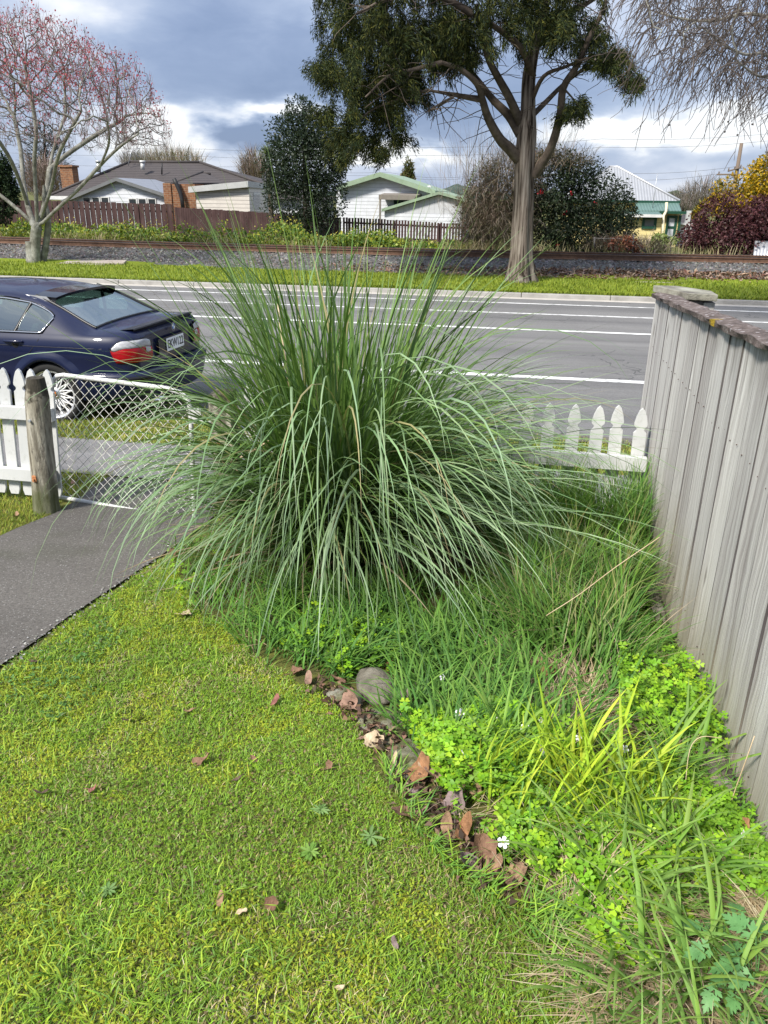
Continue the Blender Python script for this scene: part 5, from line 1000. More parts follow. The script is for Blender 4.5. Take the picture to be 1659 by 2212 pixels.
mb = MB(); c = gp(1.0, 0.9); mb.box(c.x + 0.01, c.x + 0.05, c.y - 0.012, c.y + 0.012, c.z - 0.045, c.z + 0.045); mb.tube([c + Vector((0.05, 0, -0.03)), c + Vector((0.13, 0, -0.035))], 0.008, 8); mb.box(c.x + 0.05, c.x + 0.075, c.y - 0.02, c.y - 0.008, c.z + 0.01, c.z + 0.05); mb.build('latch', M['gatewhite'], t_)
# latch post, half hidden by the pampas grass
t_ = thing('gate_post', (-1.76, 4.44, g1(-1.76, 4.44)), 'pale square timber post at the latch end of the gate, half behind the big tussock', 'post')
mb = MB(); mb.hexa([(-1.845, 4.38, 0.1), (-1.705, 4.38, 0.1), (-1.705, 4.52, 0.1), (-1.845, 4.52, 0.1)], [(-1.85, 4.38, 1.03), (-1.71, 4.385, 1.05), (-1.71, 4.52, 1.05), (-1.85, 4.52, 1.04)]); mb.build('shaft', M['oldpost'], t_, bevel=0.008)
mb = MB(); mb.tube([(-1.80, 4.372, 0.72), (-1.80, 4.384, 0.72)], 0.012, 8); mb.build('bolt', M['rust'], t_)
# picket fence behind the tussock, up to the boarded fence
t_ = thing('picket_fence', (-0.5, 4.5, g1(-0.5, 4.5)), 'white picket fence behind the big tussock, reaching the tall boarded fence', 'fence')
x = 0.76
while x > -1.70:
    picket(t_, x, 4.53, 0.20, 1.062 + 0.012 * (0.76 - x) + random.uniform(-.01, .01), random.uniform(-.03, .02), 0.074); x -= 0.1335
rail_bar(t_, (-1.70, 4.475, 0.725), (0.80, 4.475, 0.69), 0.085, 0.05); rail_bar(t_, (-1.70, 4.475, 0.33), (0.80, 4.475, 0.30), 0.085, 0.05)
mb = MB(); mb.box(-0.55, -0.44, 4.58, 4.69, 0, 0.9); mb.build('post', M['oldpost'], t_, bevel=0.008)

# ---------------------------------------------------------------- tall boarded fence along the bed
def board_mat():
    m, t, out = new_mat('silvered_board'); tc = t.node('ShaderNodeTexCoord').outputs['Object']; rnd = t.node('ShaderNodeObjectInfo').outputs['Random']
    off = t.node('ShaderNodeCombineXYZ', {0: 0.0, 1: t.math('MULTIPLY', rnd, 37.0), 2: t.math('MULTIPLY', rnd, 11.0)}).outputs[0]
    p = t.node('ShaderNodeVectorMath', {0: tc, 1: off}, operation='ADD').outputs[0]
    wob = t.noise(t.mapping(p, (2, 2, 1.3)), 2.0, 3); sx = t.node('ShaderNodeSeparateXYZ', {0: p}); yb2 = t.math('MULTIPLY_ADD', wob, 0.09, sx.outputs[1])
    pv = t.node('ShaderNodeCombineXYZ', {0: sx.outputs[0], 1: yb2, 2: sx.outputs[2]}).outputs[0]
    grain = t.noise(t.mapping(pv, (8, 62, 0.9)), 1.0, 8, 0.62); broad = t.noise(t.mapping(pv, (3, 9, 0.5)), 1.0, 5, 0.55); fine = t.noise(t.mapping(pv, (20, 190, 3)), 1.0, 4, 0.6)
    col = t.ramp(t.math('MULTIPLY_ADD', t.math('SUBTRACT', fine, 0.5), 0.35, grain), [(0.22, (0.16, 0.138, 0.13)), (0.38, (0.35, 0.332, 0.318)), (0.56, (0.485, 0.472, 0.452)), (0.80, (0.64, 0.632, 0.605))])
    col = t.mixc(1.0, col, t.ramp(broad, [(0.3, (0.80, 0.785, 0.79)), (0.5, (1, 1, 1)), (0.72, (1.08, 1.09, 1.09))]), 'MULTIPLY')
    col = t.mixc(1.0, col, t.ramp(rnd, [(0.0, (0.78, 0.76, 0.76)), (0.5, (1, 1, 1)), (1.0, (1.1, 1.1, 1.09))]), 'MULTIPLY')
    z = t.node('ShaderNodeSeparateXYZ', {0: tc}).outputs[2]; n = t.noise(t.mapping(tc, (4, 12, 2)), 1.3, 5, 0.6)
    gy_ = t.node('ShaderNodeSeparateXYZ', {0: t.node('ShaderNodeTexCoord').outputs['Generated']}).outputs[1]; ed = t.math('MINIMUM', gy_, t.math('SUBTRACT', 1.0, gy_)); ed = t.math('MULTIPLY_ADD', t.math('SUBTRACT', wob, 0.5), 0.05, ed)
    col = t.mixc(t.node('ShaderNodeMapRange', {'Value': ed, 'From Min': 0.024, 'From Max': 0.009, 'To Max': 0.85}).outputs[0], col, (0.04, 0.032, 0.035))  # board edges painted dark to give the shade of the gaps
    low = t.node('ShaderNodeMapRange', {'Value': t.math('MULTIPLY_ADD', n, -0.5, z), 'From Min': 0.6, 'From Max': 0.1}).outputs[0]; col = t.mixc(t.math('MULTIPLY', low, 0.7), col, (0.30, 0.265, 0.17))
    st = t.noise(t.mapping(pv, (6, 26, 1.6)), 1.0, 6, 0.7); hs = t.node('ShaderNodeMapRange', {'Value': t.math('MULTIPLY_ADD', st, 0.9, z), 'From Min': 1.98, 'From Max': 2.3}).outputs[0]; col = t.mixc(t.math('MULTIPLY', hs, 0.75), col, (0.085, 0.075, 0.06))
    kn = t.node('ShaderNodeTexVoronoi', {'Vector': t.mapping(p, (4.3, 6.5, 2.1)), 'Scale': 1.0}); kf = t.node('ShaderNodeMapRange', {'Value': kn.outputs['Distance'], 'From Min': 0.13, 'From Max': 0.05}).outputs[0]
    col = t.mixc(t.math('MULTIPLY', kf, 0.8), col, (0.12, 0.10, 0.085))
    b = t.node('ShaderNodeBsdfPrincipled', {'Base Color': col, 'Roughness': 0.85, 'Specular IOR Level': 0.2}); bn = t.node('ShaderNodeBump', {'Strength': 0.55, 'Distance': 0.006, 'Height': t.math('ADD', grain, t.math('MULTIPLY', fine, 0.6))}); t.l.new(bn.outputs[0], b.inputs['Normal'])
    t.l.new(b.outputs[0], out.inputs[0]); return m
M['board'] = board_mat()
def lich_ex(t, tc, v, col):
    vo = t.node('ShaderNodeTexVoronoi', {'Vector': tc, 'Scale': 38.0}); f = t.math('LESS_THAN', t.math('MULTIPLY_ADD', t.noise(tc, 60, 4), 0.3, vo.outputs['Distance']), 0.42); s = t.math('GREATER_THAN', t.node('ShaderNodeSeparateColor', {0: vo.outputs['Color']}).outputs[0], 0.5)
    col = t.mixc(t.math('MULTIPLY', f, s), col, (0.36, 0.33, 0.33)); y = t.node('ShaderNodeVectorMath', {0: tc, 1: (0.79, 3.47, 1.70)}, operation='DISTANCE').outputs['Value']
    return t.mixc(t.node('ShaderNodeMapRange', {'Value': t.math('MULTIPLY_ADD', t.noise(tc, 60, 4), 0.06, y), 'From Min': 0.085, 'From Max': 0.06}).outputs[0], col, (0.36, 0.25, 0.03))
M['capwood'] = pbr('lichened_capping', [(0.3, (0.075, 0.06, 0.055)), (0.55, (0.16, 0.13, 0.12)), (0.75, (0.28, 0.25, 0.24))], 22, rough=0.95, bump=1.0, bscale=45, detail=8, extra=lich_ex, spec=0.1)
M['stonebase'] = pbr('crumbling_footing', [(0.3, (0.07, 0.06, 0.045)), (0.5, (0.16, 0.145, 0.11)), (0.72, (0.30, 0.285, 0.24))], 14, rough=0.95, bump=1.0, bscale=30, detail=8)
M['rustnail'] = pbr('rusty_nail', [(0.07, 0.045, 0.035)], 40, rough=0.8)
fence = thing('board_fence', (0.84, 2.8, g1(0.84, 2.8)), 'tall weathered grey board fence with a lichened capping along the planted bed', 'fence')
topz = lambda y: 1.615 + (5.08 - y) * 0.0465
edges = [5.09, 4.945, 4.62, 4.215, 3.81, 3.61, 3.42, 3.22, 3.025, 2.84] + [2.84 - 0.2 * k for k in range(1, 19)]
edges = [5.09, 4.945, 4.62, 4.40, 4.215, 4.01, 3.81, 3.61, 3.42, 3.22, 3.025, 2.84] + [2.84 - 0.2 * k for k in range(1, 19)]
for y1, y0_ in zip(edges, edges[1:]):
    g_ = random.uniform(0.004, 0.010); xo = random.uniform(-0.004, 0.004); tw = random.uniform(-0.003, 0.003); zb0 = g1(0.82, (y0_ + y1) / 2) - 0.05 + random.uniform(-.02, .02); ln_ = random.uniform(-0.004, 0.004); mb = MB(); rows = []
    for f in np.linspace(0, 1, 9):
        ya, yb3 = y1 - g_ / 2, y0_ + g_ / 2; r_ = []
        for s_ in np.linspace(0, 1, 5):
            y = ya + (yb3 - ya) * s_; z = zb0 + (topz(y) - zb0) * f; cup = 0.0025 * (2 * s_ - 1) ** 2; r_.append((0.82 + xo + tw * (s_ - .5) * 2 - cup + ln_ * f, y, z))
        rows.append(r_)
    bk = [[(p[0] + 0.022, p[1], p[2]) for p in r_] for r_ in rows]; mb.grid(rows, 0, False); mb.grid(bk, 0, False)
    for e in (0, -1): mb.grid([[r_[e] for r_ in rows], [r_[e] for r_ in bk]], 0, False); mb.grid([rows[e], bk[e]], 0, False)
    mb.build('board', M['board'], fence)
    yc2 = (y1 + y0_) / 2; mb = MB()
    for zz in (0.5, 1.34):
        for oy in (-0.05, 0.05):
            if y1 - y0_ > 0.12 and 1.0 < yc2: mb = MB(); q_ = Vector((0.8185 + xo, yc2 + oy + random.uniform(-.012, .012), zz + random.uniform(-.015, .015))); mb.lathe([(0.0001, -.003), (0.0022, -.002), (0.0028, 0.0015)], q_, 'x', 7); mb.build('nail', M['rustnail'], fence, fix=False)
rows = []; yy = np.linspace(5.14, -0.75, 150)
def capsec(y):
    z = topz(y) + 0.002; j = lambda k: 0.006 * (vn(np.array([y * 9.0]), np.array([k * 3.0]), 0, 21)[0] - 0.5) * 2
    return [(0.797 + j(1), y, z + j(2) * .3), (0.795 + j(3), y, z + 0.022 + j(4)), (0.835, y, z + 0.030 + j(5)), (0.87, y, z + 0.032 + j(6)), (0.905 + j(7), y, z + 0.026 + j(8)), (0.91, y, z), (0.797 + j(1), y, z + j(2) * .3)]
mb = MB(); mb.grid([capsec(y) for y in yy], 0, False); mb.add(capsec(5.14)[:6], [tuple(range(6))]); mb.build('capping', M['capwood'], fence)
for z in (0.45, 1.3):
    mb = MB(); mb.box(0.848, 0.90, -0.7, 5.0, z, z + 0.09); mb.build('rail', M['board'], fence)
for y in (2.3, 0.2):
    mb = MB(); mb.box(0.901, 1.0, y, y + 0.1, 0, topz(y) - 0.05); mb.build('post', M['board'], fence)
M['splitcap'] = pbr('split_cap_timber', [(0.3, (0.06, 0.05, 0.045)), (0.5, (0.22, 0.21, 0.17)), (0.7, (0.33, 0.33, 0.27))], 7, rough=0.9, bump=0.6, bscale=40)
t_ = thing('fence_post', (1.0, 4.98, 0.1), 'stout end post with a flat split cap, behind the far end of the board fence', 'post')
mb = MB(); mb.box(0.935, 1.055, 4.90, 5.05, 0.1, 1.63); mb.box(1.06, 1.125, 4.905, 5.04, 0.1, 1.62); mb.build('shaft', M['board'], t_, bevel=0.004)
mb = MB(); mb.hexa([(0.80, 5.15, 1.647), (0.955, 4.86, 1.637), (1.125, 4.87, 1.632), (1.13, 5.08, 1.632), (0.95, 5.22, 1.64)], [(0.80, 5.15, 1.685), (0.955, 4.86, 1.674), (1.125, 4.87, 1.67), (1.13, 5.08, 1.67), (0.95, 5.22, 1.68)]); mb.build('cap', M['splitcap'], t_, bevel=0.004)
# crumbling footing that shows at the foot of the boards
def lump(name, c, r, mat, parent=None, sub=4, amp=0.3, rot=0, seed=0, freq=2.2):
    bm = bmesh.new(); bmesh.ops.create_icosphere(bm, subdivisions=sub, radius=1)
    co = np.array([v.co[:] for v in bm.verts]); k = 1 + amp * 2 * (fbm(co[:, 0] * freq + seed, co[:, 1] * freq, co[:, 2] * freq, seed, 4) - 0.5)
    for v, f in zip(bm.verts, k):
        p = Vector(v.co) * f; p = Vector((p.x * r[0], p.y * r[1], p.z * r[2])); p.rotate(Matrix.Rotation(rot, 3, 'Z')); v.co = p + Vector(c)
    for f in bm.faces: f.smooth = True
    me = bpy.data.meshes.new(name); bm.to_mesh(me); bm.free(); return link_mesh(name, me, mat, parent)
o = lump('footing', (0.765, 2.16, 0.415), (0.05, 0.26, 0.045), M['stonebase'], fence, 4, 0.35, 0, 3); o['label'] = 'bare crumbling concrete footing under the boards'
lump('footing', (0.79, 3.6, 0.29), (0.035, 0.35, 0.04), M['stonebase'], fence, 4, 0.35, 0, 5)

# ---------------------------------------------------------------- stones at the edge of the bed
M['rock'] = pbr('grey_rock', [(0.3, (0.075, 0.068, 0.053)), (0.5, (0.145, 0.13, 0.102)), (0.72, (0.215, 0.198, 0.16))], 16, rough=0.95, bump=0.6, bscale=70, detail=8)
M['mossrock'] = pbr('mossy_rock', [(0.3, (0.05, 0.055, 0.02)), (0.45, (0.09, 0.09, 0.035)), (0.6, (0.20, 0.19, 0.14)), (0.75, (0.34, 0.33, 0.29))], 13, rough=0.95, bump=0.9, bscale=50, detail=8)
def rock(px, py, r, m, lab, rot, seed, dz=0.0, amp=0.2):
    p = G_(px, py); tag(lump('rock', (p[0], p[1], g1(p[0], p[1]) + dz), r, m, None, 4, amp, rot, seed), lab, 'rock', 'stones edging the planted bed')
rock(812, 1492, (0.075, 0.115, 0.048), M['rock'], 'smooth oval grey stone resting on the bed edge', R(28), 1, 0.026, 0.16)
rock(748, 1512, (0.075, 0.05, 0.022), M['mossrock'], 'flat pale lichened stone against the oval grey stone', R(-15), 2, 0.012, 0.3)
rock(838, 1570, (0.10, 0.12, 0.026), M['mossrock'], 'mossy slab under the oval grey stone, half buried', R(20), 4, 0.0, 0.25)
rock(885, 1648, (0.075, 0.10, 0.038), M['mossrock'], 'dark mossy stone beside the pile of curled brown leaves', R(15), 7, 0.005, 0.3)
0 and rock(700, 1478, (0.07, 0.05, 0.02), M['mossrock'], 'small flat stone under dead leaves, farthest from the oval stone', R(10), 9, 0.0, 0.3)
# ---------------------------------------------------------------- pampas tussock
pc = np.array([-0.92, 3.88]); pz = g1(*pc)
tus = thing('pampas_grass', (pc[0], pc[1], pz), 'huge tussock of arching blue green grass spreading in front of the picket fence', 'grass tussock')
def pfam(n, r, L, th0, th1, wd, c0s, c1s, pw=1.5, azc=None, azs=None, seg=14):
    a = rng.uniform(0, 2 * pi, n) if azc is None else rng.normal(azc, azs, n); rr = r * np.sqrt(rng.random(n)); b = a + rng.normal(0, 0.7, n)
    x = pc[0] + rr * np.cos(b); y = pc[1] + rr * 0.85 * np.sin(b); P = np.stack([x, y, gz(x, y) + rng.uniform(0, 0.12, n)], 1)
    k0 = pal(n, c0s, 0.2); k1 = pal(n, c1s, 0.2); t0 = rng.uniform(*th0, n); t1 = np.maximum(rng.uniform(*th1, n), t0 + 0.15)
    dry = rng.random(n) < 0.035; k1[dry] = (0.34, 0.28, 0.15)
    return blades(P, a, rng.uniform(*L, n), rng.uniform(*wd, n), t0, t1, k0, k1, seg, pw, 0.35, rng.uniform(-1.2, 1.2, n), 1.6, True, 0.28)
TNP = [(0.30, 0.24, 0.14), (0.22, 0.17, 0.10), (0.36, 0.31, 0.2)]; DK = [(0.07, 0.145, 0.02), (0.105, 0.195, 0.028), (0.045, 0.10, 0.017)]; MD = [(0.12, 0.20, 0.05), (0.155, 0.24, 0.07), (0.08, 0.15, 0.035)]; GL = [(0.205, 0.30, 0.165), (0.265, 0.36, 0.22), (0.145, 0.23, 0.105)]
def narrow(t, rows, nv):
    """Thins the leaves that would reach far to the sides, over the gate and the pickets."""
    V, Q, C = t; k = rows * nv; n = len(V) // k; X = V.reshape(n, k, 3); r = rng.random(n)
    keep = ~((X[:, :, 0].min(1) < -1.98) & (r < 0.86)) & ~((X[:, :, 0].max(1) > 0.32) & (r < 0.5))
    V2 = X[keep].reshape(-1, 3); C2 = C.reshape(n, k, 3)[keep].reshape(-1, 3); q = Q.reshape(n, -1, 4)[0]; m = int(keep.sum())
    return V2, ((np.arange(m) * k)[:, None, None] + q[None]).reshape(-1, 4), C2
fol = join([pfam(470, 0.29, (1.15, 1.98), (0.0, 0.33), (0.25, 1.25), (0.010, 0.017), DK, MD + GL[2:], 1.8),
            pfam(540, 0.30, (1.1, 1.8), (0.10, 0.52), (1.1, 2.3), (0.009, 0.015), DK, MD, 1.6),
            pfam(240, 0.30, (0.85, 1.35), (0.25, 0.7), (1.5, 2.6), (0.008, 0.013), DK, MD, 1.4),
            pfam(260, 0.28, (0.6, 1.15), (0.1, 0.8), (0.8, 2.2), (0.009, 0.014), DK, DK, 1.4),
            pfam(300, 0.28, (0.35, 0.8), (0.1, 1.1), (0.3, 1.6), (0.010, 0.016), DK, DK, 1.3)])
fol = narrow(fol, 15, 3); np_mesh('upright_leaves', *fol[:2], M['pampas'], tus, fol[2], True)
# leaves that arch over and hang, mostly on the near side, paler from their waxy backs
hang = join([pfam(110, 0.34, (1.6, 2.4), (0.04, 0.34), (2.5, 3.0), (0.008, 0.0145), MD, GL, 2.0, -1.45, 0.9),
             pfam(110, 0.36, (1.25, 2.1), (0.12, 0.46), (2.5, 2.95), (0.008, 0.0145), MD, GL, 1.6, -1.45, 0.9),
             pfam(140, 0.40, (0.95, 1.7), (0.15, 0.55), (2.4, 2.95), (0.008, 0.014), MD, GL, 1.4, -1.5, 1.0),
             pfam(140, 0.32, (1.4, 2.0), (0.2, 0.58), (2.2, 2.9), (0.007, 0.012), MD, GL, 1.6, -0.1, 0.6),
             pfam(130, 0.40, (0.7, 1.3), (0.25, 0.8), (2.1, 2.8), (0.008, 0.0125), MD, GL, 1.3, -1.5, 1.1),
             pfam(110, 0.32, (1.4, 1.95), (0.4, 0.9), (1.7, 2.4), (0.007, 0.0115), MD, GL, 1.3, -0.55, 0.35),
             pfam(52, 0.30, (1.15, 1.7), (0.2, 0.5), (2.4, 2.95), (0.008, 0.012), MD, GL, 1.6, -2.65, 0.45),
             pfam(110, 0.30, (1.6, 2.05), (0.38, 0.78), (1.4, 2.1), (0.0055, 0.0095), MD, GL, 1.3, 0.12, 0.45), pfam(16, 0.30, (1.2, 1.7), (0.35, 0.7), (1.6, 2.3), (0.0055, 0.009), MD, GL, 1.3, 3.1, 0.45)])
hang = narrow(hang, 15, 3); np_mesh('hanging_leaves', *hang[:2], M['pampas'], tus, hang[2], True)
# last year's leaves, bleached and collapsed round the base
dry_l = join([pfam(90, 0.34, (0.5, 1.1), (0.7, 1.3), (1.6, 2.6), (0.006, 0.011), TNP, TNP, 1.2), pfam(14, 0.3, (1.2, 1.7), (0.2, 0.7), (1.6, 2.7), (0.006, 0.010), TNP, TNP, 1.5)])
np_mesh('dead_leaves', *dry_l[:2], M['dead'], tus, dry_l[2], True)
spk = join([pfam(16, 0.2, (1.9, 2.4), (0.05, 0.42), (0.25, 0.75), (0.006, 0.009), DK, MD, 1.6), pfam(10, 0.3, (1.6, 2.0), (0.3, 0.7), (0.9, 1.5), (0.005, 0.008), DK, MD, 1.4)])
np_mesh('tall_spikes', *spk[:2], M['pampas'], tus, spk[2], True)
M['cane'] = pbr('dry_cane', [(0.3, (0.36, 0.26, 0.15)), (0.7, (0.56, 0.45, 0.30))], 9, stretch=(1, 1, 0.3), rough=0.7)
for L, r_ in (([(-1.032, 3.700, 0.656), (-1.060, 3.660, 0.889), (-1.080, 3.660, 1.062), (-1.130, 3.700, 1.360), (-1.174, 3.750, 1.602), (-1.194, 3.800, 1.707)], 0.008), ([(-1.416, 3.600, 0.888), (-1.298, 3.560, 0.960), (-1.186, 3.560, 1.036)], 0.007), ([(-0.931, 3.500, 0.363), (-0.891, 3.500, 0.501), (-0.914, 3.550, 0.608)], 0.006)):
    mb = MB(); L = smooth_line(L, 4); mb.tube(L, list(np.linspace(r_, r_ * 0.55, len(L))), 7); mb.build('dead_stalk', M['cane'], tus)

# ---------------------------------------------------------------- lawn
BED = [(-2.0, 4.6), (-1.86, 3.72), (-1.40, 3.02), (-0.92, 2.60), (-0.66, 2.42), (-0.47, 2.22), (-0.30, 1.92), (-0.12, 1.66), (0.0, 1.55), (0.14, 1.47), (0.20, 1.31), (0.30, 1.15), (0.36, 0.9), (0.40, -1), (0.82, -1), (0.82, 4.6)]
def lawn(n, xr, yr, cond):
    x = rng.uniform(*xr, n); y = rng.uniform(*yr, n); k = cond(x, y); return x[k], y[k]
def nearlawn(x, y):
    e = 0.05 * (vn(x * 9, y * 9, 0, 2) - 0.5); return (x > np.interp(y, [-2, 2.3, 3.8], [-1.965, -1.94, -1.87]) + e + 0.01) & ~inpoly(x + e, y + e, BED) & (x < 0.82)
x, y = lawn(330000, (-2.0, 0.8), (0.35, 3.9), nearlawn); n = len(x)
fine_ = fbm(x * 6.5, y * 6.5, 0, 51, 4); big = fbm(x * 1.9, y * 1.9, 0, 52, 4); dry_ = fbm(x * 4.0 + 9, y * 4.0, 0, 53, 4)
moss = np.clip((fine_ * 0.55 + big * 0.45 - 0.482) * 9, 0, 1); dd = np.clip((dry_ - 0.56) * 8, 0, 1)
grn = pal(n, [(0.20, 0.345, 0.024), (0.26, 0.40, 0.032), (0.14, 0.265, 0.026), (0.17, 0.305, 0.05)], 0.25); yel = pal(n, [(0.36, 0.40, 0.03), (0.42, 0.43, 0.035), (0.31, 0.36, 0.028)], 0.2); tan = pal(n, [(0.46, 0.38, 0.18), (0.33, 0.28, 0.13), (0.52, 0.46, 0.29)], 0.25)
sel = rng.random(n); cl = np.where((sel < moss * 0.62)[:, None], yel, grn); cl = np.where((rng.random(n) < 0.045 + 0.30 * dd)[:, None], tan, cl)
cl = cl * (0.66 + 0.68 * (0.5 * fbm(x * 1.3 + 4, y * 1.3, 0, 91, 3) + 0.5 * fbm(x * 4.2, y * 4.2, 0, 92, 3)))[:, None]
L = rng.uniform(0.012, 0.033, n) * (1 - 0.5 * (sel < moss * 0.62)) * (0.7 + 0.8 * big); P = np.stack([x, y, gz(x, y)], 1)
parts = [blades(P, rng.uniform(0, 2 * pi, n), L, rng.uniform(0.0015, 0.0030, n), rng.uniform(0.3, 1.2, n), rng.uniform(0.9, 1.7, n), cl * 0.9, cl * 1.1, 2, floor=False)]
# longer wild blades and tufts
m_ = 3000; i = rng.choice(n, m_, p=(big ** 4) / (big ** 4).sum()); c2 = pal(m_, [(0.18, 0.30, 0.035), (0.24, 0.36, 0.04), (0.14, 0.25, 0.05), (0.32, 0.40, 0.045)], 0.2)
parts.append(blades(P[i], rng.uniform(0, 2 * pi, m_), rng.uniform(0.035, 0.075, m_), rng.uniform(0.0025, 0.0045, m_), rng.uniform(0.3, 1.1, m_), rng.uniform(1.0, 1.8, m_), c2 * .9, c2 * 1.1, 3))
v, q, c = join(parts); kind(np_mesh('lawn_grass', v, q, M['blade'], None, c), 'stuff')
# moss, tiny clover leaves and crumbs of thatch between the blades
m_ = 60000; i = rng.choice(n, m_); Pm = P[i] + np.stack([rng.normal(0, .01, m_), rng.normal(0, .01, m_), rng.uniform(0.002, 0.016, m_)], 1); cm = np.where((moss[i] > 0.45)[:, None], pal(m_, [(0.30, 0.36, 0.03), (0.25, 0.31, 0.026)]), np.where((rng.random(m_) < 0.3)[:, None], pal(m_, [(0.22, 0.17, 0.08), (0.12, 0.09, 0.045)]), pal(m_, [(0.18, 0.28, 0.03), (0.14, 0.23, 0.028)])))
v, q, c = cards(Pm, rng.normal(size=(m_, 3)) * [1, 1, .5], rng.normal(size=(m_, 3)) * .5 + [0, 0, 1], rng.uniform(0.006, 0.014, m_), rng.uniform(0.004, 0.009, m_), cm); kind(np_mesh('moss', v, q, M['leaf'], None, c), 'stuff')
# the other lawn beyond the path, the strips either side of the footpath, and the berm under the car
def strip(name, n, xr, yr, cond, Lr, wr, cols, seg=2):
    x, y = lawn(n, xr, yr, cond); n = len(x); cl = pal(n, cols, 0.25) * (0.7 + 0.6 * fbm(x * 2, y * 2, 0, 61, 4))[:, None]; P = np.stack([x, y, gz(x, y)], 1)
    v, q, c = blades(P, rng.uniform(0, 2 * pi, n), rng.uniform(*Lr, n), rng.uniform(*wr, n), rng.uniform(0.1, 0.9, n), rng.uniform(0.6, 1.6, n), cl * .85, cl * 1.1, seg, floor=False); kind(np_mesh(name, v, q, M['blade'], None, c), 'stuff')
LG = [(0.15, 0.225, 0.022), (0.19, 0.265, 0.03), (0.25, 0.285, 0.03), (0.32, 0.29, 0.06)]; LG2 = LG[:2] + [(0.33, 0.31, 0.08), (0.24, 0.26, 0.05)]
strip('lawn_grass', 26000, (-5.0, -2.86), (3.2, 4.36), lambda x, y: (x < np.interp(y, [3, 3.7, 4.2, 4.4], [-2.96, -2.95, -2.9, -2.93]) + 0.03 * (vn(x * 8, y * 8) - .5)), (0.02, 0.05), (0.003, 0.005), LG)
strip('berm_grass', 30000, (-6.5, 1.6), (4.36, 5.18), lambda x, y: ~((x > -3.0) & (x < -1.92)) | (y < 4.36), (0.02, 0.055), (0.004, 0.007), LG)
strip('berm_grass', 52000, (-8.5, 3.0), (6.16, 7.42), lambda x, y: x < 99, (0.025, 0.06), (0.005, 0.009), LG2)
strip('berm_grass', 16000, (-8.5, -2.2), (7.3, 8.2), lambda x, y: x < -2.3 - (y - 7.4) * 1.5 - 0.2 * vn(x * 3, y * 3), (0.03, 0.07), (0.006, 0.010), LG2)

# ---------------------------------------------------------------- overgrown bed: long grass, clover, straw
def bedpts(n, poly, margin=0.0):
    xs_, ys_ = zip(*poly); x = rng.uniform(min(xs_), max(xs_), n); y = rng.uniform(min(ys_), max(ys_), n); k = inpoly(x, y, poly) & offlitter(x, y); return x[k], y[k]
LIT = [(-0.667, 2.472, 0.385), (-0.438, 2.254, 0.406), (-0.288, 2.079, 0.423), (-0.199, 1.915, 0.438), (-0.110, 1.759, 0.453), (0.000, 1.623, 0.466), (0.109, 1.560, 0.472)]
RK = (-0.442, 2.479, 0.384)
def offlitter(x, y, w_=0.055):
    k = np.hypot((x - RK[0]) , (y - RK[1] + 0.05) * 0.75) > 0.115 + 0.03 * vn(x * 14, y * 14)
    for a, b in zip(LIT, LIT[1:]):
        d = np.array([b[0] - a[0], b[1] - a[1]]); f = np.clip(((x - a[0]) * d[0] + (y - a[1]) * d[1]) / (d @ d), 0, 1); k &= np.hypot(x - a[0] - f * d[0], y - a[1] - f * d[1]) > w_ * (0.6 + 0.8 * vn(x * 14, y * 14))
    return k
def tuft(n, poly, L, wd, th0, th1, c0, c1, seg=6, pw=1.4, clump=None, vee=0.0):
    x, y = bedpts(n, poly)
    if clump is not None:
        k = fbm(x * clump[0], y * clump[0], 0, clump[2], 3) > clump[1]; x, y = x[k], y[k]
    n = len(x); P = np.stack([x, y, gz(x, y)], 1); a0 = fbm(x * 2.2, y * 2.2, 0, 71, 3) * 4 * pi + rng.normal(0, 0.9, n); t0 = rng.uniform(*th0, n)
    return blades(P, a0, rng.uniform(*L, n), rng.uniform(*wd, n), t0, np.maximum(t0 + .2, rng.uniform(*th1, n)), pal(n, c0, 0.22), pal(n, c1, 0.22), seg, pw, vee, None, 1.2, True, 0.5)
DG = [(0.055, 0.145, 0.02), (0.08, 0.185, 0.025), (0.038, 0.105, 0.018)]; BG = [(0.135, 0.275, 0.035), (0.185, 0.32, 0.045), (0.095, 0.215, 0.045)]; YG = [(0.30, 0.44, 0.03), (0.25, 0.39, 0.03), (0.38, 0.46, 0.04)]; MG = [(0.085, 0.19, 0.03), (0.12, 0.235, 0.04), (0.065, 0.15, 0.035), (0.15, 0.27, 0.05)]; TN = [(0.46, 0.36, 0.23), (0.36, 0.27, 0.165), (0.55, 0.46, 0.32)]
CORNER = [(0.1, 2.9), (0.52, 2.7), (0.60, 3.4), (0.76, 3.95), (0.8, 4.46), (0.25, 4.46), (0.02, 3.7)]; MIDB = [(-0.5, 2.42), (-0.3, 2.1), (0.56, 1.85), (0.62, 2.6), (0.60, 3.4), (0.1, 3.7), (-0.9, 3.3), (-1.35, 3.1), (-0.9, 2.68)]; LOWB = [(-0.28, 2.0), (-0.05, 1.62), (0.2, 1.5), (0.6, 1.4), (0.66, 2.3), (0.0, 2.3)]
FRONT = [(0.28, 1.5), (0.24, 1.1), (0.36, 0.6), (0.70, 0.6), (0.68, 1.7), (0.5, 1.8)]; EDGE = [(-1.9, 3.8), (-1.42, 3.0), (-0.95, 2.58), (-0.6, 2.55), (-0.9, 3.3), (-1.5, 4.2)]
OL = [(0.15, 0.20, 0.05), (0.20, 0.235, 0.07), (0.30, 0.26, 0.11)]
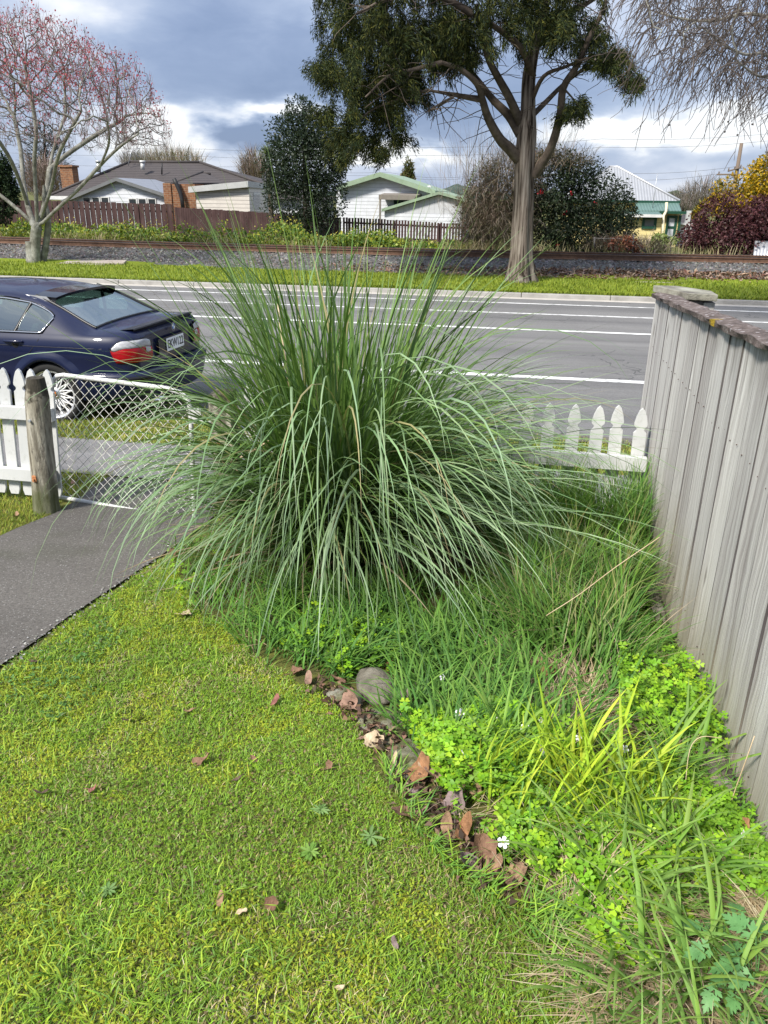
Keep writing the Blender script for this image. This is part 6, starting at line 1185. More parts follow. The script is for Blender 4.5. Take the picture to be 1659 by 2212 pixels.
lg = [tuft(2300, [(-0.25, 4.1), (0.8, 3.95), (0.8, 4.46), (-0.3, 4.46)], (0.40, 0.74), (0.005, 0.009), (0.0, 0.35), (0.35, 1.5), DG, MG + OL[:1]), tuft(5200, CORNER, (0.18, 0.46), (0.005, 0.010), (0.0, 0.7), (0.8, 2.1), DG, MG + MG + OL[:2], clump=(2.6, .36, 15)), tuft(900, CORNER, (0.3, 0.60), (0.004, 0.008), (0.05, 0.5), (0.4, 1.6), DG, BG + OL),
      tuft(8200, MIDB, (0.12, 0.32), (0.006, 0.0115), (0.2, 0.8), (1.2, 2.1), DG, MG, clump=(3.4, 0.47, 5), vee=0.25), tuft(2600, LOWB, (0.10, 0.26), (0.004, 0.009), (0.1, 0.8), (0.9, 1.9), BG, BG, clump=(4.0, 0.42, 6)),
      tuft(5200, [(-0.34, 2.0), (-0.16, 1.64), (-0.02, 1.5), (0.12, 1.42), (0.17, 1.28), (0.28, 1.1), (0.36, 1.2), (0.26, 1.45), (0.0, 1.7), (-0.2, 2.0)], (0.04, 0.13), (0.003, 0.005), (0.2, 0.9), (1.0, 1.9), BG, BG + YG[:1]), tuft(2600, [(0.5, 1.9), (0.80, 1.75), (0.80, 3.95), (0.55, 3.4)], (0.04, 0.13), (0.004, 0.008), (0.2, 0.9), (1.1, 2.0), DG, BG), tuft(2300, EDGE, (0.10, 0.26), (0.004, 0.008), (0.2, 0.9), (1.2, 2.0), DG, BG), tuft(330, FRONT, (0.2, 0.42), (0.007, 0.013), (0.15, 0.7), (1.0, 1.8), BG, [(0.17, 0.27, 0.07), (0.20, 0.30, 0.08)], vee=0.3), tuft(800, FRONT, (0.08, 0.24), (0.003, 0.007), (0.2, 0.9), (1.0, 1.8), DG, BG),
      tuft(420, [(-0.12, 1.98), (0.05, 1.75), (0.45, 1.6), (0.6, 2.1), (0.2, 2.2)], (0.16, 0.34), (0.006, 0.011), (0.05, 0.6), (0.4, 1.3), YG, YG, vee=0.3)]
bx, by = 0.30, 1.93; n = 62; r_ = rng.normal(0, 0.055, (n, 2)); P = np.stack([bx + r_[:, 0] * 1.4, by + r_[:, 1], gz(bx + r_[:, 0], by + r_[:, 1])], 1)
lg.append(blades(P, rng.uniform(0, 2 * pi, n), rng.uniform(0.22, 0.40, n), rng.uniform(0.010, 0.016, n), rng.uniform(0.05, 0.55, n), rng.uniform(0.4, 1.5, n), pal(n, YG), pal(n, YG), 8, 1.5, 0.35, None, 1.4))
for bx, by, n in ((0.52, 1.72, 26), (0.46, 1.33, 22), (0.60, 1.35, 16), (0.08, 2.12, 20), (0.6, 2.15, 16), (0.33, 1.58, 16)):
    r_ = rng.normal(0, 0.04, (n, 2)); P = np.stack([bx + r_[:, 0], by + r_[:, 1], gz(bx + r_[:, 0], by + r_[:, 1])], 1)
    lg.append(blades(P, rng.uniform(0, 2 * pi, n), rng.uniform(0.22, 0.42, n), rng.uniform(0.009, 0.015, n), rng.uniform(0.1, 0.6, n), rng.uniform(1.0, 1.9, n), pal(n, BG), pal(n, [(0.16, 0.26, 0.06), (0.2, 0.3, 0.07)]), 8, 1.4, 0.35, None, 1.4))
v, q, c = join(lg); kind(np_mesh('long_grass', v, q, M['blade'], None, c), 'stuff')
STRAWP = [(0.20, 1.5), (0.28, 1.3), (0.34, 1.0), (0.38, 0.5), (0.8, 0.5), (0.8, 1.75), (0.45, 1.75), (0.3, 1.65)]
sw = [tuft(17000, STRAWP, (0.10, 0.30), (0.0014, 0.0034), (0.7, 1.5), (1.3, 1.8), TN, TN, 4, clump=(4.5, 0.38, 8)), tuft(1800, [(0.0, 2.35), (0.0, 2.95), (0.55, 3.2), (0.7, 2.6), (0.4, 2.3)], (0.10, 0.26), (0.0016, 0.003), (0.8, 1.5), (1.3, 1.8), TN, TN, 4), tuft(1500, LOWB, (0.10, 0.25), (0.0015, 0.003), (0.7, 1.5), (1.3, 1.8), TN, TN, 4), tuft(900, CORNER, (0.2, 0.5), (0.0016, 0.003), (0.1, 1.2), (0.8, 1.8), TN, TN, 4), tuft(500, EDGE, (0.1, 0.22), (0.0016, 0.003), (0.8, 1.5), (1.3, 1.8), TN, TN, 4)]
v, q, c = join(sw); kind(np_mesh('straw', v, q, M['blade'], None, c), 'stuff')
x, y = bedpts(26000, [(-0.36, 2.05), (-0.14, 1.60), (0.02, 1.46), (0.14, 1.36), (0.18, 1.2), (0.30, 0.9), (0.46, 0.9), (0.40, 1.3), (0.2, 1.55), (-0.1, 1.85), (-0.25, 2.1)]); n = len(x)
P = np.stack([x, y, gz(x, y)], 1); cl = pal(n, [(0.16, 0.27, 0.025), (0.11, 0.2, 0.025), (0.3, 0.25, 0.12), (0.22, 0.30, 0.03)], .25)
v, q, c = blades(P, rng.uniform(0, 2 * pi, n), rng.uniform(0.015, 0.05, n), rng.uniform(0.002, 0.004, n), rng.uniform(0.1, 1.0, n), rng.uniform(0.7, 1.6, n), cl * .85, cl * 1.1, 2, floor=False); kind(np_mesh('lawn_grass', v, q, M['blade'], None, c), 'stuff')
# brown crumbs of leaf along the edge of the bed
n = 900; k = rng.integers(0, len(LIT) - 1, n); f = rng.random(n); A = np.array(LIT)[:, :2]; P2 = A[k] * (1 - f)[:, None] + A[k + 1] * f[:, None] + rng.normal(0, 0.035, (n, 2)); P = np.stack([P2[:, 0], P2[:, 1], gz(P2[:, 0], P2[:, 1]) + rng.uniform(0.002, 0.03, n)], 1)
v, q, c = cards(P, rng.normal(size=(n, 3)) * [1, 1, .5], rng.normal(size=(n, 3)) * .6 + [0, 0, 1], rng.uniform(0.012, 0.04, n), rng.uniform(0.008, 0.022, n), pal(n, [(0.13, 0.08, 0.055), (0.08, 0.05, 0.035), (0.2, 0.13, 0.09), (0.05, 0.035, 0.025)], .3), 0.3); kind(np_mesh('leaf_litter', v, q, M['dead'], None, c), 'stuff')
def clover(n, poly, cols, h=(0.03, 0.11), clump=None, s=(0.0125, 0.020)):
    x, y = bedpts(n, poly)
    if clump is not None: k = fbm(x * clump[0], y * clump[0], 0, clump[2], 3) > clump[1]; x, y = x[k], y[k]
    n = len(x); z = gz(x, y) + rng.uniform(*h, n) * (0.6 + 0.8 * fbm(x * 5, y * 5, 0, 81, 2)); sz = rng.uniform(*s, n); a0 = rng.uniform(0, 2 * pi, n); nr = unit(rng.normal(size=(n, 3)) * 0.35 + [0, -0.15, 1]); cl = pal(n, cols, 0.2)
    u = unit(np.cross(nr, np.tile([0.3, 1, 0.1], (n, 1)))); w_ = np.cross(nr, u); Vs = []
    shape = [(0, 0, 0), (0.55, 0.50, .12), (1.0, 0.42, .02), (0.80, 0, -.05), (1.0, -0.42, .02), (0.55, -0.50, .12)]
    for l in range(3):
        a = a0 + l * 2 * pi / 3; d = u * np.cos(a)[:, None] + w_ * np.sin(a)[:, None]; e = np.cross(nr, d); C0 = np.stack([x, y, z], 1)
        Vs.append(np.stack([C0 + (d * p + e * r_ + nr * h_) * sz[:, None] for p, r_, h_ in shape], 1))
    V = np.stack(Vs, 1).reshape(-1, 3); b = (np.arange(n * 3) * 6)[:, None, None]; Q = (b + np.array([[0, 3, 2, 1], [0, 5, 4, 3]])[None]).reshape(-1, 4)
    C = np.repeat(cl, 18, 0); st = blades(np.stack([x, y, gz(x, y)], 1), rng.uniform(0, 2 * pi, n), np.maximum(z - gz(x, y), 0.01), np.full(n, 0.0015), np.full(n, 0.0), np.full(n, 0.05), cl * .8, cl, 1, floor=False)
    return join([(V, Q, C), st])
CG = [(0.21, 0.40, 0.02), (0.16, 0.33, 0.02), (0.29, 0.46, 0.025), (0.11, 0.24, 0.02), (0.19, 0.35, 0.03)]
cv_ = [clover(2600, [(-0.30, 2.22), (-0.22, 1.92), (0.12, 1.85), (0.25, 2.15), (0.05, 2.4)], CG, (0.05, 0.13)), clover(3400, [(-0.2, 2.0), (0.0, 1.6), (0.35, 1.5), (0.7, 1.6), (0.6, 2.2), (0.1, 2.25)], CG, (0.03, 0.12), (4.5, 0.44, 4)),
       clover(700, [(0.45, 2.3), (0.80, 2.25), (0.80, 2.85), (0.5, 2.8)], CG, (0.05, 0.18)), clover(1500, [(0.4, 1.95), (0.8, 1.55), (0.8, 1.95), (0.6, 2.1)], CG[:2] + CG[3:], (0.02, 0.09)), clover(1000, [(0.12, 1.75), (0.3, 1.35), (0.55, 1.3), (0.5, 1.75)], CG, (0.02, 0.09), (5, 0.5, 2)),
       clover(500, [(-0.9, 2.72), (-0.5, 2.45), (-0.35, 2.7), (-0.5, 3.05), (-0.85, 2.95)], CG, (0.03, 0.12)), clover(160, [(-1.9, 3.75), (-1.5, 3.0), (-1.3, 3.1), (-1.6, 3.9)], CG, (0.02, 0.06)), clover(1500, [(-1.93, 1.6), (-1.60, 1.6), (-1.45, 2.3), (-1.75, 3.0), (-1.93, 2.4)], [(0.07, 0.16, 0.04), (0.09, 0.2, 0.05)], (0.008, 0.022), (6, 0.5, 3), (0.005, 0.009))]
v, q, c = join(cv_); kind(np_mesh('clover', v, q, M['leaf'], None, c), 'stuff')

# ---------------------------------------------------------------- counted small things: weeds, flowers, leaves
def fan_leaf(n, prof, curl, fold, rot, sz, seed, tip=0.0):
    """A leaf blade as a fan around its stalk end; prof(angle) gives the outline radius."""
    A = np.linspace(0, 2 * pi, n, endpoint=False); V = [(0, 0, 0)]; rs = random.Random(seed)
    for f in (0.5, 1.0):
        for a in A:
            r_ = prof(a) * f; x, y = r_ * cos(a), r_ * sin(a); z = curl * 1.3 * (r_ ** 2) * (0.5 + 0.5 * cos(2 * a + seed)) + fold * abs(y) + 0.14 * sin(5 * x + seed) * sin(4.3 * y + 2 * seed) + 0.10 * (rs.random() - 0.5) * f + tip * max(0, x) ** 2; V.append((x, y, z))
    F = [(0, 1 + i, 1 + (i + 1) % n) for i in range(n)] + [(1 + i, 1 + n + i, 1 + n + (i + 1) % n, 1 + (i + 1) % n) for i in range(n)]
    V = [Vector(v) * sz for v in V]; 
    for v in V: v.rotate(rot)
    return V, F
def plane_leaf(a):
    a = (a + pi) % (2 * pi) - pi
    return max(0.2, 0.56 + 0.44 * max(0, cos(a)) ** 9 + 0.30 * max(0, cos(a - 0.85)) ** 14 + 0.30 * max(0, cos(a + 0.85)) ** 14 + 0.14 * max(0, cos(a - 1.75)) ** 12 + 0.14 * max(0, cos(a + 1.75)) ** 12 - 0.30 * max(0, -cos(a)) ** 10 + 0.035 * sin(23 * a))
oval_leaf = lambda a: 0.42 / math.sqrt((0.42 * cos(a)) ** 2 + (0.95 * sin(a)) ** 2 + 1e-6) * 0.95
strip_leaf = lambda a: 0.2 / math.sqrt((0.2 * cos(a)) ** 2 + (0.95 * sin(a)) ** 2 + 1e-6) * 0.95
def dead_mat(name, c):
    return pbr(name, [(0.25, tuple(0.42 * x for x in c)), (0.52, c), (0.8, tuple(min(1, 1.4 * x) for x in c))], 38, rough=0.75, bump=0.5, bscale=90, spec=0.2)
DM = {'tan': dead_mat('tan_dead_leaf', (0.28, 0.175, 0.11)), 'pink': dead_mat('pinkish_dead_leaf', (0.25, 0.155, 0.115)), 'brown': dead_mat('brown_dead_leaf', (0.20, 0.115, 0.075)), 'dark': dead_mat('dark_dead_leaf', (0.10, 0.065, 0.05)), 'cream': dead_mat('cream_dead_leaf', (0.46, 0.36, 0.24)), 'orange': dead_mat('orange_dead_leaf', (0.27, 0.14, 0.07)), 'red': dead_mat('reddish_dead_leaf', (0.24, 0.10, 0.085)), 'grey': dead_mat('grey_purple_dead_leaf', (0.21, 0.155, 0.15))}
LEAVES = [
 # px, py, half length m, kind, colour, heading deg, tilt, curl, lift, label
 (752, 1537, .058, 'P', 'pink', 75, 25, .5, .030, 'upright pinkish dead leaf leaning on the pale lichened stone'), (667, 1476, .05, 'O', 'pink', 100, 25, .4, .025, 'pinkish dead leaf standing on the lawn edge in front of the tussock'),
 (640, 1457, .055, 'P', 'brown', 30, 10, .5, .012, 'crumpled brown dead leaf behind the pinkish one at the lawn edge'), (836, 1452, .05, 'P', 'orange', 120, 35, .5, .03, 'orange tan dead leaf above the oval grey stone'),
 (730, 1482, .05, 'O', 'brown', 170, 8, .3, .035, 'flat brown dead leaf lying along the pale lichened stone'), (868, 1512, .05, 'P', 'grey', 40, 20, .4, .02, 'grey purple dead leaf just beyond the oval grey stone'),
 (880, 1540, .06, 'P', 'pink', -20, 15, .6, .02, 'large pinkish dead leaf on the mossy slab'), (878, 1565, .06, 'P', 'tan', 20, 12, .4, .015, 'tan dead leaf below the pinkish one on the mossy slab'), (905, 1500, .045, 'P', 'grey', 100, 25, .5, .03, 'grey dead leaf at the rim of the bright clover patch'),
 (812, 1617, .06, 'P', 'cream', 160, 10, .5, .015, 'pale curled dead leaf on the lawn beside the mossy slab'), (783, 1603, .035, 'O', 'pink', 10, 10, .4, .01, 'small pinkish dead leaf next to the pale curled one'), (850, 1667, .055, 'S', 'cream', 80, 30, .8, .03, 'twisted cream dead leaf standing beside the dark mossy stone'),
 (900, 1690, .075, 'P', 'orange', 10, 22, .9, .035, 'big curled orange brown dead leaf on top of the pile'), (940, 1675, .075, 'O', 'cream', 35, 20, .5, .045, 'pale tan dead leaf at the back of the pile'), (962, 1690, .07, 'P', 'brown', 80, 40, .5, .04, 'dark ribbed dead leaf standing behind the pile'), (935, 1703, .05, 'P', 'pink', 120, 25, .5, .05, 'pinkish dead leaf in the middle of the pile'),
 (905, 1738, .065, 'P', 'grey', 200, 12, .3, .015, 'grey purple dead leaf at the front of the pile'), (885, 1775, .075, 'P', 'brown', 185, 8, .4, .015, 'wide brown dead leaf lying on the lawn below the pile'), (1010, 1725, .075, 'P', 'tan', 95, 45, .4, .045, 'upright tan dead leaf in the grass beyond the pile'), (975, 1760, .06, 'P', 'grey', 60, 20, .5, .02, 'grey dead leaf in the grass between the pile and the lone white flower'),
 (963, 1810, .05, 'O', 'tan', 100, 35, .4, .035, 'ribbed oval tan leaf standing on the edge of the lawn'), (1005, 1812, .055, 'O', 'orange', 60, 45, 1.2, .04, 'rolled orange brown leaf beside the lone white flower'), (1040, 1865, .06, 'P', 'brown', 90, 30, .8, .04, 'cupped brown leaf in the heap nearest the straw'), (1012, 1885, .055, 'P', 'grey', 160, 20, .6, .02, 'dull grey leaf at the lawn side of the heap near the straw'),
 (1062, 1892, .05, 'O', 'tan', 40, 25, .6, .03, 'narrow tan leaf folded on the heap near the straw'), (1105, 1905, .06, 'P', 'tan', 0, 15, .5, .02, 'broad tan leaf trailing from the heap towards the straw'), (1040, 1915, .05, 'P', 'pink', -30, 12, .4, .015, 'pinkish leaf at the front of the heap near the straw'),
 (1178, 1478, .055, 'P', 'orange', 20, 12, .4, .05, 'orange dead leaf deep in the long grass of the bed'), (1165, 1455, .035, 'P', 'tan', 80, 12, .4, .05, 'small tan dead leaf just behind the orange one in the long grass'), (595, 1522, .042, 'O', 'red', 70, 20, .3, .02, 'reddish oval leaf lying on the open lawn in front of the tussock'),
 (398, 1336, .05, 'P', 'cream', 10, 8, .3, .02, 'cream leaf lying on the lawn beside the tussock, near the path'), (282, 1563, .035, 'O', 'dark', 20, 25, .8, .018, 'dark folded leaf in the middle of the lawn, on the path side'), (412, 1543, .045, 'S', 'tan', 12, 12, .6, .018, 'thin tan strip of leaf in the middle of the lawn'), (441, 1650, .05, 'O', 'brown', 25, 30, .9, .02, 'curved brown leaf arching over the grass in the lawn'),
 (517, 1688, .042, 'S', 'dark', 40, 15, .6, .018, 'dark narrow leaf with a grey edge in the lawn'), (548, 1642, .025, 'O', 'brown', 160, 20, .5, .015, 'little brown leaf above the dark narrow one in the lawn'), (710, 1665, .03, 'P', 'brown', 20, 35, .8, .02, 'small dark brown crumpled leaf on yellow moss'), (200, 1714, .028, 'P', 'red', 0, 15, .5, .018, 'small rusty pink leaf alone in the lawn'), (95, 1720, .045, 'S', 'dark', 12, 10, .5, .016, 'thin dark leaf at the path side of the lawn'), (76, 1438, .04, 'S', 'dark', -10, 10, .5, .02, 'flat dark leaf near the edge of the path'),
 (478, 1955, .03, 'O', 'tan', 95, 30, .5, .02, 'little upright tan leaf in the lower lawn'), (522, 1980, .024, 'O', 'cream', 20, 12, .3, .016, 'small pale oval leaf lying in the lower lawn'), (588, 1972, .034, 'P', 'brown', 80, 40, 1.0, .025, 'shrivelled brown leaf standing in the lower lawn'), (735, 2141, .02, 'O', 'cream', 0, 10, .3, .012, 'pale leaf fragment in the lower lawn, near the straw'), (852, 2046, .022, 'O', 'grey', 120, 20, .4, .014, 'small grey leaf where the lawn meets the straw'),
 (1365, 1985, .045, 'P', 'dark', 60, 30, .7, .05, 'dark leaf caught in the dry straw'), (1595, 1806, .042, 'P', 'orange', 30, 35, .4, .04, 'orange leaf at the foot of the board fence'), (373, 1207, .05, 'P', 'brown', 80, 30, .6, .03, 'brown leaf under the tussock beside the path'), (36, 1122, .04, 'P', 'tan', 10, 25, .7, .025, 'tan leaf on the grass in front of the picket fence'), (158, 1050, .035, 'P', 'pink', 60, 30, .5, .025, 'pinkish leaf on the grass strip seen through the gate')]
for k, (px, py, sz, kd, cn, hd, tilt, curl, lift, lab) in enumerate(LEAVES):
    p = G_(px, py); rot = Matrix.Rotation(R(hd), 3, 'Z') @ Matrix.Rotation(R(-tilt), 3, 'Y') @ Matrix.Rotation(R(random.uniform(-14, 14)), 3, 'X')
    V, F = fan_leaf(30, {'P': plane_leaf, 'O': oval_leaf, 'S': strip_leaf}[kd], curl, random.uniform(0.05, 0.3) if kd != 'S' else 0.5, rot, sz * (0.80 if px > 740 and py > 1440 else 0.70), k, random.uniform(-.3, .5)); zc_ = g1(p[0], p[1]) + lift
    zmin = min(v.z for v in V); mb = MB(); mb.add([(p[0] + v.x, p[1] + v.y, max(zc_ + v.z, g1(p[0], p[1]) + 0.004)) for v in V], F, 0, True)
    if kd == 'P': s0 = Vector(V[0]); e = rot @ Vector((-0.9, 0.1, 0.15)) * sz; mb.tube([Vector((p[0], p[1], zc_)), Vector((p[0], p[1], zc_)) + e * .5, Vector((p[0], p[1], zc_)) + e], 0.0014, 4)
    tag(mb.build('dead_leaf', DM[cn], None, fix=False), lab, 'leaf', 'fallen dead leaves')

def flower(px, py, r_, tilt, az, hgt, lab, y=None, parts=False):
    p = YY(px, py, G_(px, py)[1] - 0.19); base = Vector((p[0], p[1], g1(p[0], p[1]))); top = Vector(p)
    rot = Matrix.Rotation(R(az), 3, 'Z') @ Matrix.Rotation(R(tilt), 3, 'X'); t = thing('white_flower', base, lab, 'flower', 'small white flowers in the bed')
    mb = MB()
    for j in range(5):
        a = 2 * pi * j / 5; sh = [(0.1, 0, 0), (0.45, .27, .12), (0.85, .34, .16), (1.02, .12, .10), (1.02, -.12, .10), (0.85, -.34, .16), (0.45, -.27, .12)]
        vs = [top + rot @ (Matrix.Rotation(a, 3, 'Z') @ Vector(s_) * r_) for s_ in sh]; mb.add(vs, [(0, 1, 6), (1, 2, 5, 6), (2, 3, 4, 5)], 0, True)
    o = mb.build('petals', M['pet'], t, fix=False); mb = MB(); mb.lathe([(0.001, 0.12 * r_ + .002), (0.12 * r_, 0.1 * r_), (0.16 * r_, 0)], top, 'z', 8); mb.build('centre', M['pollen'], t)
    mb = MB(); mb.tube([base, (base + top) / 2 + Vector((0.01, 0, 0)), top], 0.0013, 4); mb.build('stem', M['stemg'], t)
M['pet'] = pbr('white_petal', [(0.3, (0.74, 0.70, 0.80)), (0.7, (0.84, 0.82, 0.87))], 40, rough=0.7); M['pollen'] = pbr('yellow_flower_centre', [(0.50, 0.42, 0.05)], 40); M['stemg'] = pbr('green_stem', [(0.12, 0.22, 0.04)], 20)
flower(1087, 1820, .0155, 32, 10, .0, 'largest white flower, wide open beside the rolled orange leaf', 1.66)
for px, py, y, r_, tl, az, lab in ((993, 1541, 2.10, .017, 60, 20, 'white flower at the near side of the bright clover patch'), (1135, 1575, 2.0, .018, 55, -20, 'white flower in the middle of the clover, beside tall yellow green blades'), (1168, 1557, 2.02, .013, 70, 60, 'small white flower just behind the middle one in the clover'),
                                   (1170, 1621, 1.92, .017, 60, 80, 'white flower hanging under the tall yellow green blades'), (998, 1627, 1.93, .013, 80, 120, 'closed white flower low in the clover, above the dead leaf pile'), (1250, 1593, 2.0, .012, 75, 10, 'pale flower between tall blades in the middle of the bed'),
                                   (1350, 1617, 1.98, .013, 70, -30, 'pinkish white flower in the grass nearest the footing of the fence'), (1347, 1655, 1.92, .011, 75, 30, 'small pale flower below the pinkish one near the fence footing'), (833, 1357, 2.72, .014, 60, 0, 'white flower in the grass right below the tussock'),
                                   (955, 1463, 2.30, .012, 70, 40, 'white flower at the top of the bright clover patch'), (1077, 1553, 2.03, .009, 80, 0, 'tiny white bud in the clover between two open flowers'), (1604, 1801, 1.72, .011, 75, 50, 'white flower by the orange leaf at the foot of the board fence')):
    flower(px, py, r_, tl, az, 0, lab, y)

def rosette(px, py, n, ln, wd, cols, lab, up=0.14):
    p = G_(px, py); t = thing('rosette_weed', (p[0], p[1], g1(p[0], p[1])), lab, 'weed', 'rosette weeds in the lawn'); V, Q, C = [], [], []; N_ = 7
    for j in range(n):
        a = 2 * pi * j / n + random.uniform(-.2, .2); L = ln * random.uniform(.7, 1.1); cc = np.array(random.choice(cols)) * random.uniform(.85, 1.15); b = len(V)
        for i in range(N_):
            f = i / (N_ - 1); w_ = wd * L / ln * (sin(pi * min(1, f ** 1.3 * 0.93 + 0.05)) ** 0.8) * (1 + 0.15 * (-1) ** i); r_ = f * L; z = 0.012 + up * L * f * (1 - f * .8) + 0.004
            for s_ in (-1, 0, 1): V.append((p[0] + r_ * cos(a) - s_ * w_ * sin(a), p[1] + r_ * sin(a) + s_ * w_ * cos(a), g1(p[0], p[1]) + z + (0.003 if s_ else 0))); C.append(cc * (1.25 if s_ == 0 else 0.95))
        for i in range(N_ - 1):
            for s_ in (0, 1): Q.append((b + i * 3 + s_, b + i * 3 + s_ + 1, b + i * 3 + s_ + 4, b + i * 3 + s_ + 3))
    np_mesh('leaves', V, Q, M['leaf'], t, np.array(C), True)
RG = [(0.14, 0.26, 0.045), (0.18, 0.30, 0.06)]; RB = [(0.12, 0.215, 0.06), (0.15, 0.245, 0.08)]
rosette(670, 1848, 11, .036, .006, RG, 'bright green rosette weed, largest in the lawn'); rosette(692, 1756, 12, .032, .004, RB, 'bluish green rosette weed with narrow leaves in the lawn beside yellow moss'); rosette(235, 1938, 10, .028, .0045, RB, 'grey green rosette weed at the path side of the lower lawn'); rosette(800, 1815, 8, .042, .0055, RB, 'ragged rosette weed in the grass below the wide brown leaf'); rosette(835, 1590, 8, .038, .006, RG, 'small rosette weed beside the mossy slab')
# lobed weed in the near corner
p = G_(1560, 2090); t_ = thing('lobed_weed', (0.62, 1.34, g1(0.62, 1.34)), 'leafy weed with deeply lobed leaves among straw by the board fence', 'weed')
def lobed(a):
    a = (a + pi) % (2 * pi) - pi; return 0.22 + 0.78 * max(0, cos(a)) ** 9 * (0.8 + 0.2 * cos(26 * a)) + 0.62 * max(0, cos(a - .8)) ** 11 * (0.8 + 0.2 * cos(30 * a)) + 0.62 * max(0, cos(a + .8)) ** 11 * (0.8 + .2 * cos(30 * a)) + 0.36 * max(0, cos(a - 1.6)) ** 11 + 0.36 * max(0, cos(a + 1.6)) ** 11
M['lobe'] = pbr('lobed_weed_leaf', [(0.3, (0.065, 0.17, 0.05)), (0.7, (0.105, 0.235, 0.075))], 30, rough=0.55, spec=0.3)
LOBES = []
for f, an, ln in ((1.0, 0, .34), (.74, 32, .36), (.74, -32, .36), (.48, 48, .42), (.48, -48, .42), (.2, 66, .34), (.2, -66, .34), (.62, 0, .45)):
    for dan, k2 in ((0, 1.0), (34, .62), (-34, .62)):
        a = R(an + dan); ox, oy = f * .62 + (0.06 if dan else 0) * cos(R(an)), (0.10 * ln if dan else 0) * sin(R(an)); L = ln * k2; w_ = L * .19; ca, sa = cos(a), sin(a)
        LOBES.append([(ox + x * ca - y * sa, oy + x * sa + y * ca) for x, y in ((-.04, 0), (L * .35, w_ * .8), (L * .72, w_ * .85), (L, w_ * .12), (L, -w_ * .12), (L * .72, -w_ * .85), (L * .35, -w_ * .8))])
for k in range(30):
    a = random.uniform(0, 2 * pi); d = random.uniform(0.02, 0.17); c = Vector((0.64 + d * cos(a), 1.31 + d * sin(a), 0)); c.z = g1(c.x, c.y) + random.uniform(0.06, 0.20)
    rot = Matrix.Rotation(a + random.uniform(-.5, .5), 3, 'Z') @ Matrix.Rotation(R(random.uniform(-10, 25)), 3, 'Y') @ Matrix.Rotation(R(random.uniform(-20, 20)), 3, 'X'); sz = random.uniform(.055, .085); mb = MB()
    for lo in LOBES: mb.add([c + rot @ Vector((x, y, -.35 * x * x + .18 * abs(y) + random.uniform(0, .012))) * sz for x, y in lo], [(0, 1, 6), (1, 2, 5, 6), (2, 3, 4, 5)], 0, True)
    mb.tube([(0.64, 1.31, g1(.64, 1.31)), (c + Vector((0.64, 1.31, g1(.64, 1.31)))) / 2 + Vector((0, 0, .02)), c], 0.0014, 4); mb.build('leaf', M['lobe'], t_, fix=False)
# single long stalks that lean out of the bed
for L, r_, lab in (([(0.196, 2.750, 0.639), (0.317, 2.800, 0.719), (0.451, 2.850, 0.831), (0.608, 2.900, 0.953)], .0018, 'long straw stalk slanting across the bed towards the board fence'), ([(0.727, 1.950, 0.411), (0.750, 1.980, 0.549), (0.767, 2.000, 0.639), (0.782, 2.020, 0.711)], .0016, 'dry bent stalk leaning on the foot of the board fence'), ([(0.613, 2.000, 0.508), (0.617, 2.040, 0.618), (0.645, 2.050, 0.663), (0.709, 2.060, 0.660)], .0013, 'thin kinked straw over the footing of the board fence')):
    mb = MB(); mb.tube(smooth_line(L, 4), r_, 5); tag(mb.build('dry_stalk', M['cane']), lab, 'stalk')
# ---------------------------------------------------------------- the dark blue sedan parked on the berm
M['navy'] = pbr('navy_car_paint', [(0.2, (0.003, 0.006, 0.028)), (0.8, (0.0045, 0.0085, 0.036))], 3, rough=0.4, metal=0.0, coat=0.5, spec=0.2)
M['blacktrim'] = pbr('black_trim', [(0.012, 0.012, 0.013)], 4, rough=0.35)
M['gloss'] = pbr('gloss_black', [(0.006, 0.006, 0.008)], 4, rough=0.08, spec=0.6)
M['rubber'] = pbr('tyre_rubber', [(0.018, 0.018, 0.018)], 20, rough=0.8, spec=0.2)
M['rimw'] = pbr('white_rim', [(0.72, 0.72, 0.73)], 10, rough=0.3, coat=0.5)
M['rimlip'] = pbr('polished_rim_lip', [(0.68, 0.68, 0.70)], 10, rough=0.25, metal=0.7)
M['orange'] = pbr('orange_cap', [(0.55, 0.15, 0.015)], 10, rough=0.35)
M['redlens'] = pbr('red_lens', [(0.3, (0.22, 0.003, 0.006)), (0.7, (0.38, 0.006, 0.01))], 14, stretch=(1, 1, 3), rough=0.2, coat=0.25, spec=0.3)
M['clearlens'] = pbr('clear_lens', [(0.3, (0.26, 0.26, 0.27)), (0.7, (0.45, 0.45, 0.46))], 24, stretch=(1, 1, 2), rough=0.15, coat=0.5)
M['redclear'] = pbr('pale_red_lens', [(0.3, (0.5, 0.22, 0.22)), (0.7, (0.66, 0.42, 0.42))], 24, rough=0.15, coat=0.5)
M['chrome'] = pbr('chrome', [(0.62, 0.63, 0.65)], 10, rough=0.12, metal=1.0)
M['plate'] = pbr('white_number_plate', [(0.78, 0.78, 0.77)], 10, rough=0.4)
M['ink'] = pbr('black_lettering', [(0.012, 0.012, 0.014)], 10, rough=0.5)
M['seat'] = pbr('dark_upholstery', [(0.03, 0.032, 0.035)], 10, rough=0.8)
M['blue'] = pbr('blue_enamel', [(0.03, 0.15, 0.45)], 10, rough=0.2)
def carglass():
    m, t, out = new_mat('tinted_car_glass'); tr = t.node('ShaderNodeBsdfTransparent', {'Color': (0.46, 0.64, 0.58, 1)}); gl = t.node('ShaderNodeBsdfGlossy', {'Color': (0.86, 0.95, 0.93, 1), 'Roughness': 0.03})
    f = t.node('ShaderNodeLayerWeight', {'Blend': 0.42}).outputs['Facing']; f = t.math('MULTIPLY_ADD', f, 0.5, 0.15)
    mx = t.node('ShaderNodeMixShader', {0: f, 1: tr.outputs[0], 2: gl.outputs[0]}); t.l.new(mx.outputs[0], out.inputs[0]); return m
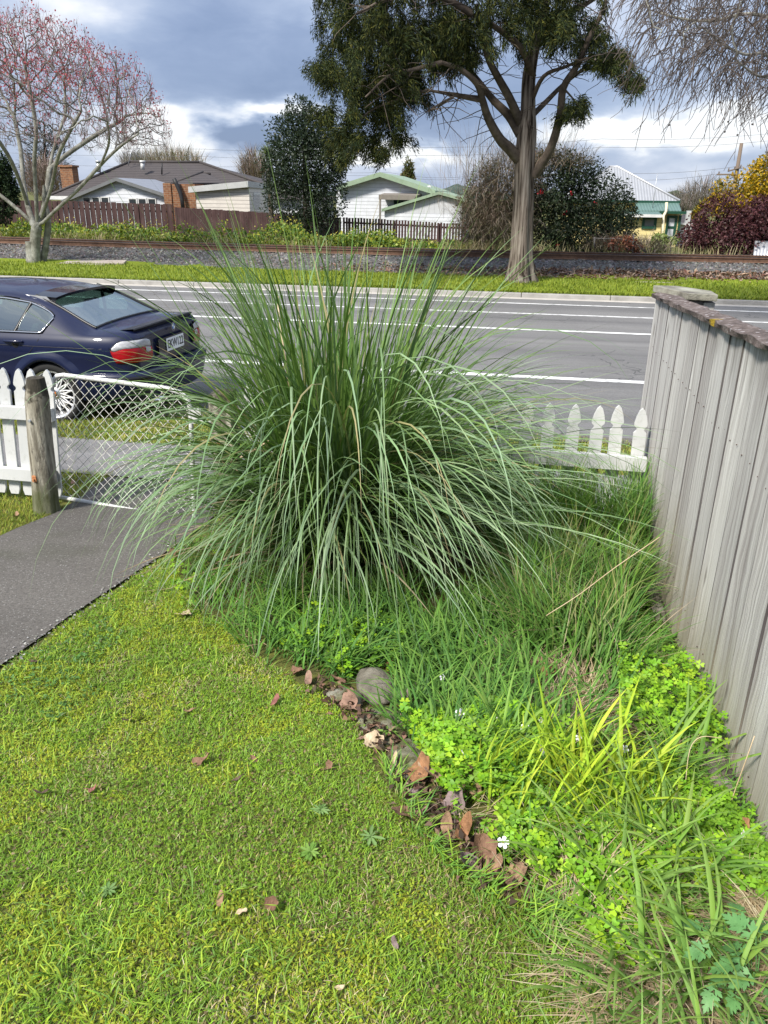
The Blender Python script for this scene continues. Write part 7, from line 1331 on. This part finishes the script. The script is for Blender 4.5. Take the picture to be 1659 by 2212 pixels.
M['cglass'] = carglass()

CX0, CY0, CZ0, CYAW = -3.60, 7.68, -0.02, R(-2.5)
def cw(s, t, z):   # car coordinates: s from the tail forwards, t across (negative: the near side), z up
    x, y = -s, t; return (CX0 + x * cos(CYAW) - y * sin(CYAW), CY0 + x * sin(CYAW) + y * cos(CYAW), CZ0 + z)
car = thing('parked_car', cw(2.2, 0, 0), 'dark navy sedan with white cross spoke wheels, parked behind the gate', 'car')
KS = [0.0, 0.04, 0.10, 0.2, 0.33, 0.45, 0.60, 0.80, 1.0, 1.13, 1.4, 1.85, 2.35, 2.65, 2.95, 3.3, 3.8, 4.2, 4.4, 4.47]
KZ = [0.90, 0.945, 0.958, 0.966, 0.972, 0.975, 1.045, 1.145, 1.23, 1.27, 1.302, 1.315, 1.30, 1.26, 1.14, 0.955, 0.88, 0.76, 0.62, 0.52]
KWE = [0.58, 0.64, 0.68, 0.69, 0.695, 0.69, 0.665, 0.635, 0.605, 0.585, 0.575, 0.575, 0.57, 0.57, 0.60, 0.66, 0.68, 0.62, 0.52, 0.42]
KD = [0.02, 0.02, 0.02, 0.022, 0.025, 0.03, 0.04, 0.045, 0.05, 0.05, 0.052, 0.052, 0.052, 0.05, 0.045, 0.03, 0.03, 0.03, 0.03, 0.03]
KB = [0.66, 0.725, 0.775, 0.81, 0.835, 0.845, 0.85, 0.855, 0.858, 0.86, 0.862, 0.862, 0.862, 0.86, 0.858, 0.852, 0.84, 0.79, 0.70, 0.62]
KZB = [0.85, 0.87, 0.878, 0.882, 0.885, 0.885, 0.885, 0.884, 0.883, 0.882, 0.88, 0.88, 0.878, 0.875, 0.872, 0.865, 0.82, 0.70, 0.58, 0.48]
def _sm(K):
    s = np.linspace(0, 4.47, 448); v = np.interp(s, KS, K); w_ = 5; p = np.pad(v, w_, mode='edge'); k = np.hanning(2 * w_ + 3)[1:-1]; k /= k.sum(); r = np.convolve(p, k, 'valid'); r[:3] = v[:3]; return s, r
TB = {n_: _sm(K) for n_, K in (('z', KZ), ('we', KWE), ('d', KD), ('b', KB), ('zb', KZB))}
def tb(n_, s): return float(np.interp(s, *TB[n_]))
def section(s):
    z, we, d, b, zb_ = (tb(k, s) for k in ('z', 'we', 'd', 'b', 'zb')); ze = z - d; zl = 0.24
    pts = [(0, z), (we * .35, z - d * .08), (we * .65, z - d * .3), (we * .88, z - d * .68), (we, ze)]
    zt_ = zb_ + 0.02; wt = b - 0.035
    if ze - zt_ > 0.06:
        for f in (0.08, 0.25, 0.5, 0.75, 0.93): pts.append((we + (wt - we) * f + 0.018 * 4 * f * (1 - f) , ze + (zt_ - ze) * f))
    else:
        for f in (0.2, 0.4, 0.6, 0.8, 0.93): pts.append((we + (wt - we) * f, ze + (zt_ - ze) * f + 0.004))
    pts += [(wt, zt_), (b - 0.012, zb_ - 0.005), (b, zb_ - 0.04), (b + 0.012, zb_ * .5 + 0.365), (b + 0.014, 0.68), (b + 0.006, 0.66), (b + 0.008, 0.56), (b - 0.004, 0.42), (b - 0.02, 0.30), (b - 0.06, zl), (0, zl)]
    return pts
SS = np.concatenate([[0, .012, .03, .05, .075], np.arange(0.1, 4.36, 0.04), [4.38, 4.41, 4.44, 4.47]]); SEC = [section(s) for s in SS]; NSEC = len(SEC[0])
def hw(s, z):
    """Half width of the body at station s and height z."""
    sec = section(max(0, s)); zz = np.array([p[1] for p in sec[4:-1]])[::-1]; yy_ = np.array([p[0] for p in sec[4:-1]])[::-1]; return float(np.interp(z, zz, yy_))
AX = (0.905, 3.63); AZ, AR = 0.315, 0.352
SIDEWIN = lambda s: None
# side glass outline: sill and top as functions of s
def sill(s): return tb('zb', s) + 0.035 + max(0, 0.94 - s) * 1.5
def wtop(s): return min(tb('z', s) - tb('d', s) - 0.045, 0.925 + 0.14 + (s - 0.86) * 0.72 if s < 1.3 else 9, 9 if s < 2.6 else sill(s) + max(0, (3.2 - s)) * 0.62)
def inwin(s, z): return 0.90 < s < 3.05 and sill(s) + 0.01 < z < wtop(s) - 0.01
def inrear(s, y): return 0.48 < s < 1.10 and abs(y) < tb('we', s) * 0.9
def inwind(s, y): return 2.55 < s < 3.25 and abs(y) < tb('we', s) * 0.9
V, F = [], []
for side in (-1, 1):
    b0 = len(V)
    for s, sec in zip(SS, SEC): V += [cw(s, side * p[0], p[1]) for p in sec]
    for i in range(len(SS) - 1):
        for j in range(NSEC - 1):
            sm_ = (SS[i] + SS[i + 1]) / 2; ym = (SEC[i][j][0] + SEC[i][j + 1][0] + SEC[i + 1][j][0] + SEC[i + 1][j + 1][0]) / 4; zm = (SEC[i][j][1] + SEC[i][j + 1][1] + SEC[i + 1][j][1] + SEC[i + 1][j + 1][1]) / 4
            if any((sm_ - a) ** 2 + (zm - AZ) ** 2 < AR ** 2 for a in AX) and ym > 0.45: continue
            if j >= 4 and j <= 10 and inwin(sm_, zm): continue
            if j < 4 and (inrear(sm_, ym) or inwind(sm_, ym)): continue
            q = [b0 + i * NSEC + j, b0 + i * NSEC + j + 1, b0 + (i + 1) * NSEC + j + 1, b0 + (i + 1) * NSEC + j]; F.append(q if side < 0 else q[::-1])
mb = MB(); mb.add(V, F, 0, True); s0 = [cw(0, -p[0], p[1]) for p in SEC[0]]; s1_ = [cw(0, p[0], p[1]) for p in SEC[0]]
mb.add([*s0, *s1_], [(j, j + 1, NSEC + j + 1, NSEC + j) for j in range(NSEC - 1)], 0, False); s0 = [cw(4.47, -p[0], p[1]) for p in SEC[-1]]; s1_ = [cw(4.47, p[0], p[1]) for p in SEC[-1]]; mb.add([*s0, *s1_], [(j, j + 1, NSEC + j + 1, NSEC + j) for j in range(NSEC - 1)], 0, False)
body = mb.build('body', M['navy'], car)
def side_patch(name, zlo, zhi, s0, s1, off, mat, par, n=40, m=8, sides=(-1, 1), label=None):
    out = []
    for sd__ in sides:
        rows = []
        for s in np.linspace(s0, s1, n):
            a, b = zlo(s), max(zlo(s) + 0.001, zhi(s)); rows.append([cw(s, sd__ * (hw(s, z) + off), z) for z in np.linspace(a, b, m)])
        mb = MB(); mb.grid(rows); o = mb.build(name, mat, par, fix=False); out.append(o)
    return out
def side_line(path, r, mat, par, name, off=0.0, sides=(-1, 1), n=6):
    for sd__ in sides:
        mb = MB(); mb.tube([cw(s, sd__ * (hw(s, z) + off), z) for s, z in path], r, n, cap=True); mb.build(name, mat, par, fix=False)
# glass
def spath(f, a, b, k=24): return [(s, f(s)) for s in np.linspace(a, b, k)]
side_patch('quarter_window', sill, wtop, 0.862, 1.17, 0.003, M['cglass'], car); side_patch('rear_door_window', sill, wtop, 1.17, 2.0, 0.003, M['cglass'], car); side_patch('front_door_window', sill, wtop, 2.08, 3.12, 0.003, M['cglass'], car)
frame = spath(sill, 0.862, 3.14, 60) + spath(wtop, 3.14, 0.862, 60); side_line(frame, 0.013, M['blacktrim'], car, 'window_frame', 0.004)
side_line(spath(wtop, 0.855, 2.9, 60), 0.007, M['chrome'], car, 'window_trim', 0.014); side_line(spath(sill, 0.855, 3.2, 60), 0.007, M['chrome'], car, 'window_trim', 0.014)
side_line([(1.23, sill(1.23)), (1.13, wtop(1.13))], 0.020, M['blacktrim'], car, 'window_pillar', 0.0); side_line([(2.04, sill(2.04)), (2.04, wtop(2.04))], 0.035, M['blacktrim'], car, 'window_pillar', -0.015)
def topz_(s, y):
    sec = section(s); yy_ = [p[0] for p in sec[:5]]; zz = [p[1] for p in sec[:5]]; return float(np.interp(abs(y), yy_, zz))
def top_patch(name, s0, s1, fr, off, mat, par, n=24, m=16):
    rows = [[cw(s, y, topz_(s, y) + off) for y in np.linspace(-1, 1, m) * tb('we', s) * fr] for s in np.linspace(s0, s1, n)]; mb = MB(); mb.grid(rows); return mb.build(name, mat, par, fix=False)
top_patch('rear_window', 0.455, 1.12, 0.93, 0.004, M['cglass'], car); top_patch('windscreen', 2.52, 3.28, 0.93, 0.004, M['cglass'], car)
mb = MB()
for sg in (-1, 1): mb.tube([cw(s, sg * tb('we', s) * 0.93, topz_(s, tb('we', s) * .93) + 0.004) for s in np.linspace(0.45, 1.13, 16)], 0.016, 6)
mb.tube([cw(0.455, y, topz_(0.455, y) + 0.004) for y in np.linspace(-.64, .64, 12)], 0.014, 6); mb.build('window_seal', M['blacktrim'], car, fix=False)
# roof spoiler: a black wedge over the rear glass with closed ends
mb = MB(); rows = []
for y in np.linspace(-0.55, 0.55, 14):
    za = topz_(1.12, y) + 0.006; zb_ = za - 0.010; rows.append([cw(1.16, y, za), cw(0.86 + 0.05 * (y / .55) ** 2, y, zb_), cw(0.865 + 0.05 * (y / .55) ** 2, y, zb_ - 0.026), cw(1.12, y, za - 0.05)])
mb.grid(rows, 0, False)
for e, sg in ((0, -1), (-1, 1)): mb.add([rows[e][0], rows[e][1], rows[e][2], cw(0.92, sg * .555, topz_(0.92, .55) + .002), cw(1.12, sg * .55, topz_(1.12, .55) + .002)], [(0, 1, 2, 3, 4)])
mb.build('roof_spoiler', M['gloss'], car); mb = MB(); mb.add([cw(1.24, -.565, topz_(1.20, .56) + .008), cw(1.00, -.572, topz_(1.12, .55) + .004), cw(0.95, -.575, topz_(0.95, .55) + .004), cw(1.12, -.60, topz_(1.12, .57) - .012)], [(0, 1, 2, 3)]); mb.build('spoiler_end_glint', M['rimlip'], car, fix=False)  # pale patch painted on the near end for its whitish reflection
# boot lid lip
mb = MB(); rows = []
for y in np.linspace(-0.64, 0.64, 20):
    k = 0.05 * (abs(y) / .64) ** 3; rows.append([cw(0.15 + k, y, topz_(.15, y) + .004), cw(0.01 + k, y, topz_(.08, y) + .030), cw(0.0 + k, y, topz_(.08, y) + .020), cw(0.035 + k, y, topz_(.06, y) - 0.01)])
mb.grid(rows, 0, False); mb.build('boot_spoiler', M['blacktrim'], car, fix=False)
# panel gaps, trim strip, handles, fuel flap
side_line([(0.945, 0.89), (0.965, 0.85), (1.03, 0.77), (1.11, 0.69), (1.20, 0.58), (1.27, 0.50)], 0.004, M['ink'], car, 'door_gap', -0.001); side_line([(2.04, 0.89), (2.04, 0.6), (2.04, 0.30)], 0.004, M['ink'], car, 'door_gap', -0.001); side_line([(3.22, 0.86), (3.18, 0.6), (3.2, 0.3)], 0.004, M['ink'], car, 'door_gap', -0.001)
side_line(spath(lambda s: 0.795 - 0.004 * s, 0.30, 3.6, 30), 0.0045, M['blacktrim'], car, 'crease_line', -0.0025); side_patch('side_moulding', lambda s: 0.465, lambda s: 0.515, 1.34, 3.1, 0.012, M['blacktrim'], car, 30, 3)
side_line(spath(lambda s: 0.548, 0.04, 0.66, 12), 0.006, M['ink'], car, 'bumper_gap', -0.002)
for sg in (-1, 1):
    for s in (1.23, 2.3):
        d = mb = MB(); mb.tube([cw(s - 0.10, sg * (hw(s, .83) + .012), .832), cw(s - .07, sg * (hw(s, .83) + .032), .834), cw(s + .06, sg * (hw(s, .83) + .032), .832), cw(s + .10, sg * (hw(s, .83) + .010), .830)], 0.014, 8); h_ = mb.build('door_handle', M['navy'], car, fix=False)
        mb = MB(); mb.lathe([(0.001, -.002), (0.032, -.001), (0.036, 0.0)], cw(s - 0.02, sg * (hw(s, .805) + .002), .803), 'y', 16); mb.build('handle_recess', M['gloss'], h_, fix=False)
    mb = MB(); c = cw(3.02, sg * .95, 0.98); mb.lathe([(0.001, -.09), (0.06, -.07), (0.075, 0), (0.06, .07), (0.001, .09)], c, 'y', 14); mb.tube([cw(3.05, sg * .86, .95), c], .03, 6); mb.build('mirror', M['navy'], car)
# flared arch lips and dark wheel wells
for a in AX:
    arc = [(a + (AR + 0.012) * cos(t), AZ + (AR + 0.012) * sin(t)) for t in np.linspace(-0.05, pi + 0.05, 40)]
    for sg in (-1, 1):
        mb = MB(); rows = []
        for t in np.linspace(-0.12, pi + 0.12, 44):
            r_ = []
            for k, (dr, do) in enumerate(((0.085, 0.001), (0.06, 0.010), (0.03, 0.024), (0.008, 0.030), (-0.012, 0.022), (-0.018, -0.03))): s, z = a + (AR + dr) * cos(t), max(0.2, AZ + (AR + dr) * sin(t)); r_.append(cw(s, sg * (hw(s, max(z, .26)) + do), z))
            rows.append(r_)
        mb.grid(rows); mb.build('wheel_arch', M['navy'], car, fix=False)
        mb = MB(); rows = [[cw(a + (AR + .006) * cos(t), sg * y, max(0.2, AZ + (AR + .006) * sin(t))) for y in (0.45, 0.82)] for t in np.linspace(-.2, pi + .2, 24)]; mb.grid(rows); mb.add([r_[0] for r_ in rows], [tuple(range(24))]); mb.build('wheel_well', M['blacktrim'], car, fix=False)
# rear bumper
def around(u, z, off):   # a point round the tail: u metres from the middle of the tail face along its outline to the near side
    w0 = hw(0.0, z)
    if u < w0 - 0.02: return cw(-off - 0.035 * (1 - (u / w0) ** 2), -u, z)
    path = [(0.0, w0 - 0.02)] + [(s, hw(s, z)) for s in (0.012, 0.03, 0.05, 0.075, 0.1, 0.14, 0.2, 0.26, 0.33, 0.42, 0.52, 0.62, 0.72)]; d = w0 - 0.02; 
    for (a0, b0), (a1, b1) in zip(path, path[1:]):
        L = math.hypot(a1 - a0, b1 - b0)
        if d + L >= u: f = (u - d) / L; nx, ny = -(b1 - b0) / L, (a1 - a0) / L; return cw(a0 + (a1 - a0) * f + nx * off, -(b0 + (b1 - b0) * f + ny * off), z)
        d += L
    return cw(path[-1][0], -path[-1][1] - off, z)
def mirror_c(p): # mirrored across the car's middle plane
    x, y, z = p; dx, dy = x - CX0, y - CY0; s = -(dx * cos(CYAW) + dy * sin(CYAW)); t = -dx * sin(CYAW) + dy * cos(CYAW); return cw(s, -t, z - CZ0)
us = np.concatenate([np.linspace(0, 0.6, 10), np.linspace(0.62, 1.22, 26)])
rows = [[around(u, z, o_) for z, o_ in ((0.565, 0.004), (0.56, 0.045), (0.52, 0.062), (0.47, 0.064), (0.40, 0.055), (0.32, 0.04), (0.25, 0.02))] for u in us]; full = [[mirror_c(p) for p in r_] for r_ in rows[::-1]] + rows[1:]
mb = MB(); mb.grid(full); mb.build('rear_bumper', M['navy'], car, fix=False)
rows = [[around(u, z, o_) for z, o_ in ((0.53, 0.062), (0.525, 0.074), (0.49, 0.074), (0.485, 0.062))] for u in us]; full = [[mirror_c(p) for p in r_] for r_ in rows[::-1]] + rows[1:]; mb = MB(); mb.grid(full); mb.build('bumper_strip', M['blacktrim'], car, fix=False)
mb = MB(); 
for dy in (0.42, 0.50): mb.tube([cw(-0.09, -dy, 0.235), cw(0.15, -dy, 0.235)], 0.028, 10)
mb.build('exhaust', M['chrome'], car)
# tail lamps: red below, clear above
def lamp(mir):
    fz = (lambda p: mirror_c(p)) if mir else (lambda p: p)
    def pt(u0, u1, zl, zh, off, n=22, m=8):
        rows = []
        for u in np.linspace(u0, u1, n): a, b = zl(u), zh(u); rows.append([fz(around(u, z, off - 0.006 * (2 * f - 1) ** 4)) for f, z in zip(np.linspace(0, 1, m), np.linspace(a, b, m))])
        return rows
    U0, U1 = 0.47, 0.94
    zl = lambda u: 0.655 + 0.012 * (u - U0) + 0.10 * max(0, (u - .89) / .05) ** 2 + 0.03 * max(0, (0.51 - u) / .05) ** 2; zh = lambda u: 0.868 - 0.035 * max(0, (U0 + .12 - u) / .12) ** 2 - 0.075 * max(0, (u - 0.80) / 0.14) ** 1.8
    mid = lambda u: zl(u) + (zh(u) - zl(u)) * 0.66
    mb = MB(); mb.grid(pt(U0, U1, zl, mid, 0.016)); L = mb.build('tail_lamp', M['redlens'], car, fix=False)
    mb = MB(); mb.grid(pt(U0 + .02, U1 - .01, lambda u: mid(u) + 0.003, zh, 0.014)); mb.build('indicator_lens', M['clearlens'], L, fix=False)
    mb = MB(); mb.grid(pt(U0 + .03, 0.58, lambda u: zl(u) + .075, lambda u: mid(u) - .004, 0.019)); mb.build('reversing_lens', M['clearlens'], L, fix=False)
    mb = MB(); mb.grid(pt(U0 - .012, U1 + .014, lambda u: zl(u) - .012, lambda u: zh(u) + .012, 0.006)); mb.build('lamp_seal', M['gloss'], L, fix=False)
lamp(False); lamp(True)
# tail panel, plate, roundel
rows = [[around(abs(u), z, 0.004) if u >= 0 else mirror_c(around(-u, z, 0.004)) for z in np.linspace(0.64, 0.82, 6)] for u in np.linspace(-.33, .33, 20)]; mb = MB(); mb.grid(rows); mb.build('plate_recess', M['gloss'], car, fix=False)
xt = -0.049; mb = MB(); A_ = [cw(xt, -.19, .675), cw(xt, .19, .675), cw(xt, .19, .805), cw(xt, -.19, .805)]; B_ = [cw(xt + .008, -.19, .675), cw(xt + .008, .19, .675), cw(xt + .008, .19, .805), cw(xt + .008, -.19, .805)]; mb.hexa(A_, B_); pl = mb.build('number_plate', M['plate'], car, bevel=0.002)
fc = bpy.data.curves.new('plate_lettering', 'FONT'); fc.body = 'EKW122'; fc.size = 0.118; fc.align_x = 'CENTER'; fc.align_y = 'CENTER'; fc.extrude = 0.0015; fc.offset = 0.0012; fo = bpy.data.objects.new('tmp', fc); COL.objects.link(fo); bpy.context.view_layer.update()
me = bpy.data.meshes.new_from_object(fo.evaluated_get(bpy.context.evaluated_depsgraph_get())); bpy.data.objects.remove(fo)
w_ = max(v.co.x for v in me.vertices) - min(v.co.x for v in me.vertices); kx = 0.345 / w_
for v in me.vertices: x, y, z = v.co; v.co = cw(xt - 0.0008 - z, x * kx, 0.74 + y)   # seen from behind the car
me.name = 'plate_lettering'; link_mesh('plate_lettering', me, M['ink'], pl)
mb = MB(); c = (0.0, 0.0); Z0 = 0.905; X0 = -0.0405
def disc(r0, r1, a0, a1, off, mi, k=10):
    q = [cw(X0 - off, r * cos(a), Z0 + r * sin(a)) for a in np.linspace(a0, a1, k) for r in (r0, r1)]; mb.add(q, [(2 * i, 2 * i + 1, 2 * i + 3, 2 * i + 2) for i in range(k - 1)], mi)
disc(0.030, 0.041, 0, 2 * pi, 0.0, 0, 30); disc(0.040, 0.043, 0, 2 * pi, 0.001, 3, 30)
for k in range(4): disc(0.0005, 0.030, k * pi / 2, (k + 1) * pi / 2, 0.001, 1 if k % 2 else 2)
mb.build('roundel', [M['gloss'], M['plate'], M['blue'], M['chrome']], car, fix=False)
# wheels: tyre, deep lip, crossing spokes, orange cap
def wheel(a, sg):
    mb = MB(); yc_ = sg * 0.775; c = cw(a, yc_, AZ); k = sg
    def lat(prof, mi, nm, mat, par, n=40): m2 = MB(); m2.lathe([(r, h * k) for r, h in prof], c, 'y', n); return m2.build(nm, mat, par)
    w_ = thing_part('wheel', car, c)
    lat([(0.225, -.10), (0.29, -.105), (0.313, -.085), (0.318, 0), (0.313, .055), (0.30, .078), (0.262, .086), (0.238, .072), (0.225, .03)], 0, 'tyre', M['rubber'], w_)
    lat([(0.240, .074), (0.236, .070), (0.222, .066), (0.213, .02), (0.205, -.01), (0.205, -.08)], 0, 'rim', M['rimlip'], w_)
    lat([(0.001, -.06), (0.2, -.06)], 0, 'brake_disc', M['blacktrim'], w_)
    m2 = MB(); f = lambda r, t, h: Vector(c) + Vector((r * cos(t), h * k, r * sin(t)))
    for i in range(16):
        t = 2 * pi * i / 16
        for d in (-1, 1): m2.tube([f(0.055, t - d * 0.06, .022), f(0.13, t + d * 0.10, .030), f(0.210, t + d * 0.235, .018)], [0.0085, 0.0075, 0.0085], 5)
    m2.build('spokes', M['rimw'], w_, fix=False)
    lat([(0.001, .035), (0.06, .034), (0.066, .02), (0.066, -.02)], 0, 'hub', M['rimlip'], w_, 24); lat([(0.001, .060), (0.022, .058), (0.030, .046), (0.031, .03)], 0, 'centre_cap', M['orange'], w_, 20)
    lat([(0.031, .047), (0.036, .045), (0.038, .032)], 0, 'cap_ring', M['chrome'], w_, 20)
def thing_part(name, par, loc):
    o = bpy.data.objects.new(name, None); COL.objects.link(o); o.location = loc; o.empty_display_size = .1; o.parent = par; o.matrix_parent_inverse = Matrix.Translation(par.location).inverted(); return o
for a in AX:
    for sg in (-1, 1): wheel(a, sg)
# cabin: seats, shelf, floor, so that the glass shows an inside
for s, y in ((1.25, -.38), (1.25, .38), (2.25, -.37), (2.25, .37)):
    m2 = MB(); m2.hexa([cw(s, y - .24, .55), cw(s, y + .24, .55), cw(s + .12, y + .24, .55), cw(s + .12, y - .24, .55)], [cw(s - .12, y - .2, 0.96), cw(s - .12, y + .2, 0.96), cw(s - .04, y + .2, 0.96), cw(s - .04, y - .2, 0.96)]); o = m2.build('seat', M['seat'], car, bevel=0.03)
    m2 = MB(); m2.hexa([cw(s - .15, y - .12, .97), cw(s - .15, y + .12, .97), cw(s - .07, y + .12, .97), cw(s - .07, y - .12, .97)], [cw(s - .17, y - .11, 1.1), cw(s - .17, y + .11, 1.1), cw(s - .10, y + .11, 1.1), cw(s - .10, y - .11, 1.1)]); m2.build('headrest', M['seat'], o, bevel=0.02)
m2 = MB(); m2.grid([[cw(s, y, .88) for y in (-.74, .74)] for s in (0.45, 1.16)]); m2.build('parcel_shelf', M['seat'], car, fix=False); m2 = MB(); m2.grid([[cw(s, y, .45) for y in (-.78, .78)] for s in (1.2, 3.3)]); m2.build('cabin_floor', M['seat'], car, fix=False)
